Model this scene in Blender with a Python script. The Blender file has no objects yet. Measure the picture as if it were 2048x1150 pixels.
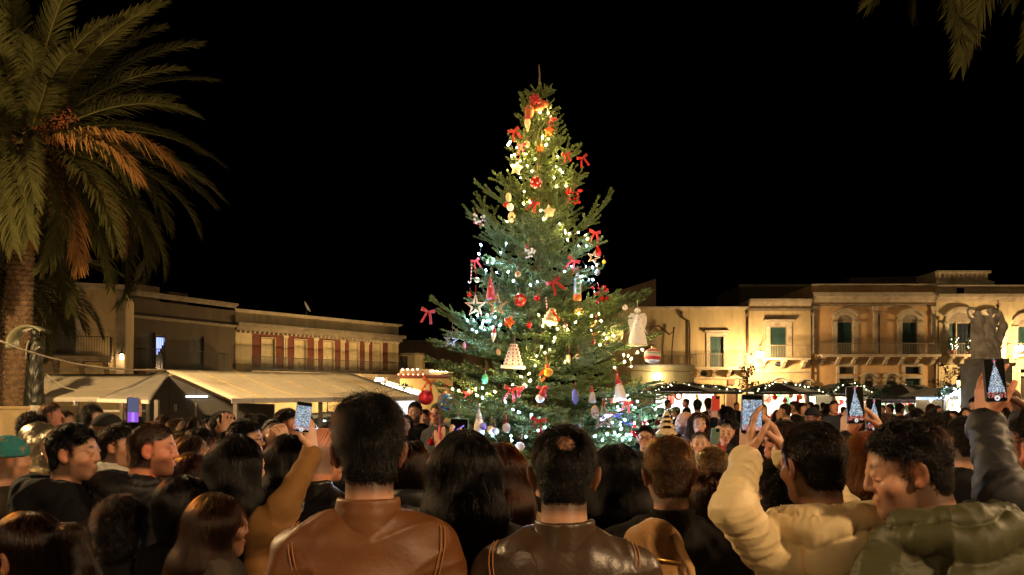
import bpy, math, random
import numpy as np
from mathutils import Vector, Matrix, Euler, noise as mnoise

random.seed(7); RNG = np.random.default_rng(7)
SC = bpy.context.scene
COL = SC.collection
R = math.radians

# ------------------------------------------------------------------ camera, sky, light, exposure
F, HOR, CAMH = 1600.0, 795.0, 1.80          # focal length in photo pixels, horizon row, eye height
cam = bpy.data.cameras.new('camera'); camo = bpy.data.objects.new('camera', cam); COL.objects.link(camo)
camo.location = (0, 0, CAMH); camo.rotation_euler = (R(90), 0, 0)
cam.sensor_width = 36; cam.lens = 36 * F / 2048; cam.shift_y = (HOR - 575) / 2048
cam.clip_start = 0.1; cam.clip_end = 600
cam.dof.use_dof = True; cam.dof.focus_distance = 8.3; cam.dof.aperture_fstop = 16.0
SC.camera = camo

world = bpy.data.worlds.new('World'); SC.world = world; world.use_nodes = True
wn = world.node_tree.nodes; wl = world.node_tree.links
sky = wn.new('ShaderNodeTexSky'); sky.sky_type = 'NISHITA'; sky.sun_disc = False
sky.sun_elevation = R(-6.0); sky.sun_rotation = R(205)
wn['Background'].inputs['Strength'].default_value = 0.05
wl.new(sky.outputs[0], wn['Background'].inputs['Color'])

sun = bpy.data.lights.new('moonlight', 'SUN'); sun.energy = 0.012; sun.angle = R(0.5); sun.color = (1.0, 0.9, 0.8)
suno = bpy.data.objects.new('moonlight', sun); COL.objects.link(suno); suno.rotation_euler = (R(50), 0, R(25))

SC.view_settings.view_transform = 'Standard'; SC.view_settings.look = 'None'
SC.view_settings.exposure = 1.2; SC.view_settings.gamma = 1.0
SC.cycles.use_denoising = True
SC.cycles.max_bounces = 5; SC.cycles.transparent_max_bounces = 8
SC.cycles.sample_clamp_indirect = 4.0
SC.cycles.caustics_reflective = False; SC.cycles.caustics_refractive = False

def W(px, py, d):
    """a photograph pixel at distance d (metres) -> the world point there"""
    return Vector(((px - 1024) / F * d, d, CAMH - (py - HOR) / F * d))

# ------------------------------------------------------------------ materials
MATS = {}
def _n(nt, t, **kw):
    n = nt.nodes.new(t)
    for k, v in kw.items(): setattr(n, k, v)
    return n
def mat(name, col, rough=0.6, metal=0.0, var=0.0, vscale=8.0, bump=0.0, bscale=40.0, sheen=0.0,
        attr=None, trans=0.0, coat=0.0, spec=0.5, stain=None, sscale=1.5, sub=0.0, stretch=None):
    if name in MATS: return MATS[name]
    m = bpy.data.materials.new(name); m.use_nodes = True; nt = m.node_tree
    b = nt.nodes['Principled BSDF']; L = nt.links
    b.inputs['Roughness'].default_value = rough; b.inputs['Metallic'].default_value = metal
    b.inputs['Specular IOR Level'].default_value = spec
    b.inputs['Sheen Weight'].default_value = sheen
    b.inputs['Coat Weight'].default_value = coat
    b.inputs['Transmission Weight'].default_value = trans
    if sub: b.inputs['Subsurface Weight'].default_value = sub; b.inputs['Subsurface Radius'].default_value = (.012, .005, .003)
    c4 = (*col, 1)
    src = None
    if attr:
        a = _n(nt, 'ShaderNodeAttribute', attribute_name=attr); src = a.outputs['Color']
    tc = _n(nt, 'ShaderNodeTexCoord'); co = tc.outputs['Object']
    if stretch:
        mp = _n(nt, 'ShaderNodeMapping'); mp.inputs['Scale'].default_value = stretch
        L.new(co, mp.inputs[0]); co = mp.outputs[0]
    if var or stain:
        if src is None:
            rgb = _n(nt, 'ShaderNodeRGB'); rgb.outputs[0].default_value = c4; src = rgb.outputs[0]
        if var:
            nz = _n(nt, 'ShaderNodeTexNoise'); nz.inputs['Scale'].default_value = vscale; nz.inputs['Detail'].default_value = 5
            L.new(co, nz.inputs['Vector'])
            mr = _n(nt, 'ShaderNodeMapRange'); mr.inputs[1].default_value = .25; mr.inputs[2].default_value = .75
            mr.inputs[3].default_value = 1 - var; mr.inputs[4].default_value = 1 + var
            L.new(nz.outputs['Fac'], mr.inputs[0])
            hs = _n(nt, 'ShaderNodeHueSaturation'); L.new(src, hs.inputs['Color']); L.new(mr.outputs[0], hs.inputs['Value'])
            src = hs.outputs[0]
        if stain:
            nz = _n(nt, 'ShaderNodeTexNoise'); nz.inputs['Scale'].default_value = sscale; nz.inputs['Detail'].default_value = 7
            nz.inputs['Roughness'].default_value = .65
            L.new(co, nz.inputs['Vector'])
            mr = _n(nt, 'ShaderNodeMapRange'); mr.inputs[1].default_value = .5; mr.inputs[2].default_value = .72
            mr.inputs[3].default_value = 0; mr.inputs[4].default_value = .8
            L.new(nz.outputs['Fac'], mr.inputs[0])
            mx = _n(nt, 'ShaderNodeMix', data_type='RGBA'); L.new(mr.outputs[0], mx.inputs['Factor'])
            L.new(src, mx.inputs['A']); mx.inputs['B'].default_value = (*stain, 1); src = mx.outputs['Result']
    if src is not None: L.new(src, b.inputs['Base Color'])
    else: b.inputs['Base Color'].default_value = c4
    if bump:
        nz = _n(nt, 'ShaderNodeTexNoise'); nz.inputs['Scale'].default_value = bscale; nz.inputs['Detail'].default_value = 6
        L.new(co, nz.inputs['Vector'])
        bp = _n(nt, 'ShaderNodeBump'); bp.inputs['Strength'].default_value = bump; bp.inputs['Distance'].default_value = .01
        L.new(nz.outputs['Fac'], bp.inputs['Height']); L.new(bp.outputs[0], b.inputs['Normal'])
    MATS[name] = m
    return m
def emit(name, col, strength, attr=None):
    if name in MATS: return MATS[name]
    m = bpy.data.materials.new(name); m.use_nodes = True; nt = m.node_tree
    b = nt.nodes['Principled BSDF']
    b.inputs['Base Color'].default_value = (.004, .004, .004, 1); b.inputs['Roughness'].default_value = .15; b.inputs['Specular IOR Level'].default_value = .25
    b.inputs['Emission Color'].default_value = (*col, 1); b.inputs['Emission Strength'].default_value = strength
    if attr:
        a = _n(nt, 'ShaderNodeAttribute', attribute_name=attr); nt.links.new(a.outputs['Color'], b.inputs['Emission Color'])
    MATS[name] = m
    return m

# ------------------------------------------------------------------ mesh building
class MB:
    """collects boxes, tubes, lathes and prisms; build() links them as ONE mesh object"""
    def __init__(s): s.v = []; s.f = []; s.sm = []
    def add(s, vs, fs, smooth=False, M=None):
        o = len(s.v)
        s.v += [tuple(M @ Vector(v)) if M else tuple(v) for v in vs]
        s.f += [tuple(i + o for i in f) for f in fs]; s.sm += [smooth] * len(fs); return s
    def box(s, x0, x1, y0, y1, z0, z1, M=None):
        v = [(x, y, z) for z in (z0, z1) for y in (y0, y1) for x in (x0, x1)]
        return s.add(v, [(0, 2, 3, 1), (4, 5, 7, 6), (0, 1, 5, 4), (2, 6, 7, 3), (0, 4, 6, 2), (1, 3, 7, 5)], False, M)
    def tube(s, pts, r, n=8, M=None, caps=True, smooth=True):
        pts = [Vector(p) for p in pts]; k = len(pts)
        rs = r if isinstance(r, (list, tuple)) else [r] * k
        v = []; f = []; up = None
        for i, p in enumerate(pts):
            t = (pts[min(i + 1, k - 1)] - pts[max(i - 1, 0)])
            t = t.normalized() if t.length > 1e-9 else Vector((0, 0, 1))
            if up is None:
                up = Vector((0, 0, 1)) if abs(t.z) < .9 else Vector((1, 0, 0))
            a = t.cross(up).normalized(); b = a.cross(t).normalized(); up = b
            for j in range(n):
                q = 2 * math.pi * j / n
                v.append(p + (a * math.cos(q) + b * math.sin(q)) * rs[i])
        for i in range(k - 1):
            for j in range(n):
                f.append((i * n + j, i * n + (j + 1) % n, (i + 1) * n + (j + 1) % n, (i + 1) * n + j))
        if caps: f += [tuple(range(n))[::-1], tuple(range((k - 1) * n, k * n))]
        return s.add(v, f, smooth, M)
    def lathe(s, prof, n=16, M=None, smooth=True):
        v = []; f = []; k = len(prof)
        for r, z in prof:
            for j in range(n):
                q = 2 * math.pi * j / n; v.append((r * math.cos(q), r * math.sin(q), z))
        for i in range(k - 1):
            for j in range(n):
                f.append((i * n + j, i * n + (j + 1) % n, (i + 1) * n + (j + 1) % n, (i + 1) * n + j))
        if prof[0][0] > 1e-6: f.append(tuple(range(n))[::-1])
        if prof[-1][0] > 1e-6: f.append(tuple(range((k - 1) * n, k * n)))
        return s.add(v, f, smooth, M)
    def ball(s, c, r, n=12, M=None):
        if not isinstance(r, (tuple, list)): r = (r, r, r)
        h = max(4, n // 2)
        T = Matrix.Translation(c) @ Matrix.Diagonal((*r, 1))
        if M: T = M @ T
        return s.lathe([(max(1e-5, math.sin(math.pi * i / h)), -math.cos(math.pi * i / h)) for i in range(h + 1)], n, T)
    def prism(s, poly, y0, y1, M=None):
        """polygon in x,z pushed from y0 to y1"""
        n = len(poly)
        v = [(x, y0, z) for x, z in poly] + [(x, y1, z) for x, z in poly]
        f = [tuple(range(n)), tuple(range(n, 2 * n))[::-1]] + [(i, i + n, (i + 1) % n + n, (i + 1) % n) for i in range(n)]
        return s.add(v, f, False, M)
    def mesh(s, name, m=None):
        me = bpy.data.meshes.new(name); me.from_pydata(s.v, [], s.f)
        me.polygons.foreach_set('use_smooth', s.sm)
        if m: me.materials.append(m)
        me.update(); return me
    def build(s, name, m, parent=None, loc=None): return link(name, s.mesh(name, m), parent, loc)

def link(name, data, parent=None, loc=None):
    o = bpy.data.objects.new(name, data); COL.objects.link(o)
    if parent is not None: o.parent = parent
    if loc is not None: o.location = loc
    return o
def tag(o, label=None, cat=None, group=None, kind=None):
    if label: o['label'] = label
    if cat: o['category'] = cat
    if group: o['group'] = group
    if kind: o['kind'] = kind
    return o
def thing(name, label, cat, loc=(0, 0, 0), rz=0.0, group=None, rot=None, s=1.0):
    o = bpy.data.objects.new(name, None); COL.objects.link(o); o.empty_display_size = .1
    o.location = loc; o.rotation_euler = rot if rot else (0, 0, rz); o.scale = (s, s, s)
    return tag(o, label, cat, group)
def np_mesh(name, V, Q, m, smooth=True):
    me = bpy.data.meshes.new(name)
    k = Q.shape[1]
    me.vertices.add(len(V)); me.vertices.foreach_set('co', np.ascontiguousarray(V, dtype=np.float32).ravel())
    me.loops.add(Q.size); me.loops.foreach_set('vertex_index', np.ascontiguousarray(Q, dtype=np.int32).ravel())
    me.polygons.add(len(Q)); me.polygons.foreach_set('loop_start', np.arange(0, Q.size, k, dtype=np.int32))
    me.polygons.foreach_set('use_smooth', np.full(len(Q), smooth))
    if m: me.materials.append(m)
    me.update(calc_edges=True); me.validate(); return me
def set_color(me, C, name='tint'):
    a = me.color_attributes.new(name, 'FLOAT_COLOR', 'POINT')
    C4 = np.ones((len(C), 4), np.float32); C4[:, :3] = C
    a.data.foreach_set('color', C4.ravel())

# ------------------------------------------------------------------ smooth implicit bodies -> one continuous mesh
def smin(a, b, k):
    h = np.clip(.5 + .5 * (b - a) / k, 0, 1)
    return b * (1 - h) + a * h - k * h * (1 - h)
class Sdf:
    def __init__(s): s.p = []; s.M = Matrix.Identity(4)
    def _pt(s, c): return np.array(s.M @ Vector(c))
    def E(s, c, r, k=.02, rot=None, sub=False):
        Rm = s.M.to_3x3() @ (Euler(rot).to_matrix() if rot else Matrix.Identity(3))
        s.p.append(('e', s._pt(c), np.array(r if not np.isscalar(r) else (r, r, r), float), np.array(Rm), k, sub)); return s
    def C(s, a, b, ra, rb, k=.02, puff=None, sub=False):
        s.p.append(('c', s._pt(a), s._pt(b), ra, rb, k, sub, puff)); return s
    def one(s, q, P):
        if q[0] == 'e':
            _, c, r, Rm, k, sub = q
            D = (P - c) @ Rm
            k0 = np.sqrt(((D / r) ** 2).sum(-1)) + 1e-9; k1 = np.sqrt(((D / r ** 2) ** 2).sum(-1)) + 1e-9
            return k0 * (k0 - 1) / k1
        _, a, b, ra, rb, k, sub, puff = q
        ba = b - a; L2 = (ba * ba).sum() + 1e-12; D = P - a
        t = np.clip((D @ ba) / L2, 0, 1)
        d = np.sqrt(((D - t[..., None] * ba) ** 2).sum(-1)) - (ra + (rb - ra) * t)
        if puff:
            L = math.sqrt(L2); d = d - puff[0] * (np.abs(np.sin(math.pi * t * L / puff[1])) ** .6 - .6)
        return d
    def ext(s, q):
        if q[0] == 'e':
            h = np.sqrt(((q[3] * q[2][None, :]) ** 2).sum(1)); return q[1] - h, q[1] + h
        r = max(q[3], q[4]) + (q[7][0] if q[7] else 0)
        return np.minimum(q[1], q[2]) - r, np.maximum(q[1], q[2]) + r
    def val(s, P):
        d = np.full(P.shape[:-1], 10.0)
        for q in s.p:
            e = s.one(q, P); k = q[4] if q[0] == 'e' else q[5]; sub = q[5] if q[0] == 'e' else q[6]
            d = -smin(-d, e, k) if sub else smin(e, d, k)
        return d
    def grad(s, P, h=.003):
        g = np.stack([s.val(P + np.eye(3)[i] * h) - s.val(P - np.eye(3)[i] * h) for i in range(3)], -1)
        return g / (np.linalg.norm(g, axis=-1, keepdims=True) + 1e-9)
    def mesh(s, name, m, res=.01, zfine=-9, coarse=3.0, keep=None, fold=None):
        ex = [s.ext(q) for q in s.p if not (q[5] if q[0] == 'e' else q[6])]
        lo = np.min([e[0] for e in ex], 0) - 2.2 * res; hi = np.max([e[1] for e in ex], 0) + 2.2 * res
        xs = np.arange(lo[0], hi[0] + res, res); ys = np.arange(lo[1], hi[1] + res, res)
        z0 = max(lo[2], min(zfine, hi[2]))
        zs = np.arange(z0, hi[2] + res, res)
        if z0 > lo[2] + 1e-6: zs = np.concatenate([np.arange(z0 - res * coarse, lo[2] - res * coarse * 1.5, -res * coarse)[::-1], zs])
        G = np.full((len(xs), len(ys), len(zs)), 1.0, np.float32)
        for q in s.p:
            a, b = s.ext(q); k = q[4] if q[0] == 'e' else q[5]; sub = q[5] if q[0] == 'e' else q[6]
            pad = k + res * (2.5 if q[0] == 'e' else 2) + .004
            i0, i1 = np.searchsorted(xs, a[0] - pad), np.searchsorted(xs, b[0] + pad)
            j0, j1 = np.searchsorted(ys, a[1] - pad), np.searchsorted(ys, b[1] + pad)
            zp = pad + (res * coarse if a[2] < z0 else 0)
            k0, k1 = np.searchsorted(zs, a[2] - zp), np.searchsorted(zs, b[2] + zp)
            if i1 <= i0 or j1 <= j0 or k1 <= k0: continue
            P = np.stack(np.meshgrid(xs[i0:i1], ys[j0:j1], zs[k0:k1], indexing='ij'), -1)
            e = s.one(q, P); V = G[i0:i1, j0:j1, k0:k1]
            G[i0:i1, j0:j1, k0:k1] = -smin(-V, e, k) if sub else smin(e, V, k)
        if keep is not None:
            P = np.stack(np.meshgrid(xs, ys, zs, indexing='ij'), -1); G = np.maximum(G, keep(P)).astype(np.float32)
        V, Q = surfnet(G, xs, ys, zs)
        if fold is not None and len(V):
            V = fold(V, s)
        return np_mesh(name, V, Q, m)
def surfnet(G, xs, ys, zs):
    S = G < 0
    nx, ny, nz = [n - 1 for n in G.shape]
    cnt = np.zeros((nx, ny, nz), np.int8)
    for a in (0, 1):
        for b in (0, 1):
            for c in (0, 1): cnt += S[a:a + nx, b:b + ny, c:c + nz]
    act = (cnt > 0) & (cnt < 8)
    I = np.argwhere(act); idx = np.full((nx, ny, nz), -1, np.int64); idx[act] = np.arange(len(I))
    acc = np.zeros((len(I), 3)); n = np.zeros(len(I))
    X = [xs, ys, zs]
    cor = [(a, b, c) for a in (0, 1) for b in (0, 1) for c in (0, 1)]
    for p in range(8):
        for q in range(p + 1, 8):
            df = [u != v for u, v in zip(cor[p], cor[q])]
            if sum(df) != 1: continue
            ip = I + cor[p]; iq = I + cor[q]
            g0 = G[ip[:, 0], ip[:, 1], ip[:, 2]]; g1 = G[iq[:, 0], iq[:, 1], iq[:, 2]]
            m = (g0 < 0) != (g1 < 0)
            t = np.where(m, g0 / np.where(m, g0 - g1, 1), 0)[:, None]
            pp = np.stack([X[i][ip[:, i]] for i in range(3)], -1); pq = np.stack([X[i][iq[:, i]] for i in range(3)], -1)
            acc += np.where(m[:, None], pp + (pq - pp) * t, 0); n += m
    V = acc / np.maximum(n, 1)[:, None]
    Q = []
    for ax in range(3):
        sl = [slice(1, -1)] * 3; sl[ax] = slice(0, -1); s2 = list(sl); s2[ax] = slice(1, None)
        A = S[tuple(sl)]; B = S[tuple(s2)]
        E = np.argwhere(A != B)
        if not len(E): continue
        u, v = (ax + 1) % 3, (ax + 2) % 3
        base = E.copy(); off = np.array([1, 1, 1]); off[ax] = 0; base = base + off
        def at(du, dv):
            k = base.copy(); k[:, u] += du; k[:, v] += dv
            return idx[k[:, 0], k[:, 1], k[:, 2]]
        q = np.stack([at(-1, -1), at(0, -1), at(0, 0), at(-1, 0)], -1)
        flip = ~A[E[:, 0], E[:, 1], E[:, 2]]
        q[flip] = q[flip][:, ::-1]
        Q.append(q)
    Q = np.concatenate(Q) if Q else np.zeros((0, 4), int)
    return V, Q[(Q >= 0).all(1)]
def waves(V, seed, freq, n=5):
    r = np.random.default_rng(seed); o = np.zeros(len(V))
    for i in range(n):
        k = r.normal(size=3) * freq * (1 + .6 * i); o += np.sin(V @ k + r.uniform(0, 6.3) + .9 * np.sin(V @ (r.normal(size=3) * freq * .7))) / (1 + .7 * i)
    return o / 1.6
def ridges(V, seed, freq): return 1 - 2 * np.sqrt(np.abs(waves(V, seed, freq, 4)) + 1e-4)


# ------------------------------------------------------------------ the fir tree on the square
TD = 8.6; TX = (1078 - 1024) / F * TD
PROFILE = [(128, 2), (185, 14), (235, 31), (300, 46), (350, 62), (400, 84), (450, 110), (500, 120), (550, 128), (600, 143), (650, 160), (700, 180), (770, 206), (850, 222), (900, 220), (945, 210)]
def tree_r(py): return float(np.interp(py, [p[0] for p in PROFILE], [p[1] for p in PROFILE])) / F * TD
def py_of(z): return HOR - (z - CAMH) / TD * F
fir_bark = mat('fir_bark', (.16, .11, .06), .9, var=.35, vscale=25, bump=.6, bscale=60)
fir_tree = thing('fir_tree', 'tall decorated fir tree with long drooping branches in the middle of the square', 'tree', (TX, TD, 0))
needle_m = mat('fir_needles', (1, 1, 1), .55, attr='tint', spec=.35)
def branch_mesh(L, seed):
    r = random.Random(seed); rg = np.random.default_rng(seed)
    segs = []   # shoots: (points, radius)
    def shoot(p, d, l, level):
        n = max(3, int(l / .07) + 1); pts = [p]; dd = d.copy()
        for i in range(n):
            dd = (dd + Vector((r.uniform(-.05, .05), r.uniform(-.05, .05), .03 if level else .02))).normalized()
            p = p + dd * (l / n); pts.append(p)
        segs.append((pts, level))
        return pts
    main = shoot(Vector((0, 0, 0)), Vector((1, 0, 0)), L, 0)
    nlat = max(3, int(L / .105))
    for i in range(nlat):
        t = .16 + .80 * i / nlat
        k = t * (len(main) - 1); a = int(k); p = main[a].lerp(main[min(a + 1, len(main) - 1)], k - a)
        for q in (-1, 1):
            l2 = (.16 + .42 * L * (1 - t)) * r.uniform(.65, 1.15)
            l2 = min(l2, .55)
            ang = R(r.uniform(42, 62)) * q
            d = Vector((math.cos(ang), math.sin(ang), r.uniform(-.05, .28)))
            lat = shoot(p, d, l2, 1)
            m = int(l2 / .14)
            for j in range(m):
                tt = .25 + .7 * j / max(1, m); kk = tt * (len(lat) - 1); aa = int(kk); pp = lat[aa].lerp(lat[min(aa + 1, len(lat) - 1)], kk - aa)
                q2 = 1 if j % 2 else -1
                an2 = ang + q2 * R(r.uniform(38, 58))
                shoot(pp, Vector((math.cos(an2), math.sin(an2), r.uniform(-.1, .3))), r.uniform(.06, .15) * (1.15 - .5 * tt), 2)
    V = []; Q = []; C = []
    for pts, lv in segs:
        for a, b in zip(pts[:-1], pts[1:]):
            a, b = np.array(a), np.array(b); ln = np.linalg.norm(b - a)
            if ln < 1e-5: continue
            t = (b - a) / ln; up = np.array([0, 0, 1.]); s = np.cross(t, up); s /= np.linalg.norm(s) + 1e-9; u = np.cross(s, t)
            w = .005 if lv == 0 else .003
            o = len(V)
            V += [a - s * w, a + s * w, b + s * w, b - s * w, a + u * w, b + u * w]; Q += [(o, o + 1, o + 2, o + 3), (o, o + 4, o + 5, o + 3), (o + 1, o + 4, o + 5, o + 2)]; C += [(.11, .075, .04)] * 6
            n = int(ln * 620)
            for _ in range(n):
                f = rg.random(); ph = rg.uniform(-2.4, 2.4); out = s * math.sin(ph) + u * math.cos(ph)
                p = a + (b - a) * f; nl = rg.uniform(.014, .022)
                d = out * rg.uniform(.75, 1.0) + t * rg.uniform(.45, .9); d /= np.linalg.norm(d)
                wv = np.cross(d, rg.normal(size=3)); wv /= np.linalg.norm(wv) + 1e-9; wv *= .0030
                o = len(V); V += [p - wv, p + wv, p + d * nl + wv * .7, p + d * nl - wv * .7]; Q.append((o, o + 1, o + 2, o + 3))
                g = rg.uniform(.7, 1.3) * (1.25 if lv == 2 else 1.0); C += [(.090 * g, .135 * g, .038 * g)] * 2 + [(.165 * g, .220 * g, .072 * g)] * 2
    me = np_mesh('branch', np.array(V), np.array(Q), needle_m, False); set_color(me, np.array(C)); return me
BR = {}
for li, L in enumerate((.22, .42, .68, .98, 1.28)):
    BR[L] = [branch_mesh(L, 100 + li * 10 + i) for i in range(3)]
tk = MB()
zt_ = CAMH + (HOR - 130) / F * TD
tk.tube([(0, 0, 0), (.01, 0, 1.2), (-.01, .01, 2.4), (.005, 0, 3.6), (0, 0, 4.6), (.0, 0, zt_ - .33), (.008, 0, zt_ - .1), (0, 0, zt_)], [.085, .075, .06, .042, .024, .012, .008, .004], 10)
tk.build('trunk', fir_bark, fir_tree)
rb = random.Random(11); nbr = 0
z = .16; k = 0; az0 = 0
while z < zt_ - .32:
    t = z / zt_; py = py_of(z); rad = tree_r(py)
    nb = 10 if t < .3 else (9 if t < .5 else (6 if t < .72 else 4))
    for j in range(nb):
        az = az0 + 2 * math.pi * (j + rb.uniform(-.25, .25)) / nb
        elev = np.interp(t, [0, .2, .45, .7, .9, 1], [-20, -10, 6, 24, 42, 55]) + rb.uniform(-8, 8)
        ln = max(.12, rad * rb.uniform(.68, 1.22)) / max(.55, math.cos(R(elev)))
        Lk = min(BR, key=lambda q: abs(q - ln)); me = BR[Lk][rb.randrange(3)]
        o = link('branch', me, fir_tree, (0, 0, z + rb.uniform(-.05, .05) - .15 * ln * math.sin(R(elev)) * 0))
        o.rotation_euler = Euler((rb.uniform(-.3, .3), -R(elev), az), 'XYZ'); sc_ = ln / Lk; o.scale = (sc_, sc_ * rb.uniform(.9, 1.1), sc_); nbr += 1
    az0 += 2.4; k += 1
    z += np.interp(t, [0, .5, 1], [.165, .165, .165])
# the long single branches that stick out of the outline
for (px0, py0, px1, py1, dy) in [(1140, 640, 1316, 596, -.1), (1160, 650, 1300, 612, .15), (1000, 690, 846, 614, -.1), (1010, 700, 868, 640, .1), (1150, 470, 1226, 404, 0), (1020, 490, 922, 432, -.1),
                             (1040, 770, 842, 742, 0), (1160, 720, 1330, 690, -.2), (1150, 790, 1342, 818, 0), (1010, 850, 880, 838, -.3), (1020, 800, 862, 790, -.4), (1130, 800, 1300, 850, -.35), (1150, 860, 1330, 880, -.4), (1000, 470, 950, 400, .1), (1120, 330, 1160, 305, 0), (1110, 380, 1172, 352, -.1)]:
    a = W(px0, py0, TD); b = W(px1, py1, TD + dy); dv = b - a; ln = dv.length
    Lk = min(BR, key=lambda q: abs(q - ln)); o = link('branch', BR[Lk][rb.randrange(3)], fir_tree, a - Vector((TX, TD, 0)))
    o.rotation_euler = dv.to_track_quat('X', 'Z').to_euler(); o.scale = (ln / Lk,) * 3; nbr += 1

# ------------------------------------------------------------------ what hangs on the tree
def on_tree(px, py, out=.06):
    """the point of the tree's front surface seen at a photograph pixel"""
    r = tree_r(py); dx = (px - 1078) / F * TD
    dep = max(.22, math.sqrt(max(r * r - dx * dx, .0)) * .95) if abs(dx) < r else .22
    d = TD - dep - out
    return W(px, py, d)
red_cloth = mat('red_ribbon', (.42, .010, .008), .5, var=.2, sheen=.3)
red_gl = mat('red_glitter', (.5, .008, .012), .25, metal=.5, bump=.9, bscale=300, var=.5, vscale=250)
red_ball = mat('red_bauble', (.55, .02, .01), .2, coat=.5)
orange = mat('orange_felt', (.75, .13, .012), .7, var=.15)
wood_lt = mat('pale_wood', (.68, .44, .22), .65, var=.2, vscale=12, stretch=(1, 1, 8))
wood_gr = mat('grey_wood', (.42, .38, .36), .65, var=.2, vscale=12)
white_p = mat('white_paint', (.78, .76, .72), .5, var=.06)
cream = mat('cream_felt', (.75, .64, .36), .85, var=.1)
gold = mat('gold_paint', (.8, .48, .12), .3, metal=.7)
silver = mat('silver_foil', (.7, .72, .76), .2, metal=.8)
green_g = mat('green_paint', (.05, .3, .12), .3)
blue_p = mat('blue_felt', (.03, .09, .16), .6, var=.2)
clearish = mat('clear_plastic', (.8, .85, .9), .1, trans=.8)
yellow = mat('yellow_felt', (.8, .38, .02), .7)
straw = mat('straw_beard', (.72, .58, .34), .9, var=.3, vscale=60, stretch=(8, 8, 1))
def hang(name, label, px, py, cat='ornament', rz=0, out=.06, cord=.06, s=1.0, rx=0, ry=0, group=None):
    p = on_tree(px, py, out * .6); t = thing(name, label, cat, p, 0, group, rot=(rx + random.uniform(-.12, .12), ry + random.uniform(-.13, .13), rz + random.uniform(-.35, .35)), s=s)
    return t
def cordup(t, z0, ln=.09, m=None):
    b = MB(); b.tube([(0, 0, z0), (.004, .01, z0 + ln * .5), (0, .03, z0 + ln)], .002, 5); b.build('cord', m or red_cloth, t)
def strip(b, pts, w, th=.003):
    """a ribbon: points in 3-D with a width across y"""
    for i, (a, c) in enumerate(zip(pts[:-1], pts[1:])):
        a, c = Vector(a), Vector(c); d = (c - a).normalized(); y, y2 = w[i], w[i + 1]; n = d.cross(y).normalized() * th * .5
        b.add([a - y - n, a + y - n, c + y2 - n, c - y2 - n, a - y + n, a + y + n, c + y2 + n, c - y2 + n], [(0, 1, 2, 3), (7, 6, 5, 4), (0, 4, 5, 1), (3, 2, 6, 7), (0, 3, 7, 4), (1, 5, 6, 2)])
def bow(label, px, py, s=1.0, rot=0.0, tails=2, m=None):
    t = hang('ribbon_bow', label, px, py, 'bow', s=s * .86, ry=rot, rz=random.uniform(-.4, .4))
    m = m or red_cloth
    for q in (-1, 1):
        b = MB(); pts = [(q * .070 * (1 - math.cos(a)) * .5, -.016 * math.sin(a), .022 * (1 - math.cos(a)) * .5) for a in np.linspace(0, 2 * math.pi, 13)]
        strip(b, pts, [Vector((-.004 * q, 0, .008 + .012 * (1 - math.cos(a)) * .5)) for a in np.linspace(0, 2 * math.pi, 13)]); b.build('loop', m, t)
    for q in (-1, 1)[:tails]:
        b = MB(); pts = [(q * (.012 + .04 * u), -.004 - .012 * math.sin(u * 5), -.115 * u) for u in np.linspace(0, 1, 7)]
        # tails show their flat side
        for a, c in zip(pts[:-1], pts[1:]):
            a, c = Vector(a), Vector(c); x = Vector((.013, 0, .004))
            b.add([a - x, a + x, c + x, c - x, a - x + Vector((0, .003, 0)), a + x + Vector((0, .003, 0)), c + x + Vector((0, .003, 0)), c - x + Vector((0, .003, 0))], [(0, 1, 2, 3), (7, 6, 5, 4), (0, 3, 7, 4), (1, 5, 6, 2)])
        b.build('tail', m, t)
    b = MB(); b.ball((0, 0, 0), (.016, .018, .014), 8); b.build('knot', m, t)
    return t
for (lb, px, py, s, ro) in [
    ('small red bow at the right of the treetop, just under the orange mesh bow', 1106, 238, .75, .5),
    ('red bow with long tails on the upper left twig below the treetop', 1028, 262, 1.0, -.3),
    ('red bow beside the pale round ornament high on the tree', 1043, 292, .9, .2),
    ('red bow on a twig tip at the upper right edge of the tree', 1165, 316, .95, -.2),
    ('red bow hanging left of the white star cushion on the right', 1068, 406, .9, .4),
    ('red bow on the outer right branch with white ribbon end', 1190, 466, 1.0, .0),
    ('red bow at the left edge above the candy cane', 951, 522, .8, -.3),
    ('big red bow with one curling tail on the right half, above the bottle', 1147, 522, 1.1, .5),
    ('bright red bow in the middle of the tree with long slanting tail', 1108, 564, 1.25, -.45),
    ('red bow above the red squirrel on the left side', 1022, 779, 1.1, .2),
    ('red bow hanging low in the centre over the white santa cap ball', 1085, 778, .9, .0),
    ('red bow low in front of the bald spot man', 1076, 842, 1.25, .2),
    ('red bow on the lower right branch beside cool white bulbs', 1254, 806, .95, .1),
    ('small red bow on the dark left interior below the grey star', 935, 786, .8, .1),
    ('small red bow on the upper right branch under the orange star', 1133, 309, .8, -.2)]:
    bow(lb, px, py, s, ro)
bow('red satin ribbon hanging from the tip of the longest left branch', 856, 624, 1.2, .1)
bow('orange red ribbon knot on the lowest left branch beside the awning', 858, 763, 1.2, .15, m=orange)

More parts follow.
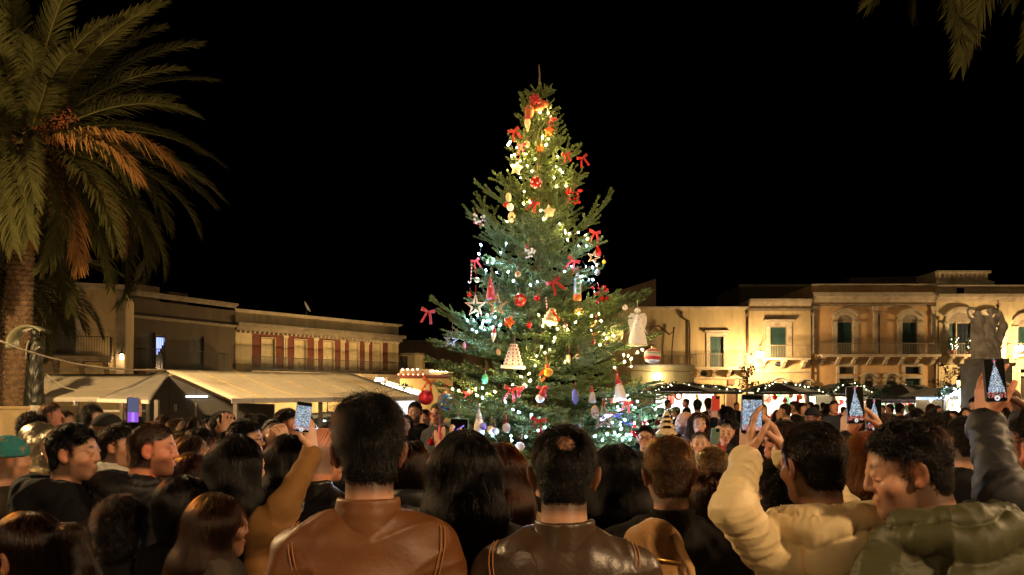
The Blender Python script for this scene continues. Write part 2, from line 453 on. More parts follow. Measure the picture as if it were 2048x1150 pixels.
def star_poly(ro, ri, n=5, a0=90): return [((ro if i % 2 == 0 else ri) * math.cos(R(a0 + 180 / n * i)), (ro if i % 2 == 0 else ri) * math.sin(R(a0 + 180 / n * i))) for i in range(2 * n)]
def puffy_star(label, px, py, ro, m, rot=0):
    t = hang('star_cushion', label, px, py, 'star', ry=rot)
    b = MB(); pl = star_poly(ro, ro * .58); n = len(pl)
    v = [(0, -.03, 0)] + [(x * .75, -.022, z * .75) for x, z in pl] + [(x, 0, z) for x, z in pl] + [(x * .75, .022, z * .75) for x, z in pl] + [(0, .03, 0)]
    f = [(0, 1 + i, 1 + (i + 1) % n) for i in range(n)] + [(1 + i, 1 + n + i, 1 + n + (i + 1) % n, 1 + (i + 1) % n) for i in range(n)] + [(1 + n + i, 1 + 2 * n + i, 1 + 2 * n + (i + 1) % n, 1 + n + (i + 1) % n) for i in range(n)] + [(3 * n + 1, 1 + 2 * n + (i + 1) % n, 1 + 2 * n + i) for i in range(n)]
    b.add(v, f); b.build('star_body', m, t); cordup(t, ro * .9, .06); return t
puffy_star('puffy cream star cushion glowing on the upper left, near warm bulbs', 1033, 337, .078, cream, .15)
puffy_star('puffy cream star cushion right of centre below the red ball', 1099, 424, .078, cream, -.2)
puffy_star('flat orange star near the top right of the tree', 1098, 262, .062, orange, .1)
puffy_star('small orange star in the middle below the pale round ornament', 1080, 296, .045, orange, .3)
puffy_star('orange star turned sideways left of the cream cake', 1018, 644, .068, orange, .5)
def open_star(label, px, py, ro, m, tip=None, rot=0):
    t = hang('wooden_star', label, px, py, 'star', ry=rot, out=.34)
    po = star_poly(ro, ro * .42); pi = star_poly(ro * .72, ro * .22)
    b = MB(); n = 10
    v = [(x, -.008, z) for x, z in po] + [(x, -.008, z) for x, z in pi] + [(x, .008, z) for x, z in po] + [(x, .008, z) for x, z in pi]
    f = []
    for i in range(n):
        j = (i + 1) % n; f += [(i, n + i, n + j, j), (2 * n + i, 2 * n + j, 3 * n + j, 3 * n + i), (i, j, 2 * n + j, 2 * n + i), (n + i, 3 * n + i, 3 * n + j, n + j)]
    b.add(v, f); b.build('star_frame', m, t)
    if tip: c = MB(); c.box(-.008, .008, -.011, .011, ro * .76, ro * .98); c.build('tip', tip, t)
    dots = MB()
    for i in range(0, 10, 2):
        x, z_ = po[i]; dots.ball((x * .72, -.010, z_ * .72), .006, 6)
    dots.build('berries', red_gl, t)
    cordup(t, ro, .10); return t
open_star('open wooden star with red berries, the left one of the pair', 951, 612, .115, wood_lt, rot=.1)
open_star('open wooden star with red berries, the right one of the pair', 994, 610, .115, wood_lt, rot=-.06)
open_star('open grey wooden star alone on the far left branch', 902, 681, .085, wood_gr, rot=.1)
open_star('open wooden star with a red tip low on the right, by the light sign', 1208, 834, .14, wood_gr, red_cloth, rot=-.12)
open_star('small tan starfish ornament on the right, above the clear ball', 1187, 515, .075, wood_lt, rot=.3)
def bauble(label, px, py, r, m, extra=None):
    t = hang('bauble', label, px, py, 'bauble', out=.06 if r < .05 else .26)
    b = MB(); b.ball((0, 0, 0), r, 18); b.build('ball', m, t)
    b = MB(); b.lathe([(r * .22, r * .96), (r * .22, r * 1.16), (r * .1, r * 1.18)], 10); b.build('cap', gold, t)
    cordup(t, r * 1.15, .05)
    if extra == 'pearls':
        for i in range(16):
            a = i * 2.4; zz = 1 - 2 * (i + .5) / 16; q = math.sqrt(1 - zz * zz)
            c = MB(); c.ball((r * q * math.cos(a), r * q * math.sin(a), r * zz), r * .17, 8); c.build('pearl', white_p, t)
    if extra in ('star', 'dots', 'knit'):
        if extra == 'star':
            c = MB(); c.prism(star_poly(r * .45, r * .2), -r * 1.03, -r * .9); c.build('star', white_p, t)
        elif extra == 'dots':
            for i in range(22):
                a = i * 2.4; zz = 1 - 2 * (i + .5) / 22; q = math.sqrt(1 - zz * zz)
                M = Matrix.Translation((r * q * math.cos(a), r * q * math.sin(a), r * zz)); c = MB(); c.ball((0, 0, 0), r * .14, 6, M); c.build('dot', red_cloth, t)
        else:
            for zz, m2, h in ((.30, green_g, .05), (-.28, red_cloth, .20), (-.62, white_p, .10), (.62, red_cloth, .1)):
                c = MB(); pr = []
                for u in np.linspace(-h, h, 5): pr.append((r * 1.012 * math.sqrt(max(0, 1 - (zz + u) ** 2)), r * (zz + u)))
                c.lathe(pr, 20); c.build('band', m2, t)
    return t
bauble('red bauble studded with white pearls high in the centre', 1072, 365, .058, red_ball, 'pearls')
bauble('large glossy red bauble with a white star, mid left of the tree', 1040, 600, .062, red_ball, 'star')
bauble('small dark red bauble right of the star bauble', 1074, 596, .030, red_gl)
bauble('small dark red bauble left of the cream cake', 1058, 650, .028, red_gl)
bauble('small red bauble hidden in the left twigs beside the wooden star', 939, 590, .026, red_ball)
bauble('pale round ball near the top beside a red bow', 1054, 288, .034, cream)
bauble('clear glass ball at the right edge under the starfish', 1194, 545, .033, silver)
bauble('small white and red ball under the long right branch', 1250, 615, .030, white_p, 'dots')
bauble('big knitted ball with red and white bands at the far right', 1305, 712, .086, mat('knit_wool', (.55, .47, .40), .95, var=.5, vscale=90), 'knit')
bauble('dark blue ball with red dots on the lower left branch', 892, 803, .085, blue_p, 'dots')
bauble('red glitter ball at the lower left, beside the blue dotted ball', 852, 795, .078, red_gl)
bauble('small violet ball low on the left by the white gnome', 967, 853, .036, mat('violet_bauble', (.2, .18, .55), .25))
bauble('dark red ball above the striped gnome at the lower left', 863, 884, .040, red_gl)
bauble('yellow ball at the right edge near the starfish', 1208, 524, .022, yellow)
bauble('purple glitter ball in the middle of the tree by the cream cake', 1130, 652, .026, mat('mauve_glitter', (.3, .14, .18), .3, metal=.5, bump=.6, bscale=300))
bauble('orange red ball on the left near the long cream garland', 1012, 410, .028, red_ball)
def disc(label, px, py, r, m, cat='ornament', ell=1.0, rim=None, mark=None, rot=0):
    t = hang('hanging_disc', label, px, py, cat, ry=rot, rz=random.uniform(-.3, .3))
    b = MB(); b.lathe([(1e-5, -.005), (r * .94, -.005), (r, -.003), (r, .003), (r * .94, .005), (1e-5, .005)], 20, Matrix.Rotation(R(90), 4, 'X') @ Matrix.Diagonal((1, ell, 1, 1))); b.build('disc', m, t)
    if rim:
        b = MB(); b.tube([(r * math.cos(a), 0, ell * r * math.sin(a)) for a in np.linspace(0, 2 * math.pi, 25)], .004, 6, caps=False); b.build('rim', rim, t)
    if mark:
        b = MB(); b.box(-r * .5, r * .5, -.009, -.006, -r * .08, r * .08); b.box(-r * .08, r * .08, -.0095, -.0065, -r * .5, r * .5); b.build('cross', mark, t)
    cordup(t, r * ell, .08); return t
disc('round wooden disc with a dark cross in the left half of the tree', 1036, 548, .032, wood_lt, mark=mat('burnt_mark', (.15, .06, .02), .8))
disc('pale round disc left of the red gnome, near the left edge', 954, 560, .030, cream)
disc('round wooden disc with red berries right of the lantern pendant', 1211, 703, .030, wood_lt)
disc('small pale disc with red mark right of the thin wooden ornaments', 1155, 713, .026, cream, mark=red_cloth)
disc('oval wooden slice on the left above the white tree ornament', 997, 704, .022, wood_lt, ell=1.5)
disc('thin wooden figure tag with a red tie right of the orange bird', 1138, 718, .017, wood_lt, ell=2.6)
disc('wooden heart disc low on the left, the first of two', 981, 859, .036, wood_lt)
disc('wooden heart disc low on the left, the darker second one', 991, 863, .034, wood_gr)
disc('white disc standing edge on in the lower left foliage', 1013, 856, .038, wood_gr, ell=1.2)
disc('round white disc just left of the bald spot man', 1040, 893, .042, white_p)
disc('grey round disc on the left beside the white gnome', 915, 840, .032, wood_gr, rim=silver)
disc('long blue shell ornament on the right, edge on', 1150, 793, .030, mat('blue_shell', (.12, .14, .5), .3), ell=2.4)
disc('small blue slip ornament low right of the centre', 1159, 855, .014, mat('pale_blue', (.3, .35, .65), .3), ell=2.6)
disc('wooden egg with grey and orange bands, left of the lower right star', 1190, 824, .036, wood_gr, ell=1.6, rim=gold)
disc('green felt leaf ornament at the lower left', 970, 758, .032, green_g, ell=1.6)
disc('small silver pendant at the left edge under the grey star', 929, 692, .016, mat('pink_felt', (.6, .2, .25), .8), ell=2.6)
# cream garland: three cushions one below another
t = hang('cushion_garland', 'garland of three cream cushions hanging on the upper left', 1018, 415, 'garland')
for (dx, dz, rx, rz, m) in ((0, .10, .030, .048, cream), (.014, .0, .036, .042, white_p), (.024, -.10, .038, .056, wood_lt)):
    b = MB(); b.ball((dx, -.02, dz), (rx, .022, rz), 14); b.build('cushion', m, t)
cordup(t, .14, .06)
# clusters of beads
def cluster(label, px, py, r, m1, m2, n=16, s=1.0):
    t = hang('bead_cluster', label, px, py, s=s); rr = random.Random(px)
    for i in range(n):
        b = MB(); p = Vector((rr.uniform(-1, 1), rr.uniform(-.8, .4), rr.uniform(-1, 1))) * r; b.ball(p, rr.uniform(.14, .24) * r, 8); b.build('bead', m1 if i % 4 else m2, t)
    cordup(t, r, .06); return t
cluster('cluster of red beads with a yellow bead on the upper right', 1148, 392, .085, red_ball, red_gl, 24)
cluster('cluster of dark red beads at the right edge, above the long branch', 1199, 590, .080, red_gl, red_ball, 24)
cluster('red cube ornament ringed with white pearls at the upper left edge', 957, 440, .065, white_p, red_ball, 18)
cluster('santa ornament of white beads and red cap in the middle', 1058, 503, .066, white_p, red_cloth, 18)
cluster('small gold bead cluster right of the cream cake', 1158, 622, .045, gold, gold, 14)
cluster('red berry cluster low on the right by the dark haired person', 1278, 858, .085, red_gl, red_ball, 22)
cluster('red berries low in the left interior', 1010, 846, .03, red_gl, red_gl, 8)
cluster('red berries on the lower left branch above the dotted ball', 892, 775, .035, red_gl, red_ball, 9)
# orange mesh bow with poinsettia at the top
t = hang('treetop_bow', 'big orange mesh bow with red flowers at the very top of the tree', 1072, 212, 'bow')
for (dx, dz, rx, rz, a) in ((-.07, -.05, .05, .085, .2), (.03, -.02, .075, .04, -.3), (.09, .02, .05, .035, .5)):
    b = MB(); b.ball((0, 0, 0), (rx, .03, rz), 14, Matrix.Translation((dx, 0, dz)) @ Matrix.Rotation(a, 4, 'Y')); b.build('mesh_loop', mat('orange_mesh', (.42, .085, .02), .6, var=.4, vscale=150), t)
for i in range(7):
    a = i * .9; b = MB(); b.ball((0, 0, 0), (.035, .008, .018), 8, Matrix.Translation((-.01 + .03 * math.cos(a), -.035, .06 + .03 * math.sin(a))) @ Matrix.Rotation(-a, 4, 'Y')); b.build('petal', red_cloth, t)
# gnomes
def gnome(label, px, py, s, hatm, beardm, bodym=None):
    t = hang('gnome_ornament', label, px, py, 'gnome', s=s)
    b = MB(); b.lathe([(.032, 0), (.026, .03), (.012, .075), (.004, .10)], 12); b.build('hat', hatm, t)
    b = MB(); b.lathe([(.004, -.13), (.022, -.08), (.034, -.03), (.030, .004)], 12); b.build('beard', beardm, t)
    b = MB(); b.ball((0, -.034, -.006), .011, 8); b.build('nose', mat('doll_skin', (.6, .32, .2), .6), t)
    if bodym: b = MB(); b.lathe([(.05, -.15), (.055, -.12), (.036, -.02), (.02, 0)], 12); b.build('coat', bodym, t)
    cordup(t, .1, .05)
gnome('gnome with red hat and long straw beard near the treetop', 1055, 240, 1.0, red_cloth, straw)
gnome('fat red gnome on the left side between bulbs and wooden stars', 981, 572, .9, red_cloth, red_cloth, red_cloth)
gnome('little gnome with dark red hat and white beard, left above the cake tree', 988, 666, .7, red_cloth, white_p)
gnome('white gnome with a grey cap low on the left', 958, 838, 1.0, mat('grey_felt', (.4, .36, .34), .9), mat('white_fur', (.72, .66, .6), .95, bump=.8, bscale=80), mat('white_fur', (0, 0, 0)))
gnome('large gnome with a striped white cloak at the lower left', 884, 888, 1.9, red_cloth, mat('grey_felt', (0, 0, 0)), white_p)
gnome('plush santa with a red cap at the right, by the lit stall', 1237, 768, 1.1, red_cloth, mat('grey_felt', (0, 0, 0)), mat('white_fur', (0, 0, 0)))
gnome('small white plush gnome right of the blue shell', 1184, 785, .65, red_cloth, mat('grey_felt', (0, 0, 0)), mat('grey_felt', (0, 0, 0)))
# santa cap ball
t = hang('santa_cap_ball', 'white ball wearing a drooping red santa cap low in the centre', 1080, 797)
b = MB(); b.ball((0, 0, 0), .042, 14); b.build('ball', white_p, t)
b = MB(); b.tube([(.02, 0, .02), (.03, 0, .06), (.045, 0, .10), (.06, -.01, .11), (.068, -.02, .08)], [.04, .034, .024, .014, .006], 10); b.build('cap', red_cloth, t)
# candy cane
t = hang('candy_cane', 'striped red and white candy cane at the left edge', 942, 545, out=.02)
for i in range(10):
    b = MB(); z0 = .09 - .018 * i; b.tube([(.004, 0, z0), (.004, 0, z0 - .0172)], .0065, 8); b.build('stripe', red_cloth if i % 2 else white_p, t)
b = MB(); b.tube([(.004, 0, -.09), (0, 0, -.105), (-.010, 0, -.110), (-.020, 0, -.104), (-.022, 0, -.09)], .0065, 8); b.build('hook', white_p, t)
t = hang('candy_cane', 'thin candy stick hanging over the cream cake', 1093, 606, s=.8)
for i in range(8):
    b = MB(); z0 = .07 - .018 * i; b.tube([(0, 0, z0), (0, 0, z0 - .0172)], .008, 8); b.build('stripe', red_cloth if i % 2 else white_p, t)
# painted bottle
t = hang('painted_bottle', 'painted glass bottle with green dots and an orange foot, right of centre', 1155, 572, 'bottle')
b = MB(); b.lathe([(.036, -.14), (.038, -.12), (.036, .02), (.030, .07), (.012, .13), (.010, .155)], 16); b.build('glass', mat('bottle_glass', (.45, .5, .55), .1, spec=.8), t)
b = MB(); b.lathe([(.040, -.145), (.041, -.09), (.0385, -.085)], 16); b.build('foot', mat('orange_paint', (.55, .16, .03), .5), t)
for dz in (.05, .0, -.05):
    b = MB(); b.ball((.004, -.034, dz), (.020, .006, .021), 10); b.build('dot', green_g, t)
b = MB(); b.lathe([(.011, .15), (.012, .175), (.008, .18)], 10); b.build('stopper', red_cloth, t)
# lantern pendant
t = hang('lantern_pendant', 'red and gold striped lantern with tassel on the right', 1189, 660)
for i in range(14):
    a = 2 * math.pi * i / 14; b = MB(); b.tube([(.008 * math.cos(a), .008 * math.sin(a), .05), (.034 * math.cos(a), .034 * math.sin(a), .03), (.044 * math.cos(a), .044 * math.sin(a), 0), (.034 * math.cos(a), .034 * math.sin(a), -.03), (.008 * math.cos(a), .008 * math.sin(a), -.05)], .0075, 6); b.build('rib', gold if i % 2 else red_cloth, t)
b = MB(); b.lathe([(.006, -.05), (.012, -.07), (.022, -.14), (.001, -.141)], 10); b.build('tassel', red_cloth, t)
b = MB(); b.lathe([(.012, .05), (.006, .065), (.014, .09), (.003, .10)], 10); b.build('crown', gold, t); cordup(t, .1, .06)
# paper angel
t = hang('angel', 'white paper angel with spotted skirt and two wings on the right branch', 1275, 652, 'angel', out=.55)
b = MB(); b.lathe([(.098, -.20), (.100, -.19), (.085, -.11), (.05, .02), (.022, .115)], 24); b.build('skirt', white_p, t)
b = MB(); b.lathe([(.1005, -.20), (.1015, -.193), (.0995, -.178)], 24); b.build('hem', cream, t)
b = MB(); b.ball((0, 0, .152), .030, 16); b.build('head', white_p, t)
for q in (-1, 1):
    b = MB(); pl = [(q * .015, .09), (q * .03, .125), (q * .07, .13), (q * .095, .09), (q * .092, .03), (q * .075, -.03), (q * .11, -.09), (q * .055, -.03), (q * .03, .03)]
    b.prism(pl if q > 0 else pl, .0, .006); b.build('wing', white_p, t)
for i in range(22):
    a = i * 2.39; u = .12 + .8 * (i / 22); rr_ = .022 + (.098 - .022) * u; zz = .115 - .315 * u
    b = MB(); b.ball((rr_ * .99 * math.cos(a), rr_ * .99 * math.sin(a), zz + .01), .007, 6); b.build('spot', mat('brown_felt', (.25, .13, .07), .8), t)
b = MB(); b.tube([(0, 0, .18), (0, .02, .26)], .002, 5); b.build('cord', white_p, t)
# white cloth wing behind glass, an unlit ornament
t = hang('cloth_shell', 'large white rounded cloth shape on the right, left of the angel', 1231, 668, out=-.12)
b = MB(); b.ball((0, 0, 0), (.085, .03, .10), 16, Matrix.Rotation(.35, 4, 'Y')); b.build('cloth', cream, t)
t = hang('glass_pane', 'clear rectangular sheet hanging from the right side of the tree', 1172, 705, out=.03)
b = MB(); b.box(-.07, .07, -.002, .002, -.13, .13); b.build('sheet', mat('film', (.9, .95, .95), .02, trans=.95), t)
# tree cakes
t = hang('tree_ornament', 'white stepped tree ornament dotted red, lower left', 1027, 711, 'ornament', ry=-.06)
for i, (w_, z0) in enumerate(((.088, -.095), (.078, -.06), (.068, -.025), (.056, .01), (.044, .045), (.030, .078))):
    b = MB(); b.box(-w_, w_, -.03, .03, z0, z0 + .031); b.build('tier', white_p, t)
    for q in (-.7, 0, .7):
        c = MB(); c.ball((w_ * q, -.032, z0 + .016), .008, 6); c.build('red_bead', red_ball, t)
b = MB(); b.box(-.115, .115, -.035, .035, -.125, -.096); b.build('board', white_p, t); cordup(t, .11, .06)
t = hang('cake_ornament', 'cream cake shaped ornament with red berries in the middle', 1102, 633, 'ornament', ry=.1)
for i, (w_, z0) in enumerate(((.075, -.075), (.066, -.035), (.052, .005), (.036, .04))):
    b = MB(); b.lathe([(w_, z0), (w_, z0 + .034), (w_ * .9, z0 + .038), (1e-5, z0 + .038)], 16); b.build('tier', cream, t)
for i in range(7):
    c = MB(); c.ball((-.02 + .02 * i * .8, -.06 + .003 * i, .05 - .012 * i), .013, 8); c.build('berry', red_ball, t)
# orange felt bird
t = hang('felt_bird', 'orange and yellow felt bird hanging in the lower middle', 1095, 743, 'bird', out=.1)
b = MB(); b.ball((.006, -.01, -.01), (.045, .04, .042), 14); b.build('belly', yellow, t)
b = MB(); b.ball((0, 0, .045), (.022, .022, .03), 12); b.build('head', orange, t)
b = MB(); b.prism([(-.03, .04), (-.085, -.02), (-.075, -.035), (-.035, -.02)], -.012, .012); b.build('wing', orange, t)
b = MB(); b.prism([(-.04, -.045), (-.075, -.085), (-.05, -.09), (-.02, -.055)], -.01, .01); b.build('tail', orange, t)
b = MB(); b.tube([(.03, -.045, -.008), (.055, -.052, -.012)], [.008, .002], 6); b.build('beak', red_cloth, t)
b = MB(); b.tube([(0, 0, .07), (.003, 0, .2)], .004, 6); b.build('cord', mat('twine', (.45, .2, .08), .9), t)
# red hanging bags and others
t = hang('gift_bag', 'small shiny red bag tied at the top on the right edge', 1196, 502)
b = MB(); b.lathe([(.030, -.05), (.036, -.02), (.026, .02), (.008, .04), (.02, .055)], 10); b.build('bag', red_ball, t)
t = hang('felt_stocking', 'red felt stocking lying on the lower left branch', 1040, 780, ry=.8, s=.9)
b = MB(); b.tube([(0, 0, .07), (0, 0, .02), (.005, 0, -.02), (.03, 0, -.045), (.055, 0, -.05)], [.02, .022, .024, .022, .014], 10); b.build('sock', red_cloth, t)
b = MB(); b.lathe([(.024, .055), (.027, .06), (.027, .08), (.022, .085)], 10); b.build('cuff', white_p, t)
# glitter tree at lower right
t = thing('glitter_tree', 'gold glitter fir tree ornament standing above the grey haired man', 'ornament', W(1333, 846, 7.6))
gt = mat('gold_glitter', (.72, .55, .30), .35, metal=.35, bump=.7, bscale=260, var=.3, vscale=200)
for (w_, z0, h) in ((.105, -.10, .075), (.085, -.045, .07), (.062, .008, .065), (.04, .055, .06)):
    b = MB(); pl = []
    for i in range(9): pl.append((-w_ + 2 * w_ * i / 8, z0 - (.012 if i % 2 else 0)))
    b.prism(pl + [(w_ * .28, z0 + h), (-w_ * .28, z0 + h)], -.02, .02); b.build('tier', gt, t)
b = MB(); b.ball((0, 0, .125), .022, 8); b.build('top_ball', silver, t)
b = MB(); b.box(-.02, .02, -.012, .012, -.165, -.10); b.build('stem', wood_lt, t)
b = MB(); b.tube([(0, 0, -.165), (0, .0, -1.5)], .012, 8); b.build('pole', wood_lt, t)
b = MB(); b.box(-.11, .11, -.03, .03, -.185, -.166); b.build('base_board', white_p, t)

# strings of little lamps
def light_string(label, pts, col, st, r, wire=True, order=True):
    t = thing('light_string', label, 'string lights', (TX, TD, 0)); m = emit('bulb_%.2f_%.2f' % (col[0], col[2]), col, st)
    b = MB(); b.ball((0, 0, 0), r, 8); b.tube([(0, 0, r * .8), (0, 0, r * 2.2)], r * .45, 6); me = b.mesh('bulb', m)
    L = []
    for (px, py, out) in pts:
        p = on_tree(px, py, out) - Vector((TX, TD, 0)); L.append(p); o = link('bulb', me, t, p); o.rotation_euler = (random.uniform(-1, 1), random.uniform(-1, 1), 0); o.scale = (random.uniform(.7, 1.15),) * 3
    wb = MB(); L.sort(key=lambda p: -p.z)
    path = [L.pop(0)]
    while L:
        q = min(L, key=lambda p: (p - path[-1]).length); L.remove(q)
        if (q - path[-1]).length < .55:
            a = path[-1]; mid = (a + q) / 2 + Vector((0, .05, -.03)); wb.tube([a + Vector((0, .012, 0)), mid, q + Vector((0, .012, 0))], .0022, 4)
        path.append(q)
    tag(wb.build('wire', mat('green_wire', (.015, .03, .015), .5), t), kind='stuff'); return t
rl = random.Random(5)
warm = [(1096, 226), (1080, 225), (1020, 284), (1016, 290), (1023, 312), (1030, 310), (1051, 308), (1055, 332), (1064, 343), (1092, 290), (1097, 278), (1116, 313), (1112, 332), (1125, 345), (1113, 374), (1025, 330), (1042, 355), (1048, 408), (1081, 421), (1088, 438), (1014, 443), (1120, 448), (1130, 461), (1139, 467), (1157, 465), (1171, 470), (1120, 340), (1048, 383), (1060, 404),
        (1131, 466), (1138, 468), (1183, 632), (1198, 628), (1203, 642), (1078, 630), (1085, 652), (1100, 651), (1097, 650), (1150, 645), (1115, 658), (1135, 660), (1182, 660), (1212, 660), (1227, 672), (1108, 683), (1083, 694), (1109, 676), (1213, 677), (1270, 690), (1285, 700), (1256, 712), (1248, 710), (1262, 718), (1249, 724), (1130, 724), (1073, 712), (1070, 732), (1058, 748), (1042, 753), (1025, 770), (990, 784), (975, 788), (954, 791), (905, 778), (917, 782), (938, 782), (952, 778), (1158, 628), (1135, 480), (1175, 478), (1200, 690), (1229, 735), (1262, 733), (1060, 762), (1100, 700), (1090, 706), (1275, 705), (1203, 656), (1208, 668), (1034, 296), (1108, 355), (1133, 372), (1070, 318), (1040, 322), (1085, 275)]
cool = [(1012, 487), (988, 519), (998, 520), (985, 526), (975, 525), (1002, 505), (1016, 544), (1026, 562), (993, 545), (972, 541), (1075, 564), (1061, 570), (958, 508), (962, 490), (1129, 543), (1143, 533), (1172, 533), (1163, 553), (1158, 492), (1174, 492), (955, 631), (948, 641), (935, 641), (945, 660), (953, 664), (965, 648), (967, 642), (974, 642), (980, 642), (990, 634), (975, 630), (962, 655), (970, 660), (1000, 650), (985, 655), (1178, 559), (1186, 560), (1190, 585), (1185, 535), (1194, 530),
        (1011, 804), (1026, 819), (1038, 825), (1036, 824), (1062, 832), (1063, 829), (1060, 862), (1076, 861), (1022, 872), (1024, 881), (1013, 890), (965, 776), (965, 796), (985, 871), (1236, 814), (1236, 820), (1250, 840), (1241, 850), (1242, 858), (1236, 871), (1254, 870), (1262, 869), (1275, 803), (1291, 840), (1294, 848), (1283, 855), (1287, 860), (1311, 818), (1305, 815), (1260, 880), (1239, 820), (1225, 845), (1205, 880), (1215, 868), (1230, 866), (1245, 880), (1268, 846), (1150, 875), (1190, 872), (1270, 815), (1258, 800), (940, 880), (905, 850), (1052, 874), (1090, 855), (1280, 870), (1300, 862)]
light_string('string of warm white bulbs winding from the treetop down to the right', [(x, y, rl.uniform(.0, .10)) for x, y in warm], (1.0, .72, .28), 360, .0060)
light_string('string of cold white bulbs in the left middle and at the bottom', [(x, y, rl.uniform(-.02, .08)) for x, y in cool], (.34, .58, 1.0), 420, .0060)

# ------------------------------------------------------------------ ground
paving = mat('stone_paving', (.16, .14, .12), .7, var=.35, vscale=3, bump=.4, bscale=20)
g = MB(); g.add([(-400, -60, 0), (400, -60, 0), (400, 500, 0), (-400, 500, 0)], [(0, 1, 2, 3)])
tag(g.build('ground', paving), kind='structure')

# ------------------------------------------------------------------ buildings
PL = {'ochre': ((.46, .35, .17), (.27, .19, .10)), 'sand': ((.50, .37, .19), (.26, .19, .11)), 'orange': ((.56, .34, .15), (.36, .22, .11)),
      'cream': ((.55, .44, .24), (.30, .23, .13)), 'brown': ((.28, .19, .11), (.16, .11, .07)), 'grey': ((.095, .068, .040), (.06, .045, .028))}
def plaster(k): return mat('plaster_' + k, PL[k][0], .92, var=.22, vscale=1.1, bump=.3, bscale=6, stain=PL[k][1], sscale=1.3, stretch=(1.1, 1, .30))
stone = mat('carved_stone', (.46, .38, .26), .88, var=.2, vscale=3, bump=.3, bscale=14, stain=(.2, .16, .11), sscale=1.2)
stone_d = mat('weathered_stone', (.26, .21, .14), .9, var=.3, vscale=3, bump=.3, bscale=14, stain=(.10, .08, .06), sscale=1.2)
green_s = mat('green_shutter', (.015, .05, .042), .6, var=.15)
dark_s = mat('dark_shutter', (.05, .042, .03), .6, var=.15)
cream_s = mat('cream_shutter', (.55, .45, .26), .6, var=.08)
brown_d = mat('brown_door', (.14, .075, .035), .6, var=.2)
iron = mat('wrought_iron', (.03, .028, .025), .5, metal=.3)
iron_l = mat('painted_railing', (.22, .17, .10), .6)
pipe_m = mat('rusty_pipe', (.10, .045, .02), .7, var=.3)
glass_d = mat('dark_glass', (.02, .025, .03), .08)
redwall = mat('red_plaster', (.15, .040, .022), .9, var=.2, vscale=2, bump=.3, bscale=8, stain=(.14, .04, .02), sscale=1)
